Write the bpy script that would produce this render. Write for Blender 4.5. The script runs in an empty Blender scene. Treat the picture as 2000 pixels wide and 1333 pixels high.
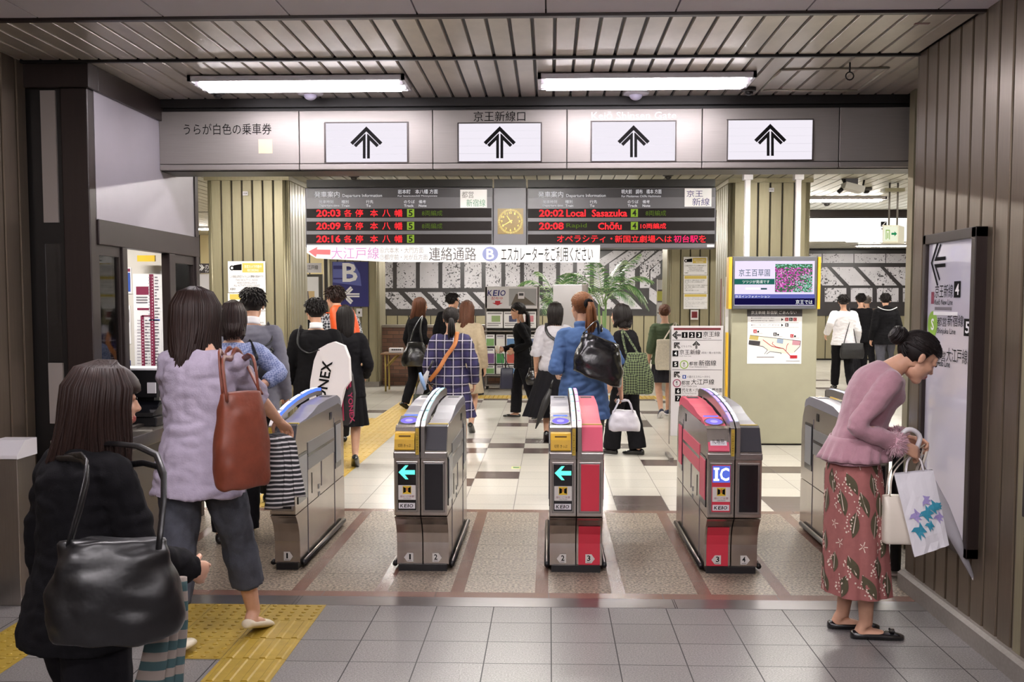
import bpy, bmesh, math, random
import numpy as np
from mathutils import Vector, Matrix, noise as mnoise
random.seed(7)
rnd = random.Random(11)
SC = bpy.context.scene
COL = SC.collection

# ------------------------------------------------------------------ camera, world, exposure
FPX = 2080.0
CAMZ = 1.6
YAW = math.atan(73.0 / FPX)
PIT = math.radians(4.0)
CY = 590.0 + FPX * math.tan(PIT)
cam_d = bpy.data.cameras.new('camera')
cam_d.sensor_width = 36.0
cam_d.lens = 36.0 * FPX / 2000.0
cam_d.shift_y = (CY - 666.5) / 2000.0
cam_d.clip_start = 0.05
cam = bpy.data.objects.new('camera', cam_d)
cam.location = (0, 0, CAMZ)
cam.rotation_euler = (math.pi / 2 - PIT, 0, YAW)
COL.objects.link(cam)
SC.camera = cam
SC.view_settings.view_transform = 'Standard'
SC.view_settings.look = 'None'
SC.view_settings.gamma = 1.0
SC.view_settings.exposure = 0.0
SC.view_settings.use_curve_mapping = False
try:
    SC.cycles.use_denoising = True
    SC.cycles.max_bounces = 8
    SC.cycles.transparent_max_bounces = 12
    SC.cycles.sample_clamp_indirect = 6.0
    SC.cycles.caustics_reflective = False
    SC.cycles.caustics_refractive = False
except Exception:
    pass
world = bpy.data.worlds.new('station_air')
SC.world = world
world.use_nodes = True
world.node_tree.nodes['Background'].inputs[0].default_value = (0.80, 0.78, 0.80, 1)
world.node_tree.nodes['Background'].inputs[1].default_value = 0.12
LAMP_FRONT, LAMP_REAR, LAMP_BACK = 42.0, 114.0, 94.0

_f = Vector((-math.sin(YAW) * math.cos(PIT), math.cos(YAW) * math.cos(PIT), -math.sin(PIT)))
_r = Vector((math.cos(YAW), math.sin(YAW), 0))
_u = _r.cross(_f)

def ray(px, py):
    return _f + _r * ((px - 1000.0) / FPX) - _u * ((py - CY) / FPX)

def P(px, py, Y):
    """point of the plane y = Y seen at photo pixel px, py"""
    d = ray(px, py)
    t = Y / d.y
    return Vector((d.x * t, Y, CAMZ + d.z * t))

def PX_(px, py, X):
    d = ray(px, py)
    t = X / d.x
    return Vector((X, d.y * t, CAMZ + d.z * t))

def PF(px, py, z=0.0):
    d = ray(px, py)
    t = (z - CAMZ) / d.z
    return Vector((d.x * t, d.y * t, z))

# ------------------------------------------------------------------ materials
def C(h):
    h = h.lstrip('#')
    v = [int(h[i:i + 2], 16) / 255.0 for i in (0, 2, 4)]
    return tuple(x / 12.92 if x <= 0.04045 else ((x + 0.055) / 1.055) ** 2.4 for x in v)

MATS = {}
def new_mat(name):
    m = bpy.data.materials.new(name)
    m.use_nodes = True
    nt = m.node_tree
    b = nt.nodes['Principled BSDF']
    return m, nt, b

def N(nt, typ, **kw):
    n = nt.nodes.new(typ)
    for k, v in kw.items():
        if k in n.inputs:
            n.inputs[k].default_value = v
        else:
            setattr(n, k, v)
    return n

def mat(name, col, rough=0.5, metal=0.0, var=0.0, vscale=20.0, bump=0.0, bscale=80.0, stretch=None, emit=None, estr=0.0, spec=None, alpha=None, trans=0.0, coat=0.0, sheen=0.0):
    if name in MATS:
        return MATS[name]
    m, nt, b = new_mat(name)
    c = C(col) if isinstance(col, str) else col
    b.inputs['Base Color'].default_value = (*c, 1)
    b.inputs['Roughness'].default_value = rough
    b.inputs['Metallic'].default_value = metal
    if spec is not None:
        b.inputs['Specular IOR Level'].default_value = spec
    if coat:
        b.inputs['Coat Weight'].default_value = coat
        b.inputs['Coat Roughness'].default_value = 0.1
    if sheen:
        b.inputs['Sheen Weight'].default_value = sheen
    if trans:
        b.inputs['Transmission Weight'].default_value = trans
    if alpha is not None:
        b.inputs['Alpha'].default_value = alpha
    if emit:
        b.inputs['Emission Color'].default_value = (*C(emit), 1)
        b.inputs['Emission Strength'].default_value = estr
    if var or bump:
        tc = N(nt, 'ShaderNodeTexCoord')
        src = tc.outputs['Object']
        if stretch:
            mp = N(nt, 'ShaderNodeMapping')
            mp.inputs['Scale'].default_value = stretch
            nt.links.new(src, mp.inputs['Vector'])
            src = mp.outputs['Vector']
        if var:
            no = N(nt, 'ShaderNodeTexNoise', Scale=vscale, Detail=4.0, Roughness=0.6)
            nt.links.new(src, no.inputs['Vector'])
            rp = N(nt, 'ShaderNodeValToRGB')
            rp.color_ramp.elements[0].position = 0.3
            rp.color_ramp.elements[1].position = 0.7
            rp.color_ramp.elements[0].color = (*[x * (1 - var) for x in c], 1)
            rp.color_ramp.elements[1].color = (*[min(1, x * (1 + var)) for x in c], 1)
            nt.links.new(no.outputs['Fac'], rp.inputs['Fac'])
            nt.links.new(rp.outputs['Color'], b.inputs['Base Color'])
        if bump:
            nb = N(nt, 'ShaderNodeTexNoise', Scale=bscale, Detail=3.0)
            nt.links.new(src, nb.inputs['Vector'])
            bp = N(nt, 'ShaderNodeBump', Strength=bump, Distance=0.01)
            nt.links.new(nb.outputs['Fac'], bp.inputs['Height'])
            nt.links.new(bp.outputs['Normal'], b.inputs['Normal'])
    MATS[name] = m
    return m

def emat(name, col, s=1.0):
    if name in MATS:
        return MATS[name]
    m, nt, b = new_mat(name)
    nt.nodes.remove(b)
    e = N(nt, 'ShaderNodeEmission', Strength=s)
    e.inputs[0].default_value = (*C(col), 1)
    nt.links.new(e.outputs[0], nt.nodes['Material Output'].inputs[0])
    MATS[name] = m
    return m

def math_node(nt, op, a, b=None, c=None):
    n = nt.nodes.new('ShaderNodeMath')
    n.operation = op
    for i, x in enumerate((a, b, c)):
        if x is None:
            continue
        if isinstance(x, (int, float)):
            n.inputs[i].default_value = x
        else:
            nt.links.new(x, n.inputs[i])
    return n.outputs[0]

def mixc(nt, fac, a, b):
    n = nt.nodes.new('ShaderNodeMix')
    n.data_type = 'RGBA'
    for sock, x in ((n.inputs[0], fac), (n.inputs[6], a), (n.inputs[7], b)):
        if isinstance(x, (int, float)):
            sock.default_value = x
        elif isinstance(x, tuple):
            sock.default_value = (*x, 1) if len(x) == 3 else x
        else:
            nt.links.new(x, sock)
    return n.outputs[2]

# ------------------------------------------------------------------ mesh builder
class MB:
    def __init__(s):
        s.v, s.f, s.mi, s.sm, s.mats = [], [], [], [], []
    def m(s, mt):
        if mt not in s.mats:
            s.mats.append(mt)
        return s.mats.index(mt)
    def add(s, vs, fs, mt, smooth=False):
        o = len(s.v)
        s.v.extend([tuple(p) for p in vs])
        k = s.m(mt)
        for f in fs:
            s.f.append([i + o for i in f]); s.mi.append(k); s.sm.append(smooth)
        return s
    def box(s, x0, x1, y0, y1, z0, z1, mt):
        vs = [(x, y, z) for z in (z0, z1) for y in (y0, y1) for x in (x0, x1)]
        return s.add(vs, [(0, 2, 3, 1), (4, 5, 7, 6), (0, 1, 5, 4), (2, 6, 7, 3), (0, 4, 6, 2), (1, 3, 7, 5)], mt)
    def poly(s, pts, mt):
        return s.add(pts, [list(range(len(pts)))], mt)
    def prism(s, pts, axis, a0, a1, mt, smooth=False):
        """extrude a 2-D outline along axis 'x' (pts are y,z), 'y' (x,z) or 'z' (x,y)"""
        n = len(pts)
        def mk(p, a):
            return (a, p[0], p[1]) if axis == 'x' else (p[0], a, p[1]) if axis == 'y' else (p[0], p[1], a)
        vs = [mk(p, a0) for p in pts] + [mk(p, a1) for p in pts]
        s.add(vs, [(i, (i + 1) % n, n + (i + 1) % n, n + i) for i in range(n)], mt, smooth)
        s.add(vs, [list(range(n))[::-1], list(range(n, 2 * n))], mt)
        return s
    def tube(s, pts, r, mt, seg=8, cap=True, smooth=True, flat=1.0):
        pts = [Vector(p) for p in pts]
        n = len(pts)
        rr = r if isinstance(r, (list, tuple)) else [r] * n
        vs = []
        ref = None
        for i, p in enumerate(pts):
            t = (pts[min(i + 1, n - 1)] - pts[max(i - 1, 0)])
            if t.length < 1e-9: t = Vector((0, 0, 1))
            t.normalize()
            if ref is None:
                ref = Vector((0, 0, 1)) if abs(t.z) < 0.9 else Vector((1, 0, 0))
            a = t.cross(ref)
            if a.length < 1e-6:
                a = t.cross(Vector((0.3, 1, 0.2)))
            a.normalize()
            b = a.cross(t)
            ref = b.copy()
            for k in range(seg):
                th = 2 * math.pi * k / seg
                vs.append(p + a * (rr[i] * math.cos(th)) + b * (rr[i] * flat * math.sin(th)))
        fs = [(i * seg + k, i * seg + (k + 1) % seg, (i + 1) * seg + (k + 1) % seg, (i + 1) * seg + k) for i in range(n - 1) for k in range(seg)]
        if cap:
            fs += [list(range(seg))[::-1], [(n - 1) * seg + k for k in range(seg)]]
        return s.add(vs, [f[::-1] for f in fs], mt, smooth)
    def ell(s, c, r, mt, seg=16, rings=10, rot=None):
        vs, fs = [], []
        R = rot if rot is not None else Matrix.Identity(3)
        c = Vector(c)
        for i in range(rings + 1):
            ph = math.pi * i / rings
            for k in range(seg):
                th = 2 * math.pi * k / seg
                vs.append(c + R @ Vector((r[0] * math.sin(ph) * math.cos(th), r[1] * math.sin(ph) * math.sin(th), r[2] * math.cos(ph))))
        for i in range(rings):
            for k in range(seg):
                fs.append((i * seg + k, (i + 1) * seg + k, (i + 1) * seg + (k + 1) % seg, i * seg + (k + 1) % seg))
        return s.add(vs, fs, mt, True)
    def lathe(s, prof, c, mt, seg=20, axis='z'):
        vs = []
        for r, h in prof:
            for k in range(seg):
                th = 2 * math.pi * k / seg
                vs.append((c[0] + r * math.cos(th), c[1] + r * math.sin(th), c[2] + h) if axis == 'z' else (c[0] + r * math.cos(th), c[1] + h, c[2] + r * math.sin(th)))
        n = len(prof)
        fs = [(i * seg + k, i * seg + (k + 1) % seg, (i + 1) * seg + (k + 1) % seg, (i + 1) * seg + k) for i in range(n - 1) for k in range(seg)]
        fs += [list(range(seg))[::-1], [(n - 1) * seg + k for k in range(seg)]]
        return s.add(vs, fs, mt, True)
    def text(s, body, o, ex, ez, w, h, mt, bold=0.0, off=None):
        vs, fs = glyphs(body, bold)
        o, ex, ez = Vector(o), Vector(ex), Vector(ez)
        return s.add([o + ex * (a * w) + ez * (b * h) for a, b in vs], fs, mt)
    # --- sheet helpers on the plane y = Y, given as photo rectangles (x0, y0, x1, y1)
    def ptext(s, body, r, Y, mt, bold=0.0):
        a, b = P(r[0], r[3], Y), P(r[2], r[1], Y)
        return s.text(body, (a.x, Y, a.z), (1, 0, 0), (0, 0, 1), b.x - a.x, b.z - a.z, mt, bold)
    def prect(s, r, Y, mt, depth=0.0):
        a, b = P(r[0], r[3], Y), P(r[2], r[1], Y)
        if depth:
            return s.box(a.x, b.x, Y, Y + depth, a.z, b.z, mt)
        return s.poly([(a.x, Y, a.z), (b.x, Y, a.z), (b.x, Y, b.z), (a.x, Y, b.z)], mt)
    def ppoly(s, pts, Y, mt, depth=0.0):
        q = [P(x, y, Y) for x, y in pts]
        if depth:
            return s.prism([(p.x, p.z) for p in q], 'y', Y, Y + depth, mt)
        ar = sum(q[i].x * q[(i + 1) % len(q)].z - q[(i + 1) % len(q)].x * q[i].z for i in range(len(q)))
        if ar < 0: q = q[::-1]
        return s.poly(q, mt)
    def build(s, name, parent=None, bevel=0.0, bseg=2, subsurf=0):
        me = bpy.data.meshes.new(name)
        off = Vector((0, 0, 0))
        if parent is not None:
            off = Vector(parent.get('_o', (0, 0, 0)))
        me.from_pydata([(a - off.x, b - off.y, c - off.z) for a, b, c in s.v], [], s.f)
        for m_ in s.mats:
            me.materials.append(m_)
        me.polygons.foreach_set('material_index', s.mi)
        me.polygons.foreach_set('use_smooth', s.sm)
        me.update()
        o = bpy.data.objects.new(name, me)
        COL.objects.link(o)
        if parent is not None:
            o.parent = parent
            o['_o'] = tuple(off)
        if bevel:
            md = o.modifiers.new('bevel', 'BEVEL')
            md.width = bevel; md.segments = bseg; md.limit_method = 'ANGLE'; md.angle_limit = 0.7
            md.harden_normals = False
        if subsurf:
            md = o.modifiers.new('sub', 'SUBSURF')
            md.levels = subsurf; md.render_levels = subsurf
        return o

_gl = {}
def glyphs(body, bold=0.0):
    k = (body, bold)
    if k in _gl:
        return _gl[k]
    c = bpy.data.curves.new('t', 'FONT')
    c.body = body
    c.resolution_u = 2
    c.offset = bold
    ob = bpy.data.objects.new('t', c)
    COL.objects.link(ob)
    dg = bpy.context.evaluated_depsgraph_get()
    dg.update()
    me = bpy.data.meshes.new_from_object(ob.evaluated_get(dg))
    vs = np.array([v.co[:2] for v in me.vertices])
    fs = [list(p.vertices) for p in me.polygons]
    if len(vs):
        lo, hi = vs.min(0), vs.max(0)
        vs = (vs - lo) / np.maximum(hi - lo, 1e-6)
    bpy.data.objects.remove(ob); bpy.data.curves.remove(c); bpy.data.meshes.remove(me)
    # faces must look towards -y when laid in the x-z plane: counter-clockwise in 2-D does
    out = []
    for f in fs:
        ar = sum(vs[f[i]][0] * vs[f[(i + 1) % len(f)]][1] - vs[f[(i + 1) % len(f)]][0] * vs[f[i]][1] for i in range(len(f)))
        out.append(f if ar > 0 else f[::-1])
    _gl[k] = ([tuple(v) for v in vs], out)
    return _gl[k]

def tag(o, label, cat, group=None, kind=None):
    o['label'] = label
    o['category'] = cat
    if group: o['group'] = group
    if kind: o['kind'] = kind
    return o

def thing(name, label, cat, loc=(0, 0, 0), group=None):
    o = bpy.data.objects.new(name, None)
    o.empty_display_size = 0.1
    COL.objects.link(o)
    o.location = loc
    o['_o'] = tuple(loc)
    return tag(o, label, cat, group)

def struct(mb, name, label, cat, bevel=0.0):
    o = mb.build(name, bevel=bevel)
    o['kind'] = 'structure'
    o['label'] = label
    o['category'] = cat
    return o

def single(mb, name, label, cat, group=None, bevel=0.0):
    return tag(mb.build(name, bevel=bevel), label, cat, group)

def dup(root, loc, label=None, group=None):
    r = root.copy(); COL.objects.link(r); r.location = loc
    if label: r['label'] = label
    if group: r['group'] = group
    for ch in list(root.children):
        c = ch.copy(); COL.objects.link(c); c.parent = r
        for g in ch.children:
            d = g.copy(); COL.objects.link(d); d.parent = c
    return r
_lim = MB.text
def _text(s, body, o, ex, ez, w, h, mt, bold=0.0, off=None):
    cjk = any(ord(c) > 0x3000 for c in body)
    return _lim(s, body, o, ex, ez, w, h, mt, 0.0 if cjk else min(bold, .02), off)
MB.text = _text

def keio(mb, r, Y, mt, slant=.12):
    """italic four-letter railway logo inside photo rectangle r on the plane y = Y"""
    a, b = P(r[0], r[3], Y), P(r[2], r[1], Y)
    logo(mb, a.x, b.x, a.z, b.z, Y, mt, slant)
def logo(mb, x0, x1, z0, z1, y, mt, slant=.12):
    w, h = x1 - x0, z1 - z0
    for ch, u0, u1 in (('K', 0, .26), ('E', .31, .53), ('O', .70, 1.0)):
        v, f = glyphs(ch, .02)
        mb.add([(x0 + w * (u0 + (u1 - u0) * p[0]) * .94 + h * slant * 2 * p[1] * .6, y, z0 + h * p[1]) for p in v], f, mt)
    mb.poly([(x0 + w * (u * .94) + h * slant * 1.2 * q, y, z0 + h * q) for u, q in ((.575, 0), (.655, 0), (.655, 1), (.575, 1))], mt)
# ------------------------------------------------------------------ structural materials
def tile_mat(name, col, tx, ty, ox, oy, gap, groutc, rough, speck=0.25, spscale=180.0, groutr=0.6, bump=0.05, var2=0.08, contrast=(0.35, 0.65)):
    m, nt, b = new_mat(name)
    tc = N(nt, 'ShaderNodeTexCoord')
    sp = N(nt, 'ShaderNodeSeparateXYZ')
    nt.links.new(tc.outputs['Object'], sp.inputs[0])
    ms = []
    cells = []
    for ax, t, o in (('X', tx, ox), ('Y', ty, oy)):
        q = math_node(nt, 'DIVIDE', math_node(nt, 'SUBTRACT', sp.outputs[ax], o), t)
        fr = math_node(nt, 'FRACT', q)
        cells.append(math_node(nt, 'FLOOR', q))
        d = math_node(nt, 'ABSOLUTE', math_node(nt, 'SUBTRACT', fr, 0.5))
        ms.append(math_node(nt, 'GREATER_THAN', d, 0.5 - gap / t / 2))
    g = math_node(nt, 'MAXIMUM', ms[0], ms[1])
    no = N(nt, 'ShaderNodeTexNoise', Scale=spscale, Detail=4.0, Roughness=0.75)
    nt.links.new(tc.outputs['Object'], no.inputs['Vector'])
    rp = N(nt, 'ShaderNodeValToRGB')
    c = C(col)
    rp.color_ramp.elements[0].position, rp.color_ramp.elements[1].position = contrast
    rp.color_ramp.elements[0].color = (*[x * (1 - speck) for x in c], 1)
    rp.color_ramp.elements[1].color = (*[min(1, x * (1 + speck)) for x in c], 1)
    nt.links.new(no.outputs['Fac'], rp.inputs['Fac'])
    cv = N(nt, 'ShaderNodeCombineXYZ')
    nt.links.new(cells[0], cv.inputs[0]); nt.links.new(cells[1], cv.inputs[1])
    wn = N(nt, 'ShaderNodeTexWhiteNoise')
    nt.links.new(cv.outputs[0], wn.inputs['Vector'])
    br = math_node(nt, 'ADD', math_node(nt, 'MULTIPLY', wn.outputs['Value'], var2 * 2), 1 - var2)
    ml = N(nt, 'ShaderNodeVectorMath', operation='SCALE')
    nt.links.new(rp.outputs['Color'], ml.inputs[0]); nt.links.new(br, ml.inputs['Scale'])
    col_ = mixc(nt, g, ml.outputs[0], C(groutc))
    nt.links.new(col_, b.inputs['Base Color'])
    big = N(nt, 'ShaderNodeTexNoise', Scale=1.3, Detail=3.0)
    nt.links.new(tc.outputs['Object'], big.inputs['Vector'])
    rr = math_node(nt, 'ADD', math_node(nt, 'MULTIPLY', big.outputs['Fac'], 0.06), rough - 0.03)
    rr = math_node(nt, 'ADD', rr, math_node(nt, 'MULTIPLY', g, groutr - rough))
    nt.links.new(rr, b.inputs['Roughness'])
    bp = N(nt, 'ShaderNodeBump', Strength=bump, Distance=0.004)
    h = math_node(nt, 'SUBTRACT', no.outputs['Fac'], math_node(nt, 'MULTIPLY', g, 2.0))
    nt.links.new(h, bp.inputs['Height'])
    nt.links.new(bp.outputs['Normal'], b.inputs['Normal'])
    return m

def brick_mat():
    m, nt, b = new_mat('brick')
    tc = N(nt, 'ShaderNodeTexCoord')
    mp = N(nt, 'ShaderNodeMapping')
    mp.inputs['Rotation'].default_value = (math.pi / 2, 0, 0)
    nt.links.new(tc.outputs['Object'], mp.inputs['Vector'])
    br = N(nt, 'ShaderNodeTexBrick', Scale=1.0)
    br.inputs['Color1'].default_value = (*C('#7d5843'), 1)
    br.inputs['Color2'].default_value = (*C('#5f4033'), 1)
    br.inputs['Mortar'].default_value = (*C('#4b3a30'), 1)
    br.inputs['Brick Width'].default_value = 0.23
    br.inputs['Row Height'].default_value = 0.075
    br.inputs['Mortar Size'].default_value = 0.006
    nt.links.new(mp.outputs[0], br.inputs['Vector'])
    nt.links.new(br.outputs['Color'], b.inputs['Base Color'])
    b.inputs['Roughness'].default_value = 0.6
    return m

def speckle_mat(name, base, spot, scale, thr, rough=0.4):
    m, nt, b = new_mat(name)
    tc = N(nt, 'ShaderNodeTexCoord')
    n1 = N(nt, 'ShaderNodeTexNoise', Scale=scale, Detail=2.0, Roughness=0.55)
    nt.links.new(tc.outputs['Object'], n1.inputs['Vector'])
    n2 = N(nt, 'ShaderNodeTexNoise', Scale=1.2, Detail=2.0)
    nt.links.new(tc.outputs['Object'], n2.inputs['Vector'])
    s = math_node(nt, 'ADD', n1.outputs['Fac'], math_node(nt, 'MULTIPLY', n2.outputs['Fac'], 0.35))
    f = math_node(nt, 'LESS_THAN', s, thr)
    n3 = N(nt, 'ShaderNodeTexNoise', Scale=2.5, Detail=3.0)
    nt.links.new(tc.outputs['Object'], n3.inputs['Vector'])
    c = C(base)
    base2 = mixc(nt, n3.outputs['Fac'], tuple(x * 0.72 for x in c), tuple(min(1, x * 1.2) for x in c))
    nt.links.new(mixc(nt, f, base2, C(spot)), b.inputs['Base Color'])
    b.inputs['Roughness'].default_value = rough
    return m

M_front = tile_mat('grey_granite_tile', '#7c7877', 0.3, 0.3, 0.012, 5.216, 0.0055, '#1e1c1e', 0.34, speck=0.45, spscale=130.0, bump=0.06, contrast=(0.38, 0.62))
M_gran = tile_mat('speckled_granite', '#857768', 9.0, 0.385, 40.0, 6.15, 0.005, '#3a352f', 0.40, speck=0.92, spscale=62.0, bump=0.25, var2=0.03, contrast=(0.40, 0.60))
M_gran_br = tile_mat('brown_granite', '#75574c', 9.0, 0.44, 40.0, 6.05, 0.004, '#2f2522', 0.25, speck=0.2, spscale=160.0, bump=0.03)
M_gran_br2 = tile_mat('brown_granite_border', '#7b5c50', 0.62, 9.0, 0.0, 40.0, 0.004, '#2f2522', 0.25, speck=0.2, spscale=160.0, bump=0.03)
M_white = tile_mat('white_floor_tile', '#d9d4ca', 0.4, 0.405, -0.275, 8.34, 0.006, '#6a645e', 0.22, speck=0.05, spscale=60.0, bump=0.02, var2=0.05)
M_brown = tile_mat('brown_floor_tile', '#5f5150', 0.4, 0.405, -0.275, 8.34, 0.006, '#3a3230', 0.25, speck=0.25, spscale=120.0, bump=0.02)
M_panel = mat('bronze_steel_panel', '#6b5f51', 0.34, 0.55, var=0.10, vscale=6.0, stretch=(14, 14, 0.6), bump=0.03, bscale=30)
M_panel_dk = mat('dark_groove', '#141110', 0.6)
M_panel_lt = mat('olive_steel_panel', '#8f876d', 0.40, 0.35, var=0.08, vscale=6.0, stretch=(14, 14, 0.6))
M_slat = mat('ceiling_slat_metal', '#c9c2b5', 0.34, 0.4, var=0.12, vscale=3.0, stretch=(2, 1, 1), bump=0.02, bscale=9)
M_slat_r = mat('rear_ceiling_slat', '#b9b5a6', 0.40, 0.3, var=0.06, vscale=3.0)
M_dark = mat('blackened_metal', '#1c1918', 0.4, 0.3)
M_brownframe = mat('dark_brown_frame', '#2c2220', 0.38, 0.3, var=0.1, vscale=10, stretch=(8, 8, 0.5))
M_ceil = mat('grey_perforated_ceiling', '#dcd9e0', 0.55, 0.0, var=0.05, vscale=500.0, bump=0.1, bscale=600)
M_steel = mat('brushed_steel', '#a49c94', 0.28, 0.9, var=0.06, vscale=8, stretch=(30, 30, 1))
M_strip = mat('threshold_steel', '#9b989a', 0.30, 0.95, var=0.12, vscale=6, stretch=(1, 30, 1))
M_beamp = mat('satin_aluminium', '#8a8480', 0.45, 0.45, var=0.05, vscale=9, stretch=(0.5, 20, 20))
M_whitep = mat('white_enamel', '#d6d2d6', 0.35)
M_white2 = mat('white_paper', '#f0eef0', 0.6)
M_black = mat('black_plastic', '#141316', 0.35)
M_ink = mat('black_ink', '#121112', 0.8, spec=.08)
M_yellow = mat('tactile_yellow', '#a0852f', 0.45, var=0.12, vscale=14)
M_yellow_r = mat('tactile_yellow_clean', '#c3a242', 0.5, var=0.06, vscale=14)
M_stone = mat('stone_skirting', '#7f7872', 0.45, var=0.12, vscale=60)
M_lamp = emat('lit_fluorescent_tube', '#fff8ff', LAMP_FRONT)
M_lamp_r = emat('lit_fluorescent_tube_rear', '#fffaf2', LAMP_REAR)
M_lamp_b = emat('added_fluorescent_tube_near', '#fff8fb', LAMP_BACK)

XL, XR, YE, ZC, ZCR = -2.95, 2.0, 5.98, 2.94, 3.05

# ------------------------------------------------------------------ floors
mb = MB(); mb.poly([(XL - .2, -6, 0), (XR + .2, -6, 0), (XR + .2, 5.49, 0), (XL - .2, 5.49, 0)], M_front)
struct(mb, 'floor', 'grey granite tile floor in front of the ticket gates', 'floor')
mb = MB()
mb.box(-3.3, 3.3, 5.49, 5.66, -0.03, 0.002, M_strip)
for x in (-1.36, -1.34, .66, .67):
    mb.box(x, x + .004, 5.49, 5.66, 0.002, 0.0026, M_panel_dk)
struct(mb, 'trim_1', 'steel threshold strip across the hall floor', 'threshold')
mb = MB()
stripes = [(-2.42, -2.345), (-1.428, -1.353), (-.964, -.891), (-.542, -.468), (-.076, -.003), (.346, .421), (.816, .891), (1.25, 1.323), (1.74, 1.815)]
xs = [-3.3] + [v for s_ in stripes for v in s_] + [3.3]
for i in range(len(xs) - 1):
    mb.poly([(xs[i], 5.77, 0), (xs[i + 1], 5.77, 0), (xs[i + 1], 8.02, 0), (xs[i], 8.02, 0)], M_gran_br if i % 2 else M_gran)
mb.poly([(-3.3, 5.66, 0), (3.3, 5.66, 0), (3.3, 5.77, 0), (-3.3, 5.77, 0)], M_gran_br2)
mb.poly([(-3.3, 8.02, 0), (3.3, 8.02, 0), (3.3, 8.12, 0), (-3.3, 8.12, 0)], M_gran_br2)
struct(mb, 'floor', 'speckled granite floor band with brown stripes under the gates', 'floor')
mb = MB()
brown = {(0, 3), (-1, 2), (-1, 7), (1, 7), (0, 8), (-1, 9), (1, 9), (0, 13), (1, 14), (2, 14), (4, 13), (3, 13), (4, 5), (5, 5), (4, 14), (6, 4), (7, 4), (6, 0), (7, 0), (8, 0), (3, 0), (2, 9), (3, 8), (9, 6), (10, 7), (-5, 17), (-4, 18), (-3, 17), (-6, 16), (-4, 16), (-2, 21), (-1, 22), (0, 21), (3, 17), (4, 18), (5, 17), (2, 18), (4, 21), (5, 22), (6, 21), (-6, 6), (-7, 7), (-5, 8), (9, 12), (10, 13), (11, 12), (9, 16), (10, 17), (12, 20), (13, 21), (14, 20), (12, 26), (14, 28), (16, 27), (13, 31), (15, 33), (17, 32), (14, 15), (18, 22), (10, 24), (11, 25)}
W_x0, W_x1 = -24, 32
for r_ in range(0, 54):
    for c_ in range(W_x0, W_x1):
        x0 = -0.275 + 0.4 * (c_ - 1); y0 = 8.34 + 0.405 * r_
        if r_ == 0:
            y0, y1 = 8.12, 8.745
        else:
            y1 = y0 + .405
        mb.poly([(x0, y0, 0), (x0 + .4, y0, 0), (x0 + .4, y1, 0), (x0, y1, 0)], M_brown if (c_, r_) in brown else M_white)
mb.poly([(-9.9, 5.0, -.001), (-3.3, 5.0, -.001), (-3.3, 8.12, -.001), (-9.9, 8.12, -.001)], M_white)
mb.poly([(3.3, 5.0, -.001), (12.5, 5.0, -.001), (12.5, 8.12, -.001), (3.3, 8.12, -.001)], M_white)
struct(mb, 'floor', 'glossy white tile floor with scattered brown tiles beyond the gates', 'floor')

# tactile paving
def dots(mb, x0, x1, y0, y1, mt, n=5):
    mb.box(x0 + .002, x1 - .002, y0 + .002, y1 - .002, 0, 0.003, mt)
    for i in range(n):
        for j in range(n):
            cx = x0 + (i + .5) * (x1 - x0) / n; cy = y0 + (j + .5) * (y1 - y0) / n
            mb.lathe([(.0125, .003), (.011, .0065), (.006, .008)], (cx, cy, 0), mt, 10)
def bars(mb, x0, x1, y0, y1, mt, n=4):
    mb.box(x0 + .002, x1 - .002, y0 + .002, y1 - .002, 0, 0.003, mt)
    for i in range(n):
        cx = x0 + (i + .5) * (x1 - x0) / n
        mb.prism([(cx - .017, .003), (cx - .011, .008), (cx + .011, .008), (cx + .017, .003)][::-1], 'y', y0 + .01, y1 - .01, mt)
mb = MB()
T = .2967
x = -1.172
for k in range(5):
    dots(mb, x - T * (k + 1), x - T * k, 5.205, 5.488, M_yellow)
    if k: dots(mb, x - T * (k + 1), x - T * k, 4.915, 5.205, M_yellow)
for j in range(9):
    y1 = 4.915 - .29 * j
    dots(mb, x - T * 5, x - T * 4, y1 - .29, y1, M_yellow)
dots(mb, x - T * 2, x - T, 4.625, 4.915, M_yellow)
for j in range(9):
    y1 = 5.205 - .29 * j
    bars(mb, x - T, x, y1 - .29, y1, M_yellow)
struct(mb, 'trim_2', 'worn yellow tactile paving on the grey floor in front of the gates', 'tactile paving')
mb = MB()
for j in range(34):
    y0 = 8.13 + .3 * j
    for k in range(2):
        bars(mb, -2.39 + .26 * k, -2.13 + .26 * k, y0, y0 + .3, M_yellow_r, 4)
for i in range(12):
    for k in range(2):
        dots(mb, -2.39 - .3 * (i + 1), -2.39 - .3 * i, 13.9 + .3 * k, 14.2 + .3 * k, M_yellow_r, 4)
for i in range(26):
    for k in range(2):
        dots(mb, -1.87 + .3 * i, -1.57 + .3 * i, 17.55 + .3 * k, 17.85 + .3 * k, M_yellow_r, 4)
struct(mb, 'trim_3', 'yellow tactile paving path running away over the white floor', 'tactile paving')

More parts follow.
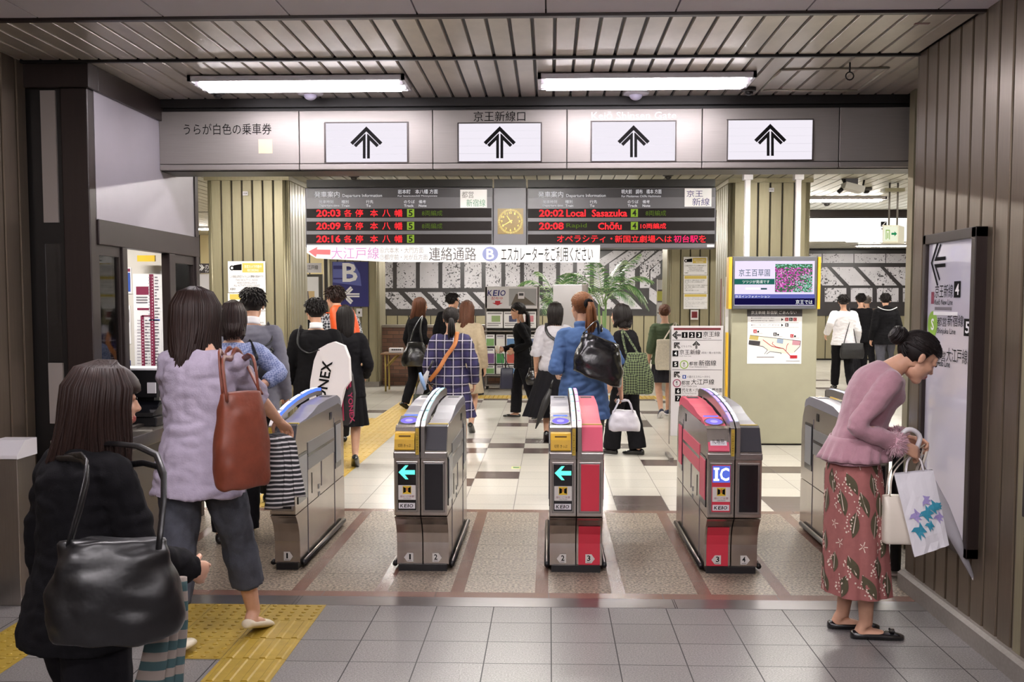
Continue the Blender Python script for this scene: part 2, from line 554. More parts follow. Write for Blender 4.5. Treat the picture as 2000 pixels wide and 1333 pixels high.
# ------------------------------------------------------------------ ceilings
mb = MB()
x0 = -0.02 - .6 * 6
for i in range(11):
    for j in range(6):
        ya = 5.06 - 1.9 * (j + 1); yb = 5.06 - 1.9 * j
        mb.box(x0 + .6 * i + .004, x0 + .6 * (i + 1) - .004, ya + .004, yb - .004, ZC, ZC + .02, M_ceil)
mb.box(-4, 3, -6.5, 5.1, ZC + .02, ZC + .05, M_panel_dk)
mb.box(-4, 3, 5.065, 5.10, ZC - .012, ZC + .02, M_brownframe)
struct(mb, 'ceiling', 'grey perforated ceiling panels over the near hall', 'ceiling')
mb = MB()
for (ya, yb) in ((5.10, 5.93), (5.99, 7.10)):
    for i in range(58):
        xa = -3.7 + .1095 * i
        if xa > XR - .02 and yb < 6: continue
        mb.prism([(xa + .006, ZC + .012), (xa + .010, ZC), (xa + .0995, ZC), (xa + .1035, ZC + .012)], 'y', ya + .006, yb - .006, M_slat)
mb.box(-3.7, 3.0, 5.1, 7.3, ZC + .012, ZC + .05, M_panel_dk)
mb.box(-3.7, 2.0, 5.935, 5.96, ZC - .012, ZC + .02, M_dark)
mb.box(-3.7, 2.0, 5.96, 5.985, ZC - .006, ZC + .02, M_brownframe)
struct(mb, 'ceiling', 'metal slat ceiling above the ticket gates', 'ceiling')
mb = MB()
for i in range(144):
    xa = -9.6 + .15 * i
    for (ya, yb) in ((7.5, 12.9), (12.93, 17.1), (17.3, 29.4)):
        mb.box(xa + .008, xa + .142, ya, yb, ZCR, ZCR + .012, M_slat_r)
mb.box(-9.7, 12.2, 7.4, 29.6, ZCR + .012, ZCR + .05, M_panel_dk)
struct(mb, 'ceiling', 'pale metal slat ceiling of the hall beyond the gates', 'ceiling')

# ------------------------------------------------------------------ walls
def panel_wall(mb, axis, fixed, a0, a1, z0, z1, pitch, mt, thick=.02, sgn=-1, gap=.018, off=0.0):
    """vertical metal panels with dark grooves; axis = direction the panels follow"""
    n = int(math.ceil((a1 - a0) / pitch)) + 1
    for i in range(n):
        p0 = max(a0, a0 + off + pitch * (i - (1 if off else 0))); p1 = min(a1, a0 + off + pitch * (i + 1 - (1 if off else 0)))
        if p1 - p0 < .03: continue
        g = gap / 2
        f0, f1 = fixed, fixed + sgn * thick
        pr = [(p0 + g, f0), (p0 + g, f0 + sgn * thick * .75), (p0 + g + .006, f1), (p1 - g - .006, f1), (p1 - g, f0 + sgn * thick * .75), (p1 - g, f0)]
        if axis == 'x':
            pts = [(a, b) for a, b in pr]
        else:
            pts = [(b, a) for a, b in pr]
        ar = sum(pts[k][0] * pts[(k + 1) % 6][1] - pts[(k + 1) % 6][0] * pts[k][1] for k in range(6))
        if ar < 0: pts = pts[::-1]
        mb.prism(pts, 'z', z0, z1, mt)

mb = MB()
panel_wall(mb, 'y', XR + .02, -6, YE - .02, .1, ZC, .1525, M_panel, .02, -1, .016, off=.075)
mb.box(XR + .02, XR + .3, -6, YE - .02, 0, ZC + .05, M_panel_dk)
mb.box(XR + .004, XR + .33, YE - .02, YE, 0.1, ZC, M_panel)
mb.box(XR - .002, XR + .03, 4.50, 4.57, .1, ZC, M_panel_lt)
struct(mb, 'wall_right', 'bronze metal panelled wall beside the person in pink', 'wall', bevel=0)
mb = MB()
mb.prism([(XR + .02, 0), (XR - .04, 0), (XR - .04, .085), (XR - .02, .10), (XR + .02, .10)], 'y', -6, YE - .01, M_stone)
struct(mb, 'baseboard_right', 'grey stone skirting under the bronze panelled wall', 'baseboard')
mb = MB()
panel_wall(mb, 'y', XL - .02, -6, 6.0, .09, ZC, .165, M_panel, .02, 1, .016)
mb.box(XL - .3, XL - .02, -6, 6.07, 0, ZC + .05, M_panel_dk)
struct(mb, 'wall_left', 'bronze metal panelled wall at the left edge', 'wall')
mb = MB()
mb.box(XL - .02, XL + .02, -6, 5.97, 0, .09, M_dark)
struct(mb, 'baseboard_left', 'dark skirting under the left panelled wall', 'baseboard')
mb = MB(); mb.box(-3.5, 2.6, -6.2, -6, 0, 3, M_ceil)
struct(mb, 'wall_rear', 'plain grey wall closing the near hall', 'wall')

# far walls
MW = 29.5
mb = MB()
a = P(757, 703, MW)
mb.box(-9.8, 12.3, MW, MW + .2, 0, 3.1, M_panel_dk)
zb = P(1200, 617, MW).z
panel_wall(mb, 'x', MW, -9.8, 12.2, .05, zb, .31, M_panel_lt, .03, -1, .02)
struct(mb, 'wall_back', 'far wall with olive metal panels under the black and white mural', 'wall')
M_mural = speckle_mat('speckled_white_stone', '#aeabb0', '#232123', 22.0, 0.545)
M_muralb = mat('black_stone_frame', '#2a2729', 0.35, var=0.15, vscale=5)
mur = thing('stone_mural', 'large black stone mural with speckled white panels on the far wall', 'mural', (1.2, MW - .05, zb))
mb = MB()
mb.box(-8.5, 11.5, MW - .05, MW - .001, zb, 3.0, M_muralb)
mb.build('backing', mur)
mb = MB()
def mpan(pts):
    mb.ppoly(pts, MW - .075, M_mural, .03)
# upright panels behind the palms
bx = [705, 771, 816, 860, 903, 944.5, 983, 1019.7, 1056, 1090, 1123, 1156]
for i in range(len(bx) - 1):
    l, r = bx[i] + 4, bx[i + 1] - 4
    if i < 4:
        mpan([(l, 563), (r, 563), (r, 505), (l + 9, 505), (l, 515)])
    else:
        mpan([(l, 563), (r, 563), (r, 500), (l, 500)])
for i in range(14):
    x0 = 735 + 44.5 * i
    if x0 > 1240: break
    mpan([(x0 - 38 + 4, 571), (x0 - 2, 571), (x0 + 34 - 4, 604), (x0 - 2, 604)])
for k in range(4):
    x0 = 1160 + 30 * k
    mpan([(x0, 563), (x0 + 20, 563), (x0 + 20, 520 + 3 * k), (x0 + 62, 490), (x0 + 38, 490), (x0, 513 + 2 * k)])
mpan([(1268, 552), (1290, 535), (1290, 510), (1268, 528)])
mpan([(1268, 560), (1290, 575), (1290, 602), (1268, 585)])
# right-hand part of the mural
for i in range(5):
    mpan([(1545 + 62 * i, 514), (1545 + 62 * i + 60, 514), (1545 + 62 * i + 60, 496), (1545 + 62 * i, 496)])
for i in range(6):
    x0 = 1572 + 52 * i
    mpan([(x0, 522), (x0 + 43, 522), (x0 + 76, 558), (x0 + 35, 558)])
for i in range(6):
    x0 = 1560 + 51 * i
    mpan([(x0, 563), (x0 + 42, 563), (x0 + 42, 590), (x0, 590)])
mb.build('stone_panels', mur)
mb = MB(); mb.box(-9.9, -9.7, 5, MW, 0, 3.1, M_panel_lt)
struct(mb, 'wall_left', 'olive panelled side wall of the far hall left', 'wall')
mb = MB(); mb.box(12.2, 12.4, 5, MW, 0, 3.1, M_panel_lt)
struct(mb, 'wall_right', 'olive panelled side wall of the far hall right', 'wall')
mb = MB(); mb.box(2.3, 12.4, 6.9, 7.0, 0, 3.1, M_panel_lt)
struct(mb, 'wall_front', 'olive wall closing the far hall behind the near wall right', 'wall')
mb = MB(); mb.box(-9.9, -4.6, 6.5, 6.6, 0, 3.1, M_panel_lt)
struct(mb, 'wall_front', 'olive wall closing the far hall behind the booth', 'wall')
M_cream = mat('cream_wall', '#cbb98c', 0.5, 0.1)
mb = MB(); mb.box(-9.7, -4.9, 23, 23.1, 0, 3.05, M_cream)
for i in range(16):
    mb.box(-9.7 + .3 * i, -9.68 + .3 * i, 22.99, 23, 0, 3.05, M_panel_dk)
struct(mb, 'wall_left', 'cream panelled cross wall seen past the ticket booth', 'wall')

# pillars
def pillar(x0, x1, y0, y1, n, mt, label, ribs_side, ztop=ZCR, base=.1):
    mb = MB()
    mb.box(x0 + .03, x1 - .03, y0 + .03, y1 - .03, 0, ztop, M_panel_dk)
    panel_wall(mb, 'x', y0 + .03, x0 + .05, x1 - .05, base, ztop - .05, (x1 - x0 - .1) / n, mt, .03, -1, .014)
    for sx, xx in ((1, x1 - .03), (-1, x0 + .03)):
        panel_wall(mb, 'y', xx, y0 + .05, y1 - .05, base, ztop - .05, (y1 - y0 - .1) / 6, mt, .03, sx, .014)
        for k in range(3):     # rounded corner ribs
            cx = (x1 - .03 if sx > 0 else x0 + .03) - sx * .012 * (1 - k) + sx * .012
            cy = y0 + .028 + .03 * k - .01
            mb.lathe([(.017, base), (.017, ztop - .05)], (cx - sx * .018 + sx * .008 * k, cy, 0), mt, 10)
    mb.box(x0 + .01, x1 - .01, y0 + .01, y1 - .01, 0, base, M_stone)
    mb.box(x0 - .02, x1 + .02, y0 - .02, y1 + .02, ztop - .05, ztop, mt)
    return struct(mb, 'pillar', label, 'pillar')
pillar(-3.97, -3.02, 12.3, 13.3, 7, M_panel_lt, 'olive metal clad pillar left of the departure board', 1)
pillar(2.12, 3.07, 12.75, 13.8, 6, M_panel_lt, 'olive metal clad pillar behind the information screen', -1)
pillar(2.05, 3.15, 18.6, 19.6, 6, M_panel_lt, 'olive pillar behind the standing line guide board', -1)
pillar(-4.16, -3.2, 19.9, 20.8, 6, M_panel_lt, 'olive pillar carrying the blue exit letter sign', 1)

# low brick wall with steel ledge
mb = MB()
mb.box(-3.2, .05, 20.3, 20.5, 0, P(800, 640, 20.3).z, brick_mat())
z_ = P(800, 640, 20.3).z
mb.box(-3.22, .07, 20.26, 20.54, z_, z_ + .05, M_steel)
struct(mb, 'wall_low', 'low brown brick wall topped by a steel ledge', 'wall')

# ------------------------------------------------------------------ overhead gate signs (bulkhead)
BY = 7.1
mb = MB()
mb.box(-4.8, 3.0, BY + .03, BY + .32, 2.47, 3.1, M_dark)
mb.box(-4.8, 3.0, BY - .02, BY + .03, 2.885, ZC + .01, M_dark)
struct(mb, 'beam', 'black beam above the overhead gate signs', 'beam')
M_signbox = emat('lit_sign_face', '#f6f0fa', 0.98)
zt, zbm = P(1000, 214, BY).z, P(1000, 330, BY).z
def arrow_up(mb, cx, cy, Y, s, mt, k=1.0):
    """double-stroked arrow, s = scale in photo pixels"""
    def q(pts): mb.ppoly([(cx + a * s, cy + b * s * k) for a, b in pts], Y, mt)
    q([(0, -32), (32, 0), (27, 5), (0, -22), (-27, 5), (-32, 0)])
    for sg in (1, -1):
        q([(sg * 1.5, 32), (sg * 1.5, -17), (sg * 3, -17), (sg * 25, 5), (sg * 20.5, 9.5), (sg * 7, -4), (sg * 7, 32)])
beams = [(311, 584.5, None), (584.5, 845.5, (636, 240, 795, 317)), (845.5, 1107, (896, 241, 1056, 315)), (1107, 1371, (1156, 237.5, 1319, 314.5)), (1371, 1638.5, (1422, 234.5, 1587, 312)), (1638.5, 1800, None)]
beam_lab = ['long satin metal overhead panel lettered in black about white tickets', 'overhead gate sign with lit arrow just right of the lettered blank panel', 'overhead gate sign with black Japanese gate name over its arrow', 'overhead gate sign with white English gate name over its arrow', 'overhead gate sign with lit arrow furthest right', 'plain satin metal overhead panel at the right wall']
for (xa, xb, bx_), lab in zip(beams, beam_lab):
    a, b = P(xa, 300, BY).x, P(xb, 300, BY).x
    t = thing('overhead_sign', lab, 'sign', ((a + b) / 2, BY, zbm), 'overhead panels across the gate line')
    mb = MB()
    mb.box(a + .002, b - .002, BY, BY + .05, zbm + .04, zt, M_beamp)
    mb.box(a + .002, b - .002, BY - .004, BY + .30, zbm, zbm + .037, M_beamp)
    mb.build('panel', t, bevel=.004)
    if bx_:
        x0, y0, x1, y1 = bx_
        mb = MB()
        q0, q1 = P(x0 - 2, y1 + 2, BY - .006), P(x1 + 2, y0 - 2, BY - .006)
        for r_ in ((x0 - 2.5, y0 - 2.5, x1 + 2.5, y0), (x0 - 2.5, y1, x1 + 2.5, y1 + 2.5), (x0 - 2.5, y0, x0, y1), (x1, y0, x1 + 2.5, y1)):
            mb.prect(r_, BY - .008, M_brownframe, .01)
        mb.build('frame', t)
        mb = MB(); mb.prect(bx_, BY - .004, M_signbox, .004)
        mb.build('light_box', t)
        mb = MB()
        for k in range(1, 5):
            yy = y0 + (y1 - y0) * k / 5
            mb.prect((x0, yy - .5, x1, yy + .5), BY - .0055, mat('sign_louvre', '#8a868c', .5))
        mb.build('louvre_lines', t)
        mb = MB(); arrow_up(mb, (x0 + x1) / 2, (y0 + y1) / 2, BY - .0065, .98, M_ink)
        mb.build('arrow', t)
    mb = MB()
    if xa == 311:
        mb.ptext('うらが白色の乗車券', (359, 241, 530, 264), BY - .003, M_ink, .012)
        mb.build('lettering', t)
        mb = MB(); mb.prect((505, 272, 532, 300), BY - .003, mat('tape', '#c9b59b', .6), .002); mb.build('tape_patch', t)
    elif bx_ and bx_[0] == 896:
        mb.ptext('京王新線口', (925, 217, 1026, 237.5), BY - .003, M_ink, .01); mb.build('lettering', t)
    elif bx_ and bx_[0] == 1156:
        mb.ptext('Keiō Shinsen Gate', (1155, 217.5, 1321, 233), BY - .003, mat('white_letter', '#f4f2f6', .4)); mb.build('lettering', t)

# ------------------------------------------------------------------ ceiling fittings
def ceil_light(x0, x1, y0, y1, z, label, mt, group):
    t = thing('ceiling_light', label, 'ceiling light', ((x0 + x1) / 2, (y0 + y1) / 2, z), group)
    mb = MB()
    w = .02
    mb.box(x0, x1, y0, y0 + w, z - .035, z, M_whitep); mb.box(x0, x1, y1 - w, y1, z - .035, z, M_whitep)
    mb.box(x0, x0 + w, y0, y1, z - .035, z, M_whitep); mb.box(x1 - w, x1, y0, y1, z - .035, z, M_whitep)
    mb.box(x0, x1, y0, y1, z - .004, z, M_whitep)
    mb.build('housing', t)
    for k in (.3, .7):
        mb = MB()
        yy = y0 + (y1 - y0) * k
        mb.tube([(x0 + .05, yy, z - .03), (x1 - .05, yy, z - .03)], .026, mt, 10)
        o = mb.build('tube', t)
    mb = MB()
    for xx in (x0 + .03, x1 - .03):
        for k in (.3, .7):
            mb.box(xx - .012, xx + .012, y0 + (y1 - y0) * k - .02, y0 + (y1 - y0) * k + .02, z - .045, z - .004, M_whitep)
    mb.build('lamp_holders', t)
    return t
a, b = PX_(365, 143, 1), None
def CZ(px, py, z):
    d = ray(px, py); tt = (z - CAMZ) / d.z
    return Vector((d.x * tt, d.y * tt, z))
c0, c1 = CZ(362, 145, ZC), CZ(790, 145, ZC)
c2, c3 = CZ(1050, 140, ZC), CZ(1477, 140, ZC)
yl0 = CZ(1000, 142, ZC).y; yl1 = CZ(1000, 166, ZC).y
ceil_light(c0.x, c1.x, yl0, yl1, ZC, 'fluorescent ceiling light above the lettered panel, left of the two', M_lamp, 'fluorescent lights over the gates')
ceil_light(c2.x, c3.x, yl0, yl1, ZC, 'fluorescent ceiling light near the right wall, right of the two', M_lamp, 'fluorescent lights over the gates')
gi = 0
for xx, yy in ((5.4, 27.3), (8.4, 27.3), (5.6, 18.6), (8.6, 18.6), (-7, 18.6), (1.2, 27.3), (-2.0, 27.3)):  # extra fixtures added to brighten the far end of the hall
    ceil_light(xx - .65, xx + .65, yy, yy + .3, ZCR, 'fluorescent ceiling light added to brighten the hall beyond the gates', M_lamp_r, 'fluorescent lights beyond the gates')
for yy in (8.3, 10.5, 15.0, 20.5, 25.0):  # nearest row is added, hidden by the beam, to light guide board and gates
    for xx in ((-6.2, -2.6, .6, 4.0, 7.5) if yy > 12 else (-3.4, -.4, 2.6, 5.6)):
        ceil_light(xx - .65, xx + .65, yy, yy + .3, ZCR, 'fluorescent ceiling light added to brighten the hall beyond the gates', M_lamp_r, 'fluorescent lights beyond the gates')
for yy in (3.1, .4, -2.5):  # unseen fixtures added out of view to light the near hall
    for xx in (-1.5, .7):
        ceil_light(xx - .62, xx + .62, yy, yy + .3, ZC, 'unseen added fluorescent ceiling light over the near hall', M_lamp_b, 'added lights over the near hall')
for px, lab in ((606, 'round white ceiling speaker dome behind the left fluorescent light'), (1242, 'round white ceiling speaker dome behind the right fluorescent light')):
    p = CZ(px, 181, ZC)
    t = thing('ceiling_dome', lab, 'ceiling speaker', p, 'white ceiling domes')
    mb = MB(); mb.lathe([(.085, 0), (.08, -.012), (.05, -.016)], p, M_whitep, 24); mb.build('flange', t)
    mb = MB(); mb.ell((p.x, p.y, p.z - .014), (.044, .044, .035), mat('frosted_dome', '#b9b4c8', .3), 20, 10); mb.build('dome', t)
def detector(p, s, label):
    t = thing('smoke_detector', label, 'smoke detector', p, 'dark ceiling detectors')
    mb = MB(); mb.lathe([(.045 * s, 0), (.045 * s, -.018 * s), (.03 * s, -.024 * s)], p, mat('dark_grey_plastic', '#4a4744', .5), 16); mb.build('base', t)
    mb = MB(); mb.lathe([(.026 * s, -.02 * s), (.026 * s, -.035 * s), (.014 * s, -.045 * s)], p, M_dark, 14); mb.build('sensor', t)
detector(CZ(425, 178, ZC), 1, 'small dark ceiling detector behind the left fluorescent light')
detector(CZ(1463, 172, ZC), 1, 'small dark ceiling detector behind the right fluorescent light')
detector(CZ(691, 341, ZCR), 1.4, 'small ceiling detector above the left departure board')
detector(CZ(1305, 339, ZCR), 1.4, 'small ceiling detector above the right departure board')
detector(CZ(1692, 367, ZCR), 1.6, 'dark ceiling detector right of the hanging floodlight')
detector(CZ(1615, 393, ZCR), 1.6, 'dark ceiling detector at the far right before the lit white sign')
# access hatch
t = thing('access_hatch', 'ceiling access hatch frame with a hanging ring near the right wall', 'hatch', CZ(1610, 155, ZC))
h = [CZ(*q, ZC) for q in ((1487, 175), (1676, 175), (1736, 131), (1525, 135))]
mb = MB()
for i in range(4):
    mb.tube([h[i] - Vector((0, 0, .004)), h[(i + 1) % 4] - Vector((0, 0, .004))], .008, M_slat_r, 6)
mb.build('frame', t)
mb = MB()
r0 = CZ(1660, 122, ZC)
mb.tube([r0, r0 - Vector((0, 0, .05))], .005, M_dark, 6)
mb.tube([r0 + Vector((.022 * math.sin(q * .5236), 0, -.075 + .022 * math.cos(q * .5236))) for q in range(13)], .004, M_dark, 6, cap=False)
mb.build('ring', t)
# ------------------------------------------------------------------ ticket office booth
BX = -2.6
M_glass = None
def glass_mat():
    m, nt, b = new_mat('window_glass')
    nt.nodes.remove(b)
    t = N(nt, 'ShaderNodeBsdfTransparent'); g = N(nt, 'ShaderNodeBsdfGlossy', Roughness=0.03)
    g.inputs['Color'].default_value = (.9, .9, .9, 1)
    fr = N(nt, 'ShaderNodeFresnel', IOR=1.45)
    mx = N(nt, 'ShaderNodeMixShader')
    nt.links.new(fr.outputs[0], mx.inputs[0]); nt.links.new(t.outputs[0], mx.inputs[1]); nt.links.new(g.outputs[0], mx.inputs[2])
    nt.links.new(mx.outputs[0], nt.nodes['Material Output'].inputs[0])
    return m
M_glass = glass_mat()
M_offwhite = mat('office_white', '#d2cdc6', 0.45)
M_lav = mat('pale_lavender_panel', '#aaa5ad', 0.34, 0.2, var=0.03, vscale=4)
M_greyp = mat('warm_grey_panel', '#9a918c', 0.4, 0.2)
bo = thing('ticket_office', 'dark framed ticket office booth with white fascia on the left', 'ticket office', (-2.9, 6.0, 0))
mb = MB()
mb.box(-2.755, BX, 5.99, 6.08, 0, 2.80, M_brownframe)
mb.build('corner_post', bo, bevel=.006)
mb = MB(); mb.box(XL - .1, -2.755, 6.02, 6.06, 0, 2.80, M_dark); mb.build('end_frame', bo)
mb = MB(); mb.box(XL - .05, BX + .02, 5.97, 6.1, 2.80, ZC, M_brownframe); mb.box(BX - .05, BX + .02, 6.1, 7.3, 2.80, ZC, M_brownframe); mb.build('head_beam', bo, bevel=.004)
for nm, z0, z1, mt in (('upper_panel', 2.05, 2.79, M_greyp), ('lower_panel', .9, 1.25, M_greyp), ('kick_panel', .17, .80, M_greyp)):
    mb = MB(); mb.box(-2.875, -2.79, 6.005, 6.02, z0, z1, mt); mb.build(nm, bo)
mb = MB(); mb.box(-2.875, -2.79, 6.01, 6.018, 1.26, 1.93, M_glass); mb.build('side_pane', bo)
mb = MB(); mb.box(BX - .03, BX, 6.08, 7.80, 2.07, 2.80, M_lav); mb.build('fascia', bo)
mb = MB(); mb.box(BX - .06, BX + .012, 6.08, 7.84, 1.93, 2.075, M_brownframe); mb.build('transom', bo, bevel=.004)
for nm, y0, y1 in (('mullion', 6.42, 6.49), ('mullion', 7.22, 7.33), ('end_post', 7.77, 7.84)):
    mb = MB(); mb.box(BX - .05, BX + .01, y0, y1, .8 if nm == 'mullion' else 0, 1.93 if nm == 'mullion' else 2.8, M_brownframe); mb.build(nm, bo, bevel=.004)
for y0, y1 in ((6.08, 6.42), (7.33, 7.77)):
    mb = MB(); mb.box(BX - .025, BX - .019, y0, y1, .9, 1.9, M_glass); mb.build('window_pane', bo)
    mb = MB()
    mb.box(BX - .04, BX - .005, y0, y1, 1.87, 1.93, M_brownframe); mb.box(BX - .04, BX - .005, y0, y1, .82, .9, M_brownframe)
    mb.box(BX - .04, BX - .005, y0, y0 + .03, .9, 1.87, M_brownframe); mb.box(BX - .04, BX - .005, y1 - .03, y1, .9, 1.87, M_brownframe)
    mb.build('window_frame', bo)
mb = MB(); mb.box(BX - .04, BX - .002, 6.0, 7.84, 0, .82, mat('dark_steel_cladding', '#57504c', .35, .6)); mb.build('lower_wall', bo)
mb = MB(); mb.box(BX - .45, BX + .14, 6.1, 7.8, .775, .80, M_steel); mb.box(BX + .135, BX + .145, 6.1, 7.8, .72, .80, M_steel); mb.build('counter', bo, bevel=.003)
mb = MB(); mb.box(-4.5, BX - .03, 7.82, 7.86, 0, 2.8, M_offwhite); mb.box(-4.5, BX - .04, 6.07, 7.86, 2.6, 2.64, M_offwhite); mb.box(-4.54, -4.5, 6.05, 7.86, 0, 2.7, M_offwhite); mb.build('inner_walls', bo)
ceil_light(-3.9, -2.8, 6.9, 7.1, 2.6, 'added fluorescent light inside the ticket office', M_lamp_r, None)  # added lamp, brightens an interior the hall lamps barely reach
# notices inside
NY = 7.815
t = thing('fare_chart', 'tall white station line chart with two dark red route columns in the office', 'chart', P(290, 720, NY))
mb = MB(); mb.prect((264, 535, 313, 722), NY, M_white2, .004); mb.build('sheet', t)
M_maroon = mat('maroon_print', '#7d2344', .5)
M_grey_ink = mat('grey_print', '#6c666e', .6)
M_blue_ink = mat('blue_print', '#2f4fa0', .5)
M_pale = mat('pale_print', '#b9b4c0', .6)
mb = MB()
mb.prect((295.5, 536, 299.5, 722), NY - .002, M_maroon); mb.prect((277, 617, 281, 722), NY - .002, M_maroon); mb.prect((277, 616, 293, 619), NY - .002, M_maroon)
mb.prect((266, 560, 290, 576), NY - .002, M_maroon); mb.prect((268, 602, 291, 606), NY - .002, M_maroon); mb.prect((291, 624, 312, 627), NY - .002, M_blue_ink)
rr = random.Random(3)
for i in range(30):
    y = 541 + 6 * i
    mb.prect((302, y, 302 + rr.uniform(4, 10), y + 2.2), NY - .002, M_grey_ink)
    mb.prect((296.8, y, 298.2, y + 1.6), NY - .003, M_white2)
    if i > 13:
        mb.prect((283, y, 283 + rr.uniform(4, 9), y + 2.2), NY - .002, M_grey_ink)
        mb.prect((268, y, 275, y + 2), NY - .002, M_pale)
        mb.prect((278.2, y, 279.8, y + 1.6), NY - .003, M_white2)
    mb.prect((290, y, 294, y + 2), NY - .002, MATS['pale_print'])
for y in (580, 585, 590): mb.prect((266, y, 288, y + 2.4), NY - .002, M_grey_ink)
mb.build('print', t)
def sheet(name, label, cat, rect, Y, base, marks, group=None, depth=.004, boards=None):
    tt = thing(name, label, cat, P((rect[0] + rect[2]) / 2, rect[3], Y), group)
    m_ = MB(); m_.prect(rect, Y, base, depth); m_.build('sheet', tt)
    m_ = MB()
    for r_, mt in marks:
        m_.prect(r_, Y - .0025, mt)
    if marks: m_.build('print', tt)
    return tt
sheet('blue_poster', 'blue and red framed timetable poster inside the office', 'poster', (240, 523, 256, 574), NY, M_white2, [((241, 533, 254, 570), M_blue_ink), ((241, 525, 254, 531), M_maroon)])
sheet('office_notice', 'narrow white notice clipped under the blue poster in the office', 'notice', (241, 597, 254, 672), NY, M_white2, [((242, 605, 252, 630), M_grey_ink), ((242, 638, 252, 650), M_blue_ink), ((242, 655, 252, 660), M_grey_ink)])
sheet('office_sign', 'yellow lit sign hanging high in the ticket office', 'sign', (268, 499, 302, 511), NY - .1, mat('yellow_sign', '#e0b93a', .4), [], depth=.02)
sheet('fare_chart', 'second white line chart at the right edge of the office opening', 'chart', (317, 530, 326, 722), NY, M_white2, [((319, 545 + 12 * i, 324, 547 + 12 * i), M_maroon if i == 2 else M_grey_ink) for i in range(14)])
sheet('office_poster', 'purple and yellow poster behind the right office pane', 'poster', (338, 508, 349, 545), NY, mat('purple_print', '#5a4aa0', .5), [((339, 520, 348, 535), mat('yellow_print', '#e8cf4a', .5))])
GY = -2.66
def side_sheet(name, label, y0, y1, z0, z1, mt, marks):
    tt = thing(name, label, 'notice', (BX - .03, (y0 + y1) / 2, z0), 'notices on the office side pane')
    m_ = MB(); m_.box(BX - .032, BX - .028, y0, y1, z0, z1, mt); m_.build('sheet', tt)
    m_ = MB()
    for a, b, c, d, k in marks:
        m_.poly([(BX - .0265, y0 + (y1 - y0) * a, z0 + (z1 - z0) * c), (BX - .0265, y0 + (y1 - y0) * b, z0 + (z1 - z0) * c), (BX - .0265, y0 + (y1 - y0) * b, z0 + (z1 - z0) * d), (BX - .0265, y0 + (y1 - y0) * a, z0 + (z1 - z0) * d)], k)
    m_.build('print', tt)
M_green_pale = mat('pale_green_paper', '#c4c98c', .6)
side_sheet('office_notice', 'white notice with red print on the left office pane', 6.15, 6.36, 1.52, 1.78, M_white2, [(.1, .9, .8, .92, M_maroon), (.1, .9, .1, .7, MATS['pale_print'])])
side_sheet('office_notice', 'pale green notice taped on the left office pane', 6.15, 6.33, 1.24, 1.50, M_green_pale, [(.15, .85, .6, .8, M_grey_ink)])
side_sheet('office_notice', 'pale green handwritten notice lowest on the left office pane', 6.15, 6.38, .95, 1.18, M_green_pale, [(.15, .85, .55, .85, M_grey_ink), (.2, .6, .15, .4, M_maroon)])
# terminal on the counter
t = thing('ticket_terminal', 'black fare terminal with tilted screen on the office counter', 'terminal', (-2.66, 6.9, .80))
mb = MB(); mb.box(-2.83, -2.52, 6.72, 7.1, .80, .86, M_black); mb.build('base', t, bevel=.006)
mb = MB(); mb.box(-2.86, -2.58, 6.9, 7.12, .97, 1.15, M_black); mb.build('display', t, bevel=.006)
mb = MB(); mb.box(-2.64, -2.585, 6.885, 6.9, 1.0, 1.07, M_whitep); mb.build('label_plate', t)
mb = MB(); mb.prism([(6.70, .865), (6.72, .89), (6.92, .95), (6.92, .865)][::-1], 'x', -2.80, -2.54, mat('glossy_black', '#0c0c10', .08)); mb.build('keypad', t)
mb = MB(); mb.box(-2.86, -2.56, 6.88, 7.14, 1.152, 1.165, M_white2); mb.build('top_tray', t)
mb = MB(); mb.box(-2.75, -2.62, 6.95, 7.05, .86, .97, M_black); mb.build('neck', t)
t = thing('binder', 'blue binder standing at the left of the fare terminal', 'binder', (-2.95, 7.1, .80))
mb = MB(); mb.box(-2.90, -2.87, 7.0, 7.2, .80, 1.2, M_blue_ink); mb.build('cover', t)
mb = MB(); mb.box(-3.1, -2.6, 7.1, 7.8, .775, .80, M_offwhite); mb.build('inner_worktop', bo)

# low steel stand at the very left edge
t = thing('steel_stand', 'narrow steel cabinet with white top at the far left edge', 'cabinet', (-2.83, 5.5, 0))
mb = MB(); mb.box(-2.93, -2.775, 5.42, 5.62, 0, .78, M_steel); mb.build('body', t, bevel=.004)
mb = MB(); mb.prism([(5.41, .78), (5.41, .80), (5.5, .87), (5.63, .87), (5.63, .78)][::-1], 'x', -2.94, -2.77, M_whitep); mb.build('top', t, bevel=.004)

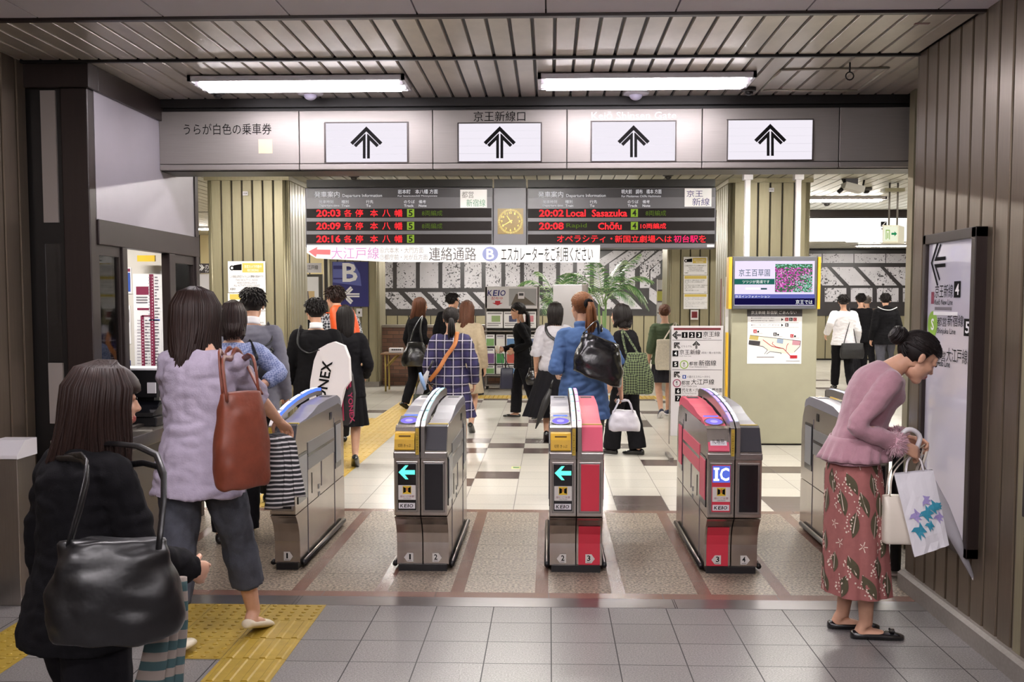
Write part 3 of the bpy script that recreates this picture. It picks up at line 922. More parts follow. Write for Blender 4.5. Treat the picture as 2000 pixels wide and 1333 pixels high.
# ------------------------------------------------------------------ departure boards
DY = 12.28
M_board = mat('board_grey', '#5c5a60', 0.4, 0.2)
M_board_dk = mat('board_dark_grey', '#3d3b40', 0.35, 0.2)
M_led = mat('led_window', '#12090a', 0.55, spec=.2)
M_red = emat('red_led', '#ff2a30', 2.2)
M_pink = emat('pink_led', '#ff2060', 2.0)
M_green = emat('green_led', '#8aa83a', 1.0)
M_greend = emat('dim_green_led', '#6f8a35', 0.6)
M_wletter = emat('lit_white_lettering', '#f2f0f4', 0.85)
def board(label, x0, x1, rows, dest_j, dest_e, tlx, loc):
    t = thing('departure_board', label, 'departure board', loc, 'departure boards')
    mb = MB(); mb.prect((x0, 366, x1, 486 if x0 > 900 else 484), DY, M_board, .25); mb.build('housing', t, bevel=.01)
    mb = MB(); mb.prect((x0 + 2, 350, x1 - 2, 366), DY + .06, M_dark, .15); mb.build('hanger', t)
    mb = MB(); mb.prect((x0 + 3, 368, x1 - 3, 386.5), DY - .003, M_board_dk, .003); mb.build('header', t)
    ox = tlx
    mb = MB()
    for s_, r_, b_ in (('発車案内', (ox, 374, ox + 49, 386), .02), ('Departure Information', (ox + 55, 379, ox + 132, 387), 0), (dest_j, (ox + 163, 370, ox + 241, 379), .015), (dest_e, (ox + 163, 381, ox + 240, 385.5), 0), ('発車時刻', (ox + 9, 391, ox + 37, 397.5), .02), ('Departure time', (ox + 9, 399.5, ox + 49, 405), .01), ('種別', (ox + 53, 391, ox + 67, 397.5), .02), ('Train', (ox + 53, 399.5, ox + 69, 404.5), .01), ('行先', (ox + 101, 391, ox + 115, 397.5), .02), ('To', (ox + 101, 399.5, ox + 110, 404.5), .01), ('のりば', (ox + 175, 391, ox + 196, 397.5), .02), ('Track', (ox + 175, 399.5, ox + 194, 404.5), .01), ('備考', (ox + 204, 391, ox + 218, 397.5), .02), ('Note', (ox + 204, 399.5, ox + 219, 404.5), .01)):
        mb.ptext(s_, r_, DY - .006, M_wletter, b_)
    mb.build('lettering', t)
    for k, row in enumerate(rows):
        yy = 407 + 25.2 * k
        mb = MB(); mb.prect((x0 + 2, yy, x1 - 3, yy + 19), DY - .004, M_led, .004)
        w = mb.build('led_row', t)
        mb = MB()
        for s_, dx0, dx1, mt, b_ in row:
            if s_ == '■':
                continue
            if mt == 'track':
                mb.prect((ox + dx0, yy + 1.5, ox + dx1, yy + 17), DY - .006, M_green)
                mb.ptext(s_, (ox + dx0 + 3, yy + 3, ox + dx1 - 3, yy + 15.5), DY - .008, M_led, .02)
            else:
                dy = 4 if mt in (M_greend,) or '両' in s_ else 2.5
                mb.ptext(s_, (ox + dx0, yy + dy, ox + dx1, yy + 19 - dy), DY - .007, mt, b_)
        w['_o'] = t['_o']
        mb.build('led_text', w)
    return t
L_rows = []
for tm, note in (('20:03', 1), ('20:09', 1), ('20:16', 0)):
    r_ = [(tm, 4, 51, M_red, .025)]
    for ch, xx in (('各', 58), ('停', 80), ('本', 109), ('八', 133), ('幡', 157)):
        r_.append((ch, xx, xx + 15, M_red, .02))
    r_.append(('5', 181, 195, 'track', 0))
    if note: r_.append(('8両編成', 210, 250, M_greend, 0))
    L_rows.append(r_)
board('left departure board with three red train rows and the green-inked notice', 597, 963, L_rows, '岩本町　本八幡 方面', 'For Iwamotochō Motoyawata', 614, P(780, 484, DY))
R_rows = [[('20:02', 2, 50, M_red, .025), ('Local', 55, 93, M_red, .015), ('Sasazuka', 105, 174, M_red, .015), ('4', 181, 195, 'track', 0), ('8両編成', 210, 250, M_greend, 0)],
          [('20:08', 2, 50, M_red, .025), ('Rapid', 55, 95, M_greend, .01), ('Chōfu', 117, 163, M_red, .015), ('4', 181, 195, 'track', 0), ('10両編成', 200, 250, M_red, .01)],
          [('オペラシティ・', 37, 145, M_red, .015), ('新国立劇場へは', 150, 261, M_red, .01), ('初台駅', 265, 312, M_pink, .02), ('を', 314, 328, M_red, .015)]]
board('right departure board with romanised rows and a scrolling red message', 1029, 1399, R_rows, '明大前　調布　橋本 方面', 'For Meidaimae Chōfu Hashimoto', 1051, P(1215, 486, DY))
t = thing('clock_cabinet', 'grey cabinet with a square amber lit clock between the departure boards', 'clock', P(996, 484, DY))
mb = MB(); mb.prect((963.5, 366, 1028.5, 484), DY, M_board, .25); mb.build('housing', t, bevel=.01)
mb = MB(); mb.prect((965, 350, 1027, 366), DY + .06, M_dark, .15); mb.build('hanger', t)
M_amber = mat('amber_clock_glass', '#6e5a2a', .35, emit='#8f6a22', estr=.25)
mb = MB(); mb.prect((972, 407.5, 1022, 457.5), DY - .004, M_amber, .004); f_ = mb.build('clock_face', t); f_['_o'] = t['_o']
M_gold = emat('lit_clock_marks', '#ffe68a', 1.6)
mb = MB()
cx, cy = 997, 432.5
for k in range(60):
    a = k * math.pi / 30
    r0_, r1_ = (20.5, 24) if k % 5 else (20, 24.5)
    w = .35
    ca, sa = math.cos(a), math.sin(a)
    mb.ppoly([(cx + r0_ * sa - w * ca, cy - r0_ * ca - w * sa), (cx + r0_ * sa + w * ca, cy - r0_ * ca + w * sa), (cx + r1_ * sa + w * ca, cy - r1_ * ca + w * sa), (cx + r1_ * sa - w * ca, cy - r1_ * ca - w * sa)], DY - .007, M_gold)
for k in range(1, 13):
    a = k * math.pi / 6
    w = 1.5 if k < 10 else 2.6
    mb.ptext(str(k), (cx + 17 * math.sin(a) - w, cy - 17 * math.cos(a) - 2.2, cx + 17 * math.sin(a) + w, cy - 17 * math.cos(a) + 2.2), DY - .007, M_gold, .02)
mb.build('numerals', f_)
def hand(name, ang, l, w):
    a = math.radians(ang)
    ca, sa = math.cos(a), math.sin(a)
    mb = MB(); mb.ppoly([(cx - 4 * sa - w * ca, cy + 4 * ca - w * sa), (cx - 4 * sa + w * ca, cy + 4 * ca + w * sa), (cx + l * sa + w * .5 * ca, cy - l * ca + w * .5 * sa), (cx + l * sa - w * .5 * ca, cy - l * ca - w * .5 * sa)], DY - .010, M_gold, .002)
    mb.build(name, f_)
hand('hour_hand', -33, 13, 1.1); hand('minute_hand', 240, 17, 1.0)
def notice(label, rect, l1, r1, l2, r2, c1, c2):
    t = thing('taped_notice', label, 'notice', P(rect[0], rect[3], DY - .01), 'paper notices on the departure boards')
    mb = MB(); mb.prect(rect, DY - .009, M_white2, .003); mb.build('paper', t)
    mb = MB(); mb.ptext(l1, r1, DY - .012, c1, .03); mb.ptext(l2, r2, DY - .012, c2, .03); mb.build('lettering', t)
M_gry_txt = mat('faded_ink', '#7d7b7c', .6)
M_grn_txt = mat('green_ink', '#5f9a80', .6)
M_blu_txt = mat('violet_ink', '#44407e', .6)
notice('white paper notice with green lettering on the left departure board', (899, 370.5, 951, 406), '都営', (902, 374, 925, 387), '新宿線', (911, 389.5, 948, 404), M_gry_txt, M_grn_txt)
notice('white paper notice with violet lettering on the right departure board', (1337, 368, 1390, 404), '京王', (1341, 372, 1373, 385), '新線', (1352, 387, 1386, 402), M_blu_txt, M_blu_txt)
mb = MB(); mb.prect((1381, 478, 1395, 483), DY - .004, M_whitep, .004)
tag(mb.build('maker_plate'), 'tiny white maker plate at the lower right corner of the right board', 'plate')

# banner
NYB = DY - .005
t = thing('hanging_banner', 'long white banner with red arrow hung under the departure boards', 'banner', P(880, 512, NYB))
mb = MB(); mb.ppoly([(599, 479), (1172, 479), (1171, 513), (755, 512), (618, 505), (599, 494)], NYB, M_white2, .004); mb.build('cloth', t)
M_bpink = mat('banner_pink', '#c58ac4', .6); M_bred = mat('banner_red', '#e2686e', .6); M_bgry = mat('banner_grey', '#9b979c', .6); M_bblu = mat('banner_blue', '#7f86b4', .6)
mb = MB()
mb.ppoly([(602.5, 491.5), (620, 482.5), (619, 487.5), (645.5, 488), (645, 498), (618.5, 497), (617, 502.5)], NYB - .003, M_bred)
mb.build('arrow', t)
mb = MB(); mb.ptext('大江戸線', (647, 483, 740, 506.5), NYB - .003, M_bpink, .03)
mb.ptext('⑥六本木・大門方面', (742, 483, 827, 495), NYB - .003, M_bgry, 0); mb.ptext('⑦都庁前・光が丘方面', (742, 497, 835, 508), NYB - .003, M_bgry, 0)
mb.ptext('連絡通路', (838, 483, 930, 509.5), NYB - .003, mat('banner_dark', '#4c484c', .6), .04)
mb.ptext('エスカレーターをご利用ください', (979, 482, 1158, 511), NYB - .003, M_ink, .012)
mb.build('lettering', t)
mb = MB()
ctr = P(957.5, 496.5, NYB); rr_ = P(973, 496.5, NYB).x - ctr.x
mb.poly([(ctr.x + rr_ * math.cos(a * .2618), NYB - .003, ctr.z + rr_ * .93 * math.sin(a * .2618)) for a in range(24)], M_bblu)
mb.ptext('B', (950, 486.5, 965, 506.5), NYB - .005, M_white2, .06)
mb.build('letter_roundel', t)

# ------------------------------------------------------------------ notices and signs on the pillars
M_ypap = mat('yellow_header', '#d8be5a', .5)
def surveillance(rect, Y, side, names):
    x0, y0, x1, y1 = rect
    W, H = x1 - x0, y1 - y0
    hs = [(0, .345), (.352, .70), (.707, 1.0)]
    for k, (a, b) in enumerate(hs):
        r_ = (x0, y0 + H * a, x1, y0 + H * b)
        t = thing('security_notice', names[k], 'notice', P((x0 + x1) / 2, r_[3], Y), 'surveillance notices on the pillars')
        mb = MB(); mb.prect(r_, Y, M_white2, .004); mb.build('sheet', t)
        mb = MB()
        def R(u0, v0, u1, v1): return (x0 + W * u0, r_[1] + (r_[3] - r_[1]) * v0, x0 + W * u1, r_[1] + (r_[3] - r_[1]) * v1)
        if k == 0:
            mb.prect(R(.38, .06, .95, .36), Y - .002, M_ypap)
            mb.ppoly([(x0 + W * .14, r_[1] + H * .045), (x0 + W * .36, r_[1] + H * .03), (x0 + W * .36, r_[1] + H * .10), (x0 + W * .14, r_[1] + H * .10)], Y - .002, M_ink)
            c = P(x0 + W * .1, r_[1] + H * .075, Y); q = W * .07 * Y / FPX
            mb.poly([(c.x + q * math.cos(i * .5236), Y - .003, c.z + q * math.sin(i * .5236)) for i in range(12)], M_ink)
            mb.poly([(c.x + q * .5 * math.cos(i * .5236), Y - .004, c.z + q * .5 * math.sin(i * .5236)) for i in range(12)], M_white2)
            mb.ptext('防犯カメラ作動中', R(.44, .12, .9, .22), Y - .004, M_white2)
            mb.ptext('RECORDING', R(.52, .25, .82, .33), Y - .004, M_white2)
            mb.ptext('この施設は防犯カメラによる警備を実施中です', R(.05, .45, .95, .53), Y - .002, M_ink, .02)
            for q_, (s_, a_, b_) in enumerate((('THIS FACILITY IS UNDER', .2, .8), ('VIDEO SURVEILLANCE', .23, .77), ('ALL ACTIVITY IS RECORDED', .15, .86))):
                mb.ptext(s_, R(a_, .57 + .088 * q_, b_, .635 + .088 * q_), Y - .002, M_grey_ink)
            keio(mb, R(.05, .86, .2, .92), Y - .002, M_ink); mb.ptext('京王', R(.88, .86, .96, .92), Y - .002, M_ink, .02)
        else:
            mb.prect(R(.04, .03, .96, .20), Y - .002, M_ypap)
            lines = ['当京王電鉄では、お客様の安全を第一に考え防犯', '施設、防犯カメラ等による特別警備を実施して', 'います。', '大変ご迷惑をおかけ致しますが不審者・不審物等を見かけ', 'た場合、駅係員・警備員またはお近くの係員等お', '声をかけください。', 'ご理解ご協力をお願いいたします。']
            mt = M_ink if k == 1 else M_bgry
            for q_, s_ in enumerate(lines):
                mb.ptext(s_, R(.05, .25 + .093 * q_, .05 + .9 * len(s_) / 24, .31 + .093 * q_), Y - .002, mt, .01)
            mb.ptext('京王', R(.86, .91, .96, .96), Y - .002, mt, .02)
        mb.build('print', t)
surveillance((446, 510.5, 518, 688), 12.27, 0, ['camera surveillance notice uppermost on the left pillar beside the office', 'yellow headed text notice in the middle of the left pillar set', 'lowest yellow headed notice on the left pillar, partly behind the grey jacket'])
surveillance((1335, 502, 1382, 604), 18.57, 0, ['camera surveillance notice uppermost on the pillar above the guide board', 'yellow headed text notice in the middle of the right pillar set', 'lowest yellow headed notice on the pillar above the guide board'])
for px, py, Y, lab in ((479, 378, 12.27, 'tiny white number plate high on the left olive pillar'), (1507, 371, 12.72, 'tiny white number plate high on the right olive pillar')):
    t = thing('number_plate', lab, 'plate', P(px, py + 4, Y), 'pillar number plates')
    mb = MB(); mb.prect((px - 5, py - 4, px + 5, py + 4), Y, M_whitep, .004); mb.build('plate', t)
    mb = MB(); mb.ptext('104' if px < 900 else '105', (px - 3.5, py - 2, px + 3.5, py + 2), Y - .003, M_ink); mb.build('lettering', t)
# red alarm box
t = thing('alarm_box', 'small dark red box under the notices on the right pillar', 'alarm box', P(1357, 624, 18.5))
mb = MB(); mb.prect((1349, 606, 1364, 625), 18.5, M_whitep, .07); mb.build('case', t, bevel=.005)
mb = MB(); mb.prect((1351, 609, 1362, 621), 18.49, mat('dark_red', '#6a1c26', .3), .01); mb.build('cover', t)
# letter B exit sign
SY = 19.86
t = thing('exit_letter_sign', 'dark blue sign with big white letter and left arrow on the pillar', 'sign', P(685, 600, SY))
M_nvy = mat('deep_blue', '#25246c', .4)
mb = MB(); mb.prect((650, 511.5, 719, 599.5), SY, M_nvy, .03); mb.build('panel', t)
mb = MB(); mb.ppoly([(650, 512), (690, 512), (703, 535), (706, 559), (650, 552)], SY - .003, mat('mid_blue_photo', '#5b62a6', .4)); mb.prect((651, 519, 690, 526), SY - .004, M_nvy); mb.prect((651, 543, 690, 546), SY - .004, M_nvy); mb.build('photo_print', t)
mb = MB(); mb.ptext('B', (669, 514, 698, 551), SY - .006, M_white2, .035); mb.build('letter', t)
mb = MB()
def arrow_left(mb, cx, cy, Y, s, mt):
    def q(pts): mb.ppoly([(cx + a * s, cy + b * s) for a, b in pts], Y, mt)
    q([(-32, 0), (0, -32), (5, -27), (-22, 0), (5, 27), (0, 32)])
    for sg in (1, -1):
        q([(32, sg * 1.5), (-17, sg * 1.5), (-17, sg * 3), (5, sg * 25), (9.5, sg * 20.5), (-4, sg * 7), (32, sg * 7)])
arrow_left(mb, 684.5, 577, SY - .004, .55, M_white2); mb.build('arrow', t)
for nm, r_, Y, lab in (('card_reader', (696, 603, 707, 619), 19.85, 'small grey wall switch plate under the blue letter sign'), ('wall_socket', (699, 722, 706, 735), 19.85, 'small white wall socket low on the pillar under the blue sign')):
    t = thing(nm, lab, 'wall fitting', P(r_[0], r_[3], Y))
    mb = MB(); mb.prect(r_, Y, M_whitep, .03); mb.build('plate', t)
    mb = MB(); mb.prect((r_[0] + 4, r_[1] + 6, r_[2] - 4, r_[3] - 6), Y - .004, M_ink, .004); mb.build('slot', t)
# direction plate and framed map on the left
FY = 20.6
t = thing('direction_plate', 'white plate with the line name above the framed map', 'sign', P(608, 532, FY))
mb = MB(); mb.prect((580, 514, 627, 533), FY, M_whitep, .05); mb.build('plate', t)
mb = MB(); mb.ptext('は大江戸線', (587, 518, 621, 527), FY - .003, M_ink); mb.ptext('Line', (592, 528.5, 602, 531), FY - .003, M_grey_ink); mb.build('lettering', t)
t = thing('framed_map', 'tall dark framed area map behind the dark suited student', 'map', P(608, 760, FY))
mb = MB(); mb.prect((575, 536, 629, 758), FY, mat('map_frame', '#4a4640', .4, .4), .12); mb.build('frame', t, bevel=.01)
mb = MB(); mb.prect((580, 541, 622, 660), FY - .004, M_white2, .004); s_ = mb.build('map_sheet', t); s_['_o'] = t['_o']
mb = MB(); mb.prect((582, 569, 614, 640), FY - .006, mat('map_tan', '#d2b585', .5)); mb.ppoly([(600, 569), (602, 569), (606, 600), (600, 640), (597, 640), (602, 600)], FY - .008, M_grey_ink); mb.ppoly([(604, 590), (614, 583), (614, 586), (605, 594)], FY - .008, M_grey_ink); mb.build('map_print', s_)
# dark sign far left
t = thing('direction_sign', 'dark hanging sign with white arrow past the end of the ticket office', 'sign', P(398, 534, 18.0))
mb = MB(); mb.prect((330, 515, 408.5, 534), 18.0, mat('aubergine_black', '#2d2126', .4), .1); mb.build('panel', t)
mb = MB(); mb.ptext('の', (400, 518, 408, 526), 17.99, M_white2, .02); mb.ptext('Tr', (400, 527.5, 408, 532.5), 17.99, M_white2, .01)
for k in range(2): mb.ppoly([(388 + 4 * k, 517), (390 + 4 * k, 517), (396 + 3 * k, 523), (390 + 4 * k, 529), (388 + 4 * k, 529), (393 + 3 * k, 523)], 17.99, M_white2)
mb.build('lettering', t)
mb = MB(); mb.prect((388, 535, 408, 775), 18.05, M_whitep, .04); tag(mb.build('white_panel'), 'plain white board under the dark arrow sign beyond the office', 'board')

# ------------------------------------------------------------------ rack, table, cabinet, palms
RY = 19.4
t = thing('leaflet_rack', 'tall white leaflet rack with railway header in front of the brick wall', 'leaflet rack', PF(1000, 760))
q0, q1 = P(947, 760, RY), P(1052, 560, RY)
xa, xb, zb_, zt_ = q0.x, q1.x, 0.0, q1.z
mb = MB(); mb.prect((947, 560, 1052.5, 603.5), RY, M_whitep, .2); h_ = mb.build('header', t, bevel=.01); h_['_o'] = t['_o']
mb = MB(); keio(mb, (951.5, 567, 989, 578.5), RY - .004, M_nvy); mb.ptext('配布中', (960, 580, 982, 586), RY - .004, mat('red_print', '#b3202c', .5), .02)
mb.ppoly([(967, 588), (977, 588), (977, 592), (982, 592), (972, 597), (961, 592), (967, 592)], RY - .004, MATS['red_print']); mb.build('lettering', h_)
mb = MB(); mb.prect((994, 564, 1048, 598), RY - .004, mat('photo_grey', '#9a999c', .4)); mb.ppoly([(998, 596), (1046, 596), (1022, 578), (1008, 574)], RY - .006, mat('track_brown', '#5a5148', .6)); mb.prect((1012, 571, 1024, 584), RY - .008, M_whitep); mb.prect((1013.5, 573, 1022.5, 578), RY - .01, M_board_dk); mb.build('train_photo', h_)
def rz(py): return P(1000, py, RY).z
for px in (947.5, 1049.5):
    mb = MB(); x_ = P(px, 700, RY).x; mb.box(x_, x_ + .035, RY, RY + .4, .06, zt_, M_beamp); mb.build('upright', t)
for py in (646, 732, 752):
    mb = MB(); mb.box(xa, xb, RY - (.12 if py < 740 else .05), RY + .38, rz(py) - .02, rz(py), M_beamp); mb.build('shelf', t)
mb = MB(); mb.box(xa + .03, xb - .03, RY + .3, RY + .33, .2, zt_, mat('rack_back', '#8b8682', .5)); mb.build('back', t)
for px in (949, 1046):
    for dy in (0, .36):
        mb = MB(); x_ = P(px, 700, RY).x; mb.tube([(x_, RY + dy + .02, .03), (x_ + .03, RY + dy + .02, .03)], .03, M_black, 10); mb.build('caster', t)
rr = random.Random(5)
pal = ['#7da86a', '#c05a50', '#8390b8', '#e8e6e2', '#d8c978', '#7a5a90', '#5f86b8', '#d9a0a0', '#3f8a4a', '#c9c6c8']
lf = [(950, 609, 982, 641), (984, 609, 1014, 641), (1016, 609, 1047, 641)]
lab_l = ['newspaper style leaflet with green picture on the top rack shelf, left', 'leaflet with dark blue picture in the middle of the top rack shelf', 'leaflet with pink picture on the top rack shelf, right']
k = 0
for i, r_ in enumerate(lf):
    sheet('leaflet', lab_l[i], 'leaflet', r_, RY - .05 - .002 * i, M_white2, [((r_[0] + 10, r_[1] + 8, r_[2] - 5, r_[1] + 20), mat('leaf_a%d' % i, ['#9ab07c', '#4d4f72', '#d58a98'][i], .5)), ((r_[0] + 2, r_[1] + 2, r_[2] - 2, r_[1] + 5), M_bgry), ((r_[0] + 2, r_[1] + 22, r_[2] - 4, r_[1] + 24), M_bgry), ((r_[0] + 2, r_[1] + 26, r_[2] - 8, r_[1] + 28), M_bgry)], 'leaflets in the rack')
rows = [(654, 677), (681, 711), (714, 731)]
names_r = ['second', 'third', 'lowest']
cols = ['green', 'red', 'slate blue', 'white', 'straw', 'purple', 'sky blue', 'pink', 'deep green', 'grey']
for ri, (ya, yb) in enumerate(rows):
    for ci in range(5):
        x0 = 949 + 20 * ci
        c = (ri * 5 + ci * 3) % 10
        sheet('leaflet', '%s leaflet in the %s row of the rack, place %s from the left' % (cols[c], names_r[ri], ['first', 'second', 'third', 'fourth', 'fifth'][ci]), 'leaflet', (x0, ya, x0 + 17, yb), RY - .02, M_white2 if c != 3 else M_whitep,
              [((x0 + 1, ya + 1 + (yb - ya) * .3, x0 + 16, yb - 1), mat('leaf_c%d' % c, pal[c], .5)), ((x0 + 2, ya + 2, x0 + 14, ya + 4), M_grey_ink)], 'leaflets in the rack')
# folding table + toy train
TY = 18.9
p0, p1 = P(744, 690, TY), P(822, 690, TY)
t = thing('folding_table', 'brown folding table with brass legs beside the brick wall', 'table', ((p0.x + p1.x) / 2, TY, 0))
M_brass = mat('brass_leg', '#a08a48', .35, .6)
mb = MB(); mb.box(p0.x, p1.x, TY - .05, TY + .5, p0.z - .03, p0.z, mat('table_brown', '#7b5a3e', .4)); mb.build('table_top', t, bevel=.006)
for x_ in (p0.x + .08, p1.x - .08):
    for y_ in (TY, TY + .42):
        mb = MB(); mb.tube([(x_, y_, 0), (x_, y_, p0.z - .03)], .016, M_brass, 8); mb.build('leg', t)
mb = MB()
for y_ in (TY, TY + .42): mb.tube([(p0.x + .08, y_, p0.z - .25), (p0.x + .28, y_, p0.z - .04)], .012, M_brass, 8)
mb.build('brace', t)
zt_ = p0.z
t = thing('model_train', 'small white model train on the folding table', 'model train', P(775, 688, TY + .1))
a, b = P(760, 686, TY + .1), P(788, 677, TY + .1)
mb = MB(); mb.box(a.x, b.x, TY + .05, TY + .15, zt_, zt_ + .09, M_whitep); mb.build('body', t, bevel=.015)
mb = MB()
for i in range(5):
    x_ = a.x + .05 + i * (b.x - a.x - .08) / 5
    mb.box(x_, x_ + .03, TY + .047, TY + .05, zt_ + .045, zt_ + .07, M_board_dk)
mb.build('side_windows', t)
# side table with white notice right of the plaid woman
t = thing('small_stand', 'small dark stand with white sheet beside the leaflet rack', 'stand', PF(937, 765))
q = P(937, 700, 19.2)
mb = MB(); mb.box(q.x - .13, q.x + .05, 19.25, 19.55, 0, P(937, 690, 19.2).z, mat('dark_wood', '#4b372c', .4)); mb.build('body', t, bevel=.006)
mb = MB(); mb.prect((926, 688, 941, 711), 19.2, M_white2, .004); s_ = mb.build('sheet', t); s_['_o'] = t['_o']
mb = MB()
for i in range(4): mb.prect((928, 692 + 4 * i, 938, 693.3 + 4 * i), 19.195, M_bgry)
mb.build('print', s_)
# white cabinet / board
CYY = 20.9
t = thing('display_cabinet', 'plain white free standing board with silver edge before the palms', 'board', PF(1118, 750))
a, b = P(1080, 690, CYY), P(1137, 556, CYY)
mb = MB(); mb.box(a.x, b.x, CYY, CYY + .5, .05, b.z, M_whitep); mb.build('panel', t, bevel=.008)
c = P(1149, 556, CYY).x
mb = MB(); mb.box(b.x, c - .03, CYY + .03, CYY + .47, .05, b.z, M_greyp); mb.build('side_face', t)
mb = MB(); mb.box(c - .03, c, CYY - .02, CYY + .52, 0, b.z + .02, M_beamp); mb.build('edge_post', t)
# palms
M_frond = mat('palm_green', '#4f7a45', 0.42, var=0.35, vscale=6, sheen=0)
M_frond2 = mat('palm_pale_green', '#8faa72', 0.42, var=0.2, vscale=6)
M_stem = mat('palm_stem', '#6d8a50', .5)
M_pot = mat('planter_brown', '#5a4438', .5)
def palm(cx, cy, stems, seed, label, spec):
    rr = random.Random(seed)
    t = thing('potted_palm', label, 'plant', (cx, cy, 0), 'potted palms by the far wall')
    mb = MB(); mb.lathe([(.2, 0), (.27, .4), (.29, .4), (.29, .44), (.25, .44), (.24, .40)], (cx, cy, 0), M_pot, 20); mb.build('planter', t)
    mb = MB()
    for (dx, dy, h) in stems:
        mb.tube([(cx + dx * .3, cy + dy * .3, .4), (cx + dx * .7, cy + dy * .7, .4 + (h - .4) * .5), (cx + dx, cy + dy, h)], [.03, .026, .02], M_stem, 8)
    mb.build('stems', t)
    for (ax, ay, h, ex, ey, ez, arch, ln) in spec:
        p0 = Vector((cx + ax, cy + ay, h)); p2 = Vector((cx + ex, cy + ey, ez))
        p1 = (p0 + p2) / 2 + Vector((0, 0, arch))
        mb = MB()
        n = 26
        pts = []
        for i in range(n + 1):
            s_ = i / n
            pts.append(p0 * (1 - s_) ** 2 + p1 * 2 * s_ * (1 - s_) + p2 * s_ * s_)
        mb.tube(pts, [.010 * (1 - .8 * i / n) for i in range(n + 1)], M_stem, 5)
        for i in range(4, n + 1):
            s_ = i / n
            tg = (pts[min(n, i + 1)] - pts[i - 1]).normalized()
            sd = tg.cross(Vector((0, 0, 1)))
            if sd.length < .05: sd = Vector((1, 0, 0))
            sd.normalize()
            L = ln * (math.sin(math.pi * min(1, .12 + s_ * .86)) ** .6) * rr.uniform(.85, 1.1)
            for sg in (1, -1):
                d = (sd * sg * .72 + tg * .62 + Vector((0, 0, -.18 + rr.uniform(-.12, .1)))).normalized()
                up = d.cross(tg).normalized()
                w = tg * .014
                a = pts[i]
                m_ = a + d * L * .5 + Vector((0, 0, -.03 * L))
                e = a + d * L + Vector((0, 0, -.28 * L))
                th = up * .0015
                mt = M_frond2 if rr.random() < .3 else M_frond
                mb.add([a - w * .4, a + w * .4, m_ + w, m_ - w, e], [(0, 1, 2, 3), (3, 2, 4)], mt)
        mb.build('frond', t)
PYY = 23.2
q = P(1178, 640, PYY).x
palm(q, PYY, [(-.10, 0, 1.55), (.06, .05, 1.65), (0, -.06, 1.4)], 2, 'large potted palm with arching fronds behind the white board', [
    (0, 0, 1.6, .75, -.2, 2.62, .25, .42), (.05, 0, 1.6, 1.05, -.15, 2.05, .55, .40), (.05, 0, 1.6, .95, .1, 1.62, .75, .38), (-.05, 0, 1.5, -.8, -.2, 2.15, .62, .40),
    (-.05, 0, 1.5, -1.2, 0, 1.75, .95, .42), (0, 0, 1.55, -.2, -.4, 2.45, .3, .38), (.02, 0, 1.55, .3, -.6, 2.1, .5, .36), (0, 0, 1.5, .62, -.5, 1.55, .6, .36), (-.02, 0, 1.5, -.45, -.5, 1.8, .5, .36), (0, 0, 1.6, .45, .3, 2.5, .25, .4), (0, 0, 1.55, .95, -.3, 1.45, .9, .34)])
q2 = P(1090, 640, PYY - .5).x
palm(q2, PYY - .3, [(-.05, 0, 1.3), (.07, 0, 1.5)], 4, 'smaller potted palm with drooping fronds left of the white board', [
    (0, 0, 1.4, -.85, -.2, 1.95, .65, .42), (0, 0, 1.4, -.75, 0, 1.5, .7, .36), (0, 0, 1.4, .2, -.3, 2.2, .3, .38), (0, 0, 1.35, -.3, -.4, 1.35, .6, .34), (0, 0, 1.4, .6, -.2, 1.9, .5, .36), (0, 0, 1.4, -.45, .1, 2.25, .4, .38)])
# narrow leaflet stand right of the palms
t = thing('leaflet_stand', 'narrow upright stand of white and yellow leaflets beside the right pillar', 'leaflet stand', PF(1288, 745))
mb = MB(); a, b = P(1283, 740, 20), P(1294, 545, 20); mb.box(a.x, b.x, 20.0, 20.2, 0, b.z, M_beamp); mb.build('frame', t)
for i, mt in enumerate((M_white2, mat('lemon', '#d9d873', .5), M_white2, M_white2)):
    mb = MB(); mb.prect((1283.5, 547 + 22 * i, 1293.5, 566 + 22 * i), 19.98, mt, .02); mb.build('leaflet_pocket', t)

# ------------------------------------------------------------------ standing line guide board
GY = 10.9
t = thing('guide_board', 'white standing board listing numbered lines beside the information kiosk', 'sign board', PF(1360, 870))
def gp(x, y): return P(x, y, GY)
mb = MB(); mb.prect((1309, 637, 1413, 852), GY, M_whitep, .03); mb.build('panel', t, bevel=.004)
for r_ in ((1306.5, 637, 1310, 868), (1412, 637, 1415.5, 868)):
    mb = MB(); mb.prect(r_, GY - .005, M_beamp, .04); mb.build('post', t)
mb = MB()
for xx in (1308, 1414):
    p = P(xx, 868, GY); mb.box(p.x - .02, p.x + .02, GY - .2, GY + .25, 0, .03, M_beamp)
mb.build('foot', t)
mb = MB(); mb.prect((1316, 641, 1408, 645), GY - .003, MATS['dark_red']); mb.build('top_bar', t)
mb = MB()
for y in (664.5, 722.5): mb.prect((1313, y, 1410, y + .8), GY - .003, M_grey_ink)
def num(n, x0, y0, s_=11.5):
    mb.prect((x0, y0, x0 + s_, y0 + s_), GY - .003, M_ink); e_ = 1.6 if n == '1' else 0; mb.ptext(n, (x0 + 3.5 + e_, y0 + 2, x0 + s_ - 3 - e_, y0 + s_ - 2), GY - .005, M_white2, .04)
for i, n_ in enumerate('123'): num(n_, 1331.5 + 14 * i, 649)
mb.ptext('京王線', (1373, 648, 1406, 658), GY - .003, M_ink, .01); mb.ptext('Keiō Line', (1373, 659.5, 1389, 662.5), GY - .003, M_grey_ink)
arrow_left(mb, 1321.5, 655, GY - .003, .27, M_ink)
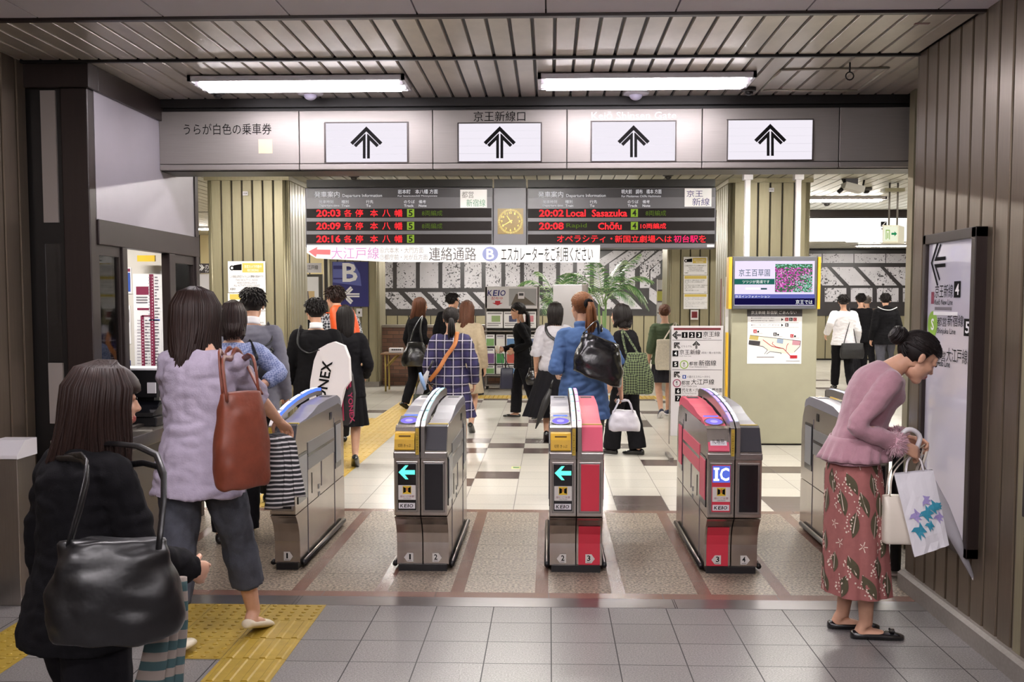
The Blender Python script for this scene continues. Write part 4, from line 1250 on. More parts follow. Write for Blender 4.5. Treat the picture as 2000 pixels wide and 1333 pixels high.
def arrow_ul(cx, cy, s_, rot):
    ca, sa = math.cos(rot), math.sin(rot)
    for pts in ([(0, -32), (32, 0), (27, 5), (0, -22), (-27, 5), (-32, 0)], [(1.5, 32), (1.5, -17), (3, -17), (25, 5), (20.5, 9.5), (7, -4), (7, 32)], [(-1.5, 32), (-1.5, -17), (-3, -17), (-25, 5), (-20.5, 9.5), (-7, -4), (-7, 32)]):
        mb.ppoly([(cx + s_ * (a * ca - b * sa), cy + s_ * (a * sa + b * ca)) for a, b in pts], GY - .003, M_ink)
arrow_ul(1322, 675, .25, -.785); arrow_ul(1360, 674, .24, 0); arrow_ul(1322, 732, .25, -.785)
mb.ptext('どちらでも', (1331, 675, 1351, 679), GY - .003, M_grey_ink)
num('4', 1313.5, 685); mb.ptext('京王新線', (1327, 683.5, 1368, 693), GY - .003, M_ink, .01); mb.ptext('(初台・幡ヶ谷方面)', (1370, 687.5, 1408, 692), GY - .003, M_grey_ink); mb.ptext('Keiō New Line', (1327, 694.5, 1350, 697), GY - .003, M_grey_ink)
num('5', 1313.5, 706); mb.ptext('都営', (1346, 707, 1362, 714), GY - .003, M_ink); mb.ptext('新宿線', (1365, 704, 1399, 715), GY - .003, M_ink, .01); mb.ptext('Toei Shinjuku Line', (1346, 716, 1382, 719), GY - .003, M_grey_ink)
mb.prect((1333, 733, 1340, 740), GY - .003, M_blue_ink); mb.ptext('B', (1335, 734.5, 1338, 738.5), GY - .005, M_white2, .03); mb.ptext('の裏のエスカレータから', (1342, 734, 1387, 739), GY - .003, M_grey_ink)
mb.ptext('都営', (1331, 744, 1347, 752), GY - .003, M_ink); mb.ptext('大江戸線', (1350, 741, 1395, 752), GY - .003, M_ink, .01); mb.ptext('Toei Oedo Line', (1331, 753, 1361, 756), GY - .003, M_grey_ink)
num('6', 1318.5, 758.5); mb.ptext('代々木・六本木・大門方面', (1332, 758.5, 1410, 766.5), GY - .003, M_ink); mb.ptext('For Yoyogi Roppongi', (1332, 767.5, 1360, 770), GY - .003, M_grey_ink)
num('7', 1318.5, 773); mb.ptext('都庁前・光が丘方面', (1332, 773, 1395, 781), GY - .003, M_ink)
def roundel(cx, cy, r0, r1, mt, ch):
    c = P(cx, cy, GY); k = GY / FPX
    pts = [(math.cos(i * .2618), math.sin(i * .2618)) for i in range(24)]
    mb.add([(c.x + r1 * k * a, GY - .003, c.z + r1 * k * b) for a, b in pts] + [(c.x + r0 * k * a, GY - .003, c.z + r0 * k * b) for a, b in pts], [(i, (i + 1) % 24, 24 + (i + 1) % 24, 24 + i) for i in range(24)], mt)
    mb.ptext(ch, (cx - 1.8, cy - 4, cx + 1.8, cy), GY - .003, M_ink, .03); mb.ptext('01' if ch == 'S' else '27', (cx - 2, cy + 1.2, cx + 2, cy + 4.2), GY - .003, M_ink)
roundel(1336, 712.5, 6.6, 8.4, mat('line_green', '#8fb04c', .5), 'S'); roundel(1322, 749, 6.2, 8, mat('line_magenta', '#8f3a58', .5), 'E')
mb.build('lettering', t)

# ------------------------------------------------------------------ information kiosk
KY = 11.9
M_kiosk = mat('kiosk_sage_grey', '#a3a08b', 0.5, 0.0, var=0.03, vscale=5)
t = thing('information_kiosk', 'sage grey kiosk base under the information screen', 'kiosk', PF(1505, 862))
a, b = P(1425, 862, KY), P(1597, 600, KY)
mb = MB(); mb.box(a.x, b.x, KY, KY + .55, 0.02, b.z, M_kiosk); mb.build('cabinet', t, bevel=.01)
mb = MB(); mb.box(a.x + .02, b.x - .02, KY + .02, KY + .53, 0, .02, M_dark); mb.build('plinth', t)
for px in (1460, 1559):
    mb = MB(); p = P(px, 430, KY + .2); mb.box(p.x - .03, p.x + .03, KY + .2, KY + .26, b.z, ZCR, M_whitep); mb.build('support_pole', t, bevel=.006)
    mb = MB(); mb.box(p.x - .05, p.x + .05, KY + .17, KY + .29, ZCR - .09, ZCR, M_whitep); mb.build('pole_bracket', t)
t = thing('information_screen', 'wide lit screen with yellow side strips showing pink azaleas', 'screen', P(1513, 604, KY - .12))
SYY = KY - .12
mb = MB(); mb.prect((1430, 501, 1597, 604), SYY, mat('screen_bezel', '#55565c', .4), .14); mb.build('bezel', t, bevel=.006)
for r_ in ((1422.5, 502, 1430.5, 604), (1596.5, 502, 1604, 604)):
    mb = MB(); mb.prect(r_, SYY - .01, mat('strip_yellow', '#d9ab2c', .35), .16); mb.build('side_strip', t, bevel=.004)
M_sc = {k: emat('screen_' + k, c, s) for k, c, s in (('lilac', '#ece0fb', 1.1), ('green', '#2f7468', .8), ('teal', '#3f6f74', .5), ('white', '#ffffff', 1.15), ('blue', '#6a6fc0', .9), ('navy', '#1c1750', .7), ('pink', '#d95fc0', .95), ('pinkl', '#f2a2e0', 1.05), ('magenta', '#a63488', .8), ('mint', '#9adcc6', .95), ('leaf', '#4d8a5c', .7))}
mb = MB(); mb.prect((1434.5, 510, 1591.5, 597), SYY - .004, M_sc['lilac'], .004); s_ = mb.build('display', t); s_['_o'] = t['_o']
D = SYY - .006
mb = MB(); mb.prect((1434.5, 575, 1591.5, 583), D, M_sc['blue']); mb.prect((1434.5, 583, 1591.5, 596), D, M_sc['navy']); mb.prect((1434.5, 545, 1513, 556), D, M_sc['green']); mb.prect((1456, 562, 1484, 566), D, M_sc['white']); mb.prect((1486, 563, 1498, 566), D, M_sc['teal'])
mb.build('colour_bands', s_)
mb = MB(); mb.ptext('京王百草園', (1443, 526, 1504, 540), D - .002, M_sc['teal'], .01); mb.ptext('ツツジが見頃です', (1450, 547.5, 1503, 554), D - .002, M_sc['white'], .03); mb.ptext('京王インフォメーション', (1436, 577, 1504, 582), D - .002, M_sc['white'], .01); mb.ptext('京王では', (1554, 586, 1587, 594.5), D - .002, M_sc['white'], .03); mb.build('lettering', s_)
mb = MB(); mb.prect((1513.5, 516, 1587, 571), D, M_sc['leaf'])
rr = random.Random(9)
for i in range(1100):
    x, y = rr.uniform(1515, 1586), rr.uniform(517, 570)
    mint = (x - 1545) > (570 - y) * 1.0 + rr.uniform(-12, 12) and x > 1548 and y > 526
    topg = y < 521 + rr.uniform(0, 5)
    key = rr.choice(['mint', 'mint', 'pinkl', 'leaf']) if mint else rr.choice(['leaf', 'mint']) if topg else rr.choice(['pink', 'pink', 'pinkl', 'magenta', 'pink', 'leaf'])
    s0 = rr.uniform(.8, 1.9)
    mb.ppoly([(x + s0 * math.cos(q * 1.047 + i), y + .8 * s0 * math.sin(q * 1.047 + i)) for q in range(6)], D - .001 - i * 5e-7, M_sc[key])
mb.build('azalea_photo', s_)
# station map poster on the kiosk
Q = KY - .006
t = thing('station_map', 'white station map poster with black heading on the kiosk front', 'map', P(1512, 711, Q))
mb = MB(); mb.prect((1459, 605, 1567, 711), Q, M_white2, .005); mb.build('sheet', t)
mb = MB(); mb.prect((1459, 605, 1567, 618.5), Q - .002, M_board_dk); mb.ptext('京王新線 新宿駅 ごあんない', (1467, 607.5, 1556, 614), Q - .004, M_white2, .01); mb.ptext('Keiō New Line Shinjuku Station Information', (1467, 615, 1535, 617.5), Q - .004, M_bgry); mb.build('heading', t)
M_mred = MATS['red_print']
mb = MB()
mb.prect((1467, 630.5, 1560, 631.2), Q - .002, M_bgry); mb.prect((1467, 639.5, 1560, 640.2), Q - .002, M_bgry)
for y, s0 in ((622, '■京王新線 新宿駅きっぷうりば・改札口'), (627, '■都営新宿線 地下鉄・連絡口'), (635.5, '■都営大江戸線 六本木・大門・都庁前方面')):
    mb.ptext(s0, (1467, y - 1.5, 1512 if y < 630 else 1522, y + 1.2), Q - .002, M_grey_ink)
for y in (624.5, 635.5): mb.ppoly([(1526, y - 3), (1530, y), (1526, y + 3)], Q - .002, M_ink)
for i, (ch, mt) in enumerate((('A', M_mred), ('B', M_ink), ('C', M_mred))):
    mb.prect((1533.5 + 8 * i, 621, 1540 + 8 * i, 627.5), Q - .002, mt); mb.ptext(ch, (1535.3 + 8 * i, 622.3, 1538.2 + 8 * i, 626.3), Q - .004, M_white2)
mb.prect((1533.5, 632, 1540, 638.5), Q - .002, M_ink); mb.ptext('B', (1535.3, 633.3, 1538.2, 637.3), Q - .004, M_white2)
for x, y, ch, mt in ((1471.5, 644, 'A', M_mred), (1510.5, 650, 'B', M_ink), (1543.5, 653, 'C', M_mred)):
    mb.prect((x, y, x + 6.5, y + 6.5), Q - .002, mt); mb.ptext(ch, (x + 1.8, y + 1.3, x + 4.7, y + 5.3), Q - .004, M_white2)
    mb.prect((x + 7.5, y + 2.5, x + 11, y + 6), Q - .002, M_ink); mb.prect((x, y + 7.5, x + 18, y + 8.3), Q - .002, M_bgry)
mb.build('legend', t)
mb = MB()
mb.ppoly([(1465, 655), (1564, 666), (1562, 677), (1550, 690), (1535, 691), (1500, 685), (1490, 676), (1463, 673)], Q - .002, mat('map_cream', '#e6ddd0', .5))
mb.ppoly([(1465, 655), (1482, 657), (1480, 665), (1463, 663)], Q - .003, mat('map_olive', '#b8a560', .5)); mb.ppoly([(1518, 662), (1530, 663.5), (1529, 672), (1517, 670)], Q - .003, mat('map_bluegrey', '#8fa0b8', .5)); mb.ppoly([(1548, 665), (1563, 666.5), (1562, 675), (1547, 674)], Q - .003, mat('map_rose', '#c08a96', .5)); mb.ppoly([(1463, 665), (1485, 667), (1484, 675), (1462, 673)], Q - .003, M_board_dk)
def ln(pts, w, mt):
    for i in range(len(pts) - 1):
        (xa_, ya_), (xb_, yb_) = pts[i], pts[i + 1]
        l = math.hypot(xb_ - xa_, yb_ - ya_); nx, ny = -(yb_ - ya_) / l * w, (xb_ - xa_) / l * w
        mb.ppoly([(xa_ + nx, ya_ + ny), (xb_ + nx, yb_ + ny), (xb_ - nx, yb_ - ny), (xa_ - nx, ya_ - ny)], Q - .004, mt)
ln([(1465, 655), (1564, 666.5), (1562, 677), (1551, 688)], .4, M_ink); ln([(1463, 673), (1490, 677), (1499, 684), (1493, 692)], .4, M_ink); ln([(1497, 692), (1504, 687), (1526, 690), (1525, 692)], .4, M_ink)
ln([(1490, 664), (1506, 676), (1520, 680), (1530, 681), (1543, 695)], .6, M_mred); ln([(1510, 668), (1508, 672), (1516, 678), (1529, 681)], .5, M_mred); ln([(1540, 671), (1537, 675), (1535, 686)], .5, M_mred)
mb.prect((1543, 694.5, 1557, 700.5), Q - .004, M_mred); mb.prect((1478, 697, 1512, 699), Q - .003, M_bgry); mb.prect((1535, 705, 1562, 706.2), Q - .003, M_bgry)
mb.build('floor_plan', t)
# poster stand on the kiosk's left flank
SX = P(1420, 700, KY).x
t = thing('poster_stand', 'narrow poster stand with maroon route strip squeezed beside the kiosk', 'poster stand', (SX - .1, KY + .2, 0))
a, b = P(1406, 850, KY + .4), P(1424, 541, KY + .1)
mb = MB(); mb.box(a.x, b.x, KY + .1, KY + .14, .02, b.z, M_white2); mb.build('sheet', t)
mb = MB(); mb.prect((1406.5, 545, 1409, 640), KY + .095, M_maroon); mb.prect((1411, 560, 1414, 640), KY + .095, MATS['pale_print']); mb.build('print', t)
mb = MB(); x_ = P(1421, 700, KY).x; mb.box(x_ - .015, x_ + .01, KY + .02, KY + .09, .0, P(1421, 650, KY).z, MATS['strip_yellow']); mb.build('yellow_edge', t)

# ------------------------------------------------------------------ far right: lit bulkhead, exit sign, floodlight
LY = 17.2
mb = MB(); mb.box(2.6, 12.2, LY + .04, LY + .4, 2.58, 3.1, M_dark); mb.box(2.6, 12.2, LY - .01, LY + .4, P(1700, 424, LY).z, ZCR, M_brownframe)
struct(mb, 'beam', 'dark beam carrying the lit white sign at far right', 'beam')
t = thing('lit_sign', 'long glowing white overhead sign at the far right', 'sign', P(1680, 473, LY))
mb = MB(); mb.prect((1540, 426, 1850, 472), LY, emat('glowing_white', '#fffef8', 2.2), .03); mb.build('face', t)
mb = MB(); mb.prect((1720, 433, 1732, 443), LY - .003, M_ink); mb.ppoly([(1722, 441), (1729, 434), (1731, 434), (1724, 442)], LY - .004, M_white2); mb.prect((1721, 446, 1727, 449), LY - .003, M_bgry); mb.build('pictogram', t)
EY = 13.2
t = thing('exit_sign', 'hanging green and white emergency exit sign at the far right', 'exit sign', P(1745, 478, EY))
a, b = P(1723, 474, EY), P(1754, 440, EY)
mb = MB()
c0_, c1_ = P(1765, 474, EY + .32), P(1765, 438, EY + .32)
mb.prism([(a.x, EY), (b.x, EY - .02), (c0_.x, EY + .3), (a.x + .1, EY + .3)], 'z', a.z, b.z, mat('exit_case', '#d6d1bc', .4, emit='#e8e2c8', estr=.25)); mb.build('case', t, bevel=.006)
M_ex = emat('exit_face', '#f2f5dc', 1.0); M_exg = emat('exit_green', '#2e9a62', .8)
mb = MB(); mb.poly([(a.x + .012, EY - .004, a.z + .015), (b.x - .012, EY - .0235, a.z + .015), (b.x - .012, EY - .0235, b.z - .015), (a.x + .012, EY - .004, b.z - .015)], M_ex); mb.build('lit_face', t)
mb = MB()
EF = EY - .03
mb.ppoly([(1741, 455), (1747, 455), (1747, 452), (1752, 457), (1747, 462), (1747, 459), (1741, 459)], EF, M_exg)
mb.ppoly([(1730, 449), (1738, 449), (1738, 468), (1736.5, 468), (1736.5, 451), (1731.5, 451), (1731.5, 468), (1730, 468)], EF, emat('exit_lime', '#a8cf6a', .8)); mb.prect((1733, 455, 1735, 466), EF, MATS['exit_lime']); mb.build('pictogram', t)
for px in (1736, 1752):
    mb = MB(); p = P(px, 440, EY + .1); mb.tube([(p.x, EY + .1, b.z), (p.x, EY + .1, ZCR)], .012, M_beamp, 8); mb.build('hanging_rod', t)
mb = MB(); p = P(1744, 372, EY + .1); mb.box(p.x - .12, p.x + .12, EY + .02, EY + .2, p.z - .02, p.z + .02, mat('olive_plate', '#8d876a', .5)); mb.build('crossbar', t)
t = thing('floodlight', 'grey floodlight on a bracket under the far right ceiling', 'floodlight', CZ(1662, 343, ZCR))
p = CZ(1662, 350, ZCR); FYY = p.y
mb = MB(); mb.box(p.x - .07, p.x + .07, FYY - .05, FYY + .05, ZCR - .12, ZCR, M_board); mb.build('mount', t)
mb = MB()
q = [P(*v, FYY) for v in ((1648, 357), (1685, 366), (1682, 378), (1645, 369))]
mb.prism([(v.x, v.z) for v in q], 'y', FYY - .12, FYY + .1, mat('floodlight_grey', '#c7c4bd', .4)); mb.build('lamp_head', t, bevel=.006)
mb = MB(); mb.tube([P(1650, 357, FYY), P(1644, 343, FYY)], .02, M_dark, 8); mb.tube([P(1645, 369, FYY), P(1637, 376, FYY)], .025, M_dark, 8); mb.tube([P(1685, 366, FYY), P(1688, 352, FYY)], .012, M_dark, 8); mb.build('bracket', t)

# ------------------------------------------------------------------ backlit guide sign on the right wall
t = thing('wall_guide_sign', 'tall dark framed lit line sign on the right wall', 'sign', (XR, 5.3, .77))
sx0, sx1 = XR - .055, XR + .005
ya, yb = 4.97, 5.66
zl, zh = .40, 1.945
mb = MB()
mb.box(sx0, sx1, ya, ya + .05, zl, zh, M_brownframe); mb.box(sx0, sx1, yb - .04, yb, zl, zh, M_brownframe); mb.box(sx0, sx1, ya, yb, zh - .05, zh, M_brownframe); mb.box(sx0, sx1, ya, yb, zl, zl + .05, M_brownframe)
mb.build('frame', t, bevel=.004)
def lit_panel():
    m, nt, b = new_mat('lit_acrylic')
    b.inputs['Base Color'].default_value = (*C('#b2adb8'), 1); b.inputs['Roughness'].default_value = .06
    b.inputs['Emission Color'].default_value = (*C('#d9d2e2'), 1); b.inputs['Emission Strength'].default_value = .16
    b.inputs['Coat Weight'].default_value = .6; b.inputs['Coat Roughness'].default_value = .03
    return m
mb = MB(); mb.box(sx0 + .02, sx1, ya + .05, yb - .04, zl + .05, zh - .05, lit_panel()); mb.build('acrylic_face', t)
FX = sx0 + .018
class RW:
    """writing on the sign face, in face coordinates: u 0..1 from its far (left) edge, v metres of height"""
    @staticmethod
    def pt(u, z, o=0): return (FX - o, (yb - .04) + (ya + .05 - yb + .04) * u, z)
def wtext(mb, s0, u0, u1, z0, z1, mt, bold=0):
    a = RW.pt(u0, z0, .001); L = (yb - .04 - ya - .05) * (u1 - u0)
    mb.text(s0, a, (0, -1, 0), (0, 0, 1), L, z1 - z0, mt, bold)
def wrect(mb, u0, u1, z0, z1, mt, o=.0005):
    mb.poly([RW.pt(u0, z0, o), RW.pt(u1, z0, o), RW.pt(u1, z1, o), RW.pt(u0, z1, o)], mt)
def wz(py, u=.5):
    Yv = RW.pt(u, 0)[1]
    return PX_(1850, py, FX).z if False else CAMZ - (py - 590) * Yv / FPX
mb = MB()
def wroundel(u, z, ru, r, mt, ch):
    L = (yb - .04 - ya - .05)
    mb.poly([(FX - .0005, RW.pt(u, 0)[1] - r * math.cos(i * .2618), z + r * math.sin(i * .2618)) for i in range(24)], mt)
    if ch: wtext(mb, ch, u - .035, u + .035, z - .03, z + .03, M_white2, .03)
wrect(mb, .09, .16, wz(594), wz(570), M_maroon); wtext(mb, '京王新線', .18, .58, wz(582), wz(556), M_ink, .02); wtext(mb, 'Keiō New Line', .18, .58, wz(596), wz(584.5), M_ink, .01)
wrect(mb, .60, .74, wz(582), wz(551), M_ink); wtext(mb, '4', .63, .71, wz(577), wz(556), M_white2, .03)
wrect(mb, .18, .56, wz(606), wz(600), M_grey_ink)
wrect(mb, .16, .70, wz(616), wz(609), M_white2, .002)
wroundel(.14, wz(635), .1, .068, mat('line_green2', '#86b33a', .4), 'S'); wtext(mb, '都営', .25, .46, wz(638), wz(620), M_ink, .02); wtext(mb, '新宿線', .48, .82, wz(637), wz(615), M_ink, .03); wtext(mb, 'Shinjuku Line', .25, .66, wz(655), wz(641), M_ink, .01)
wrect(mb, .83, .98, wz(653), wz(621), M_ink); wtext(mb, '5', .86, .95, wz(648), wz(626), M_white2, .03)
wroundel(.14, wz(697), .1, .068, mat('line_crimson', '#b3334e', .4), None)
wtext(mb, '都営', .25, .46, wz(706), wz(686), M_ink, .02); wtext(mb, '大江戸線', .48, .92, wz(705), wz(678), M_ink, .03); wtext(mb, 'Oedo Line', .25, .56, wz(716), wz(703), M_ink, .01)
# left arrow
def wp(pts):
    mb.poly([RW.pt(u, z, .0008) for u, z in pts], M_ink)
z0_ = wz(512)
for dz in (1, -1):
    q = [(.06, z0_), (.22, z0_ + dz * .12), (.25, z0_ + dz * .115), (.10, z0_)]
    wp(q if dz < 0 else q[::-1])
for dz in (1, -1):
    q = [(.40, z0_ + dz * .008), (.14, z0_ + dz * .008), (.27, z0_ + dz * .095), (.29, z0_ + dz * .085), (.20, z0_ + dz * .026), (.40, z0_ + dz * .026)]
    wp(q if dz < 0 else q[::-1])
mb.build('lettering', t)
# slim wall plate near the right edge
mb = MB(); mb.box(XR - .012, XR + .004, 4.35, 4.50, .70, 1.92, M_brownframe)
tag(mb.build('dark_wall_frame'), 'edge of another dark frame at the extreme right of the wall', 'frame')
# black post at the gate line
t = thing('barrier_post', 'short black post with chrome foot beside the person in pink', 'post', PF(1748, 1122))
p = PF(1748, 1122)
mb = MB(); mb.lathe([(.032, .02), (.032, .8), (.028, .82)], p, M_black, 16); mb.build('post', t)
mb = MB(); mb.lathe([(.07, 0), (.07, .012), (.04, .025)], p, M_steel, 20); mb.build('foot_plate', t)

t = thing('floor_sticker', 'small pale green sticker on the white floor between the middle gates', 'sticker', PF(1008, 914))
p = PF(1008, 914)
mb = MB(); mb.box(p.x - .045, p.x + .045, p.y - .07, p.y + .07, 0, .0015, M_green_pale); mb.build('sheet', t)
mb = MB(); mb.box(p.x - .028, p.x + .028, p.y - .03, p.y + .03, .0015, .002, mat('sticker_green', '#3f7a55', .5)); mb.build('print', t)
t = thing('red_tape', 'short red tape mark on the slat ceiling near the right wall', 'tape', CZ(1800, 46, ZC))
mb = MB(); a, b = CZ(1786, 46, ZC), CZ(1815, 46, ZC); mb.box(a.x, b.x, a.y - .012, a.y + .012, ZC - .002, ZC, MATS['dark_red']); mb.build('strip', t)
# ------------------------------------------------------------------ ticket gates
GF = 6.14      # front of the gates
M_gsteel = mat('gate_stainless', '#b3aaa2', 0.24, 0.95, var=0.08, vscale=4, stretch=(6, 2, .6), bump=0.02, bscale=5)
M_gpanel = mat('gate_grey_panel', '#77777a', 0.3, 0.3)
M_gdeck = mat('gate_deck_grey', '#77757f', 0.35, 0.1)
M_gblack = mat('gate_black_pad', '#26242b', 0.45)
M_gpink = mat('gate_pink', '#d5506a', 0.4)
M_gred = mat('gate_red', '#c83346', 0.35)
M_gyel = mat('ticket_slot_yellow', '#d6a92a', 0.4)
M_gdark = mat('gate_black_glass', '#171518', 0.15)
M_frame = mat('gate_silver_frame', '#96908c', 0.3, 0.85)
M_sticker = mat('number_sticker', '#cfcac6', 0.5)
M_lblue = emat('blue_white_light', '#cfdcff', 3.2)
M_lcyan = emat('cyan_light', '#9fe4f2', 3.0)
M_lpink = emat('pink_light', '#f2a2f0', 3.0)
M_lviol = emat('violet_light', '#a58cff', 2.6)
M_edgeb = emat('blue_edge_glow', '#3f5cff', 3.0)
M_reader = emat('reader_violet', '#8d7ef0', 1.2)
M_readerd = emat('reader_inner', '#b9aef8', 1.3)
M_arrowg = emat('green_arrow_led', '#63f2d2', 1.5)
M_icbg = emat('blue_ic_led', '#5a6fd8', 1.1)
M_icw = emat('white_ic_led', '#f4f6ff', 1.8)
M_cauy = mat('caution_yellow', '#d8b52e', .5)

def gtext(mb, s0, x0, x1, z0, z1, y, mt, bold=0):
    mb.text(s0, (x0, y, z0), (1, 0, 0), (0, 0, 1), x1 - x0, z1 - z0, mt, bold)
def grect(mb, x0, x1, z0, z1, y, mt):
    mb.poly([(x0, y, z0), (x1, y, z0), (x1, y, z1), (x0, y, z1)], mt)

def gate(label, xl, halves, fin, sides, L=1.48, fin_x=None, fin_cols=(M_lblue, M_lblue)):
    W = .151; GAP = .007
    n = len(halves)
    xr = xl + n * W + (n - 1) * GAP
    F = GF
    root = thing('ticket_gate', label, 'ticket gate', ((xl + xr) / 2, F, 0), 'ticket gates in a row')
    # black foot and black core
    mb = MB(); mb.box(xl + .01, xr - .01, F + .085, F + L - .05, 0, .04, M_black); mb.build('foot', root)
    for i, hf in enumerate(halves):
        x0 = xl + i * (W + GAP); x1 = x0 + W
        paint = M_gpink if hf.get('pink') else M_gsteel
        lowp = M_gred if hf.get('pinklow') else M_gsteel
        prof = [(.10, .036), (.10, .17), (.088, .23), (.06, .285), (.022, .325), (0, .343), (L, .343), (L + .005, .30), (L + .01, .036)]
        mb = MB(); mb.prism([(F + a, b) for a, b in prof][::-1], 'x', x0, x1, M_gsteel); lo = mb.build('lower_body', root, bevel=.006)
        lo['_o'] = root['_o']
        if hf.get('pinklow'):
            mb = MB()
            pr = [(.098, .042), (.098, .17), (.086, .228), (.058, .282)]
            for k in range(3):
                mb.add([(x0 + .012, F + pr[k][0], pr[k][1]), (x1 - .012, F + pr[k][0], pr[k][1]), (x1 - .012, F + pr[k + 1][0], pr[k + 1][1]), (x0 + .012, F + pr[k + 1][0], pr[k + 1][1])], [(0, 1, 2, 3)], M_gred, True)
            mb.build('painted_front', lo)
        # upper body with sloped nose
        prof = [(0, .349), (0, .70), (.0, .73), (.075, .862), (.11, .872), (1.30, .885), (1.40, .86), (1.45, .79), (L, .68), (L, .349)]
        mb = MB(); mb.prism([(F + a, b) for a, b in prof][::-1], 'x', x0, x1, M_gsteel); ub = mb.build('upper_body', root, bevel=.007)
        ub['_o'] = root['_o']
        mb = MB(); mb.box(x0 - .003, x1 + .003, F - .012, F + .06, .688, .728, M_frame); mb.build('collar', root, bevel=.006)
        # front display panel
        mb = MB(); mb.box(x0 + .012, x1 - .012, F - .006, F + .01, .372, .672, M_frame); mb.build('front_frame', root, bevel=.004)
        pm = M_gred if hf.get('pinkfront') else M_gdark
        mb = MB(); mb.box(x0 + .022, x1 - .022, F - .009, F + .01, .385, .66, pm); fp = mb.build('front_panel', root, bevel=.002); fp['_o'] = root['_o']
        y = F - .0105
        cx = (x0 + x1) / 2
        if hf.get('sign') == 'arrow':
            mb = MB(); c, zc = cx, .608
            mb.poly([(c - .048, y, zc), (c - .008, y, zc - .041), (c + .010, y, zc - .041), (c - .012, y, zc - .013), (c + .048, y, zc - .013), (c + .048, y, zc + .013), (c - .012, y, zc + .013), (c + .010, y, zc + .041), (c - .008, y, zc + .041)], M_arrowg)
            mb.build('arrow_light', fp)
        if hf.get('sign') == 'IC':
            mb = MB(); grect(mb, cx - .050, cx + .050, .558, .655, y, M_icbg); grect(mb, cx - .036, cx - .020, .568, .645, y - .001, M_icw); grect(mb, cx - .044, cx - .012, .568, .580, y - .0012, M_icw); grect(mb, cx - .044, cx - .012, .633, .645, y - .0012, M_icw); gtext(mb, 'C', cx - .008, cx + .045, .568, .645, y - .001, M_icw, .05); mb.build('ic_display', fp)
        if hf.get('sign'):
            mb = MB(); grect(mb, cx - .050, cx + .052, .446, .532, y, M_sticker)
            grect(mb, cx - .024, cx + .026, .480, .528, y - .0006, M_cauy)
            for sg in (1, -1):
                pts = [(cx + .001 + sg * .006, y - .001, .492), (cx + .001 + sg * .022, y - .001, .486), (cx + .001 + sg * .022, y - .001, .522), (cx + .001 + sg * .006, y - .001, .516)]
                mb.poly(pts if sg > 0 else pts[::-1], M_ink)
            grect(mb, cx - .0015, cx + .0035, .498, .520, y - .0012, M_mred)
            gtext(mb, '扉にご注意', cx - .040, cx + .042, .460, .473, y - .001, M_maroon, .01); gtext(mb, 'CAUTION', cx - .022, cx + .024, .450, .456, y - .001, M_ink)
            mb.build('caution_sticker', fp)
            mb = MB(); grect(mb, cx - .048, cx + .048, .394, .428, y, M_whitep)
            logo(mb, cx - .040, cx + .040, .401, .421, y - .001, M_ink)
            mb.build('logo_plate', fp)
        # number sticker on the curved lower front (on the straight part)
        ys = F + .0965
        mb = MB(); d = hf['dir']; c = cx + .0
        pts = [(c - .022 * d, ys, .052), (c + .014 * d, ys, .052), (c + .034 * d, ys, .078), (c + .014 * d, ys, .106), (c - .022 * d, ys, .106)]
        mb.poly(pts if d > 0 else pts[::-1], M_sticker)
        hw = .005 if hf['num'] == '1' else .010
        gtext(mb, hf['num'], c - hw - .002 * d, c + hw - .002 * d, .066, .099, ys - .001, M_ink, .05)
        grect(mb, c - .014, c + .012, .057, .060, ys - .001, M_grey_ink)
        mb.build('number_sticker', lo)
        # nose
        nose = hf['nose']
        fx0 = x0 + (fin['w'] if (fin and fin['side'] == 'L' and i == 0) else 0) + (.026 if (n == 2 and i == 1) else 0)
        fx1 = x1 - (.026 if (n == 2 and i == 0) else 0) - (fin['w'] if (fin and fin['side'] == 'R' and i == n - 1) else 0)
        nm = M_gpink if hf.get('pink') else M_gblack
        if nose == 'slope':
            mb = MB(); pr = [(-.006, .735), (.072, .868), (.10, .880), (.10, .80), (.02, .73)]
            mb.prism([(F + a, b) for a, b in pr], 'x', fx0 + .002, fx1 - .003, nm); mb.build('sloped_pad', root, bevel=.006)
        elif nose == 'ticket':
            mb = MB(); pr = [(-.012, .738), (-.004, .80), (.03, .838), (.09, .842), (.12, .842), (.12, .75), (.02, .735)]
            mb.prism([(F + a, b) for a, b in pr], 'x', fx0 + .004, fx1 - .004, M_gyel); tk = mb.build('ticket_slot', root, bevel=.006); tk['_o'] = root['_o']
            mb = MB()
            mb.box(fx0 + .028, fx1 - .028, F + .008, F + .03, .803, .822, mat('slot_shadow', '#6a4d10', .5)); mb.build('slot_mouth', tk)
            mb = MB(); gtext(mb, '切符 きっぷ', fx0 + .025, fx1 - .025, .755, .775, F - .0105, M_ink, .02); mb.build('slot_lettering', tk)
        elif nose == 'icpad':
            mb = MB(); pr = [(-.008, .738), (.0, .755), (.11, .865), (.2, .885), (.2, .80), (.02, .73)]
            mb.prism([(F + a, b) for a, b in pr], 'x', fx0 + .002, fx1 - .003, M_gpink); pd = mb.build('sloped_pad', root, bevel=.006); pd['_o'] = root['_o']
            mb = MB()
            sl = Vector((0, .11, .11)).normalized()
            mb.text('IC専用', (fx0 + .03, F + .020 - .003, .775 + .003), (1, 0, 0), sl, fx1 - fx0 - .06, .05, M_gblack, .02); mb.build('pad_lettering', pd)
            mb = MB(); e_ = Vector((0, -.0015, .0015))
            pA = [Vector((fx0 + .015, F + .014, .769)) + e_, Vector((fx1 - .015, F + .014, .769)) + e_, Vector((fx1 - .015, F + .058, .813)) + e_, Vector((fx0 + .015, F + .058, .813)) + e_]
            mb.poly(pA, M_whitep); mb.build('white_label', pd)
        dm = M_gpink if hf.get('pink') else M_gdeck
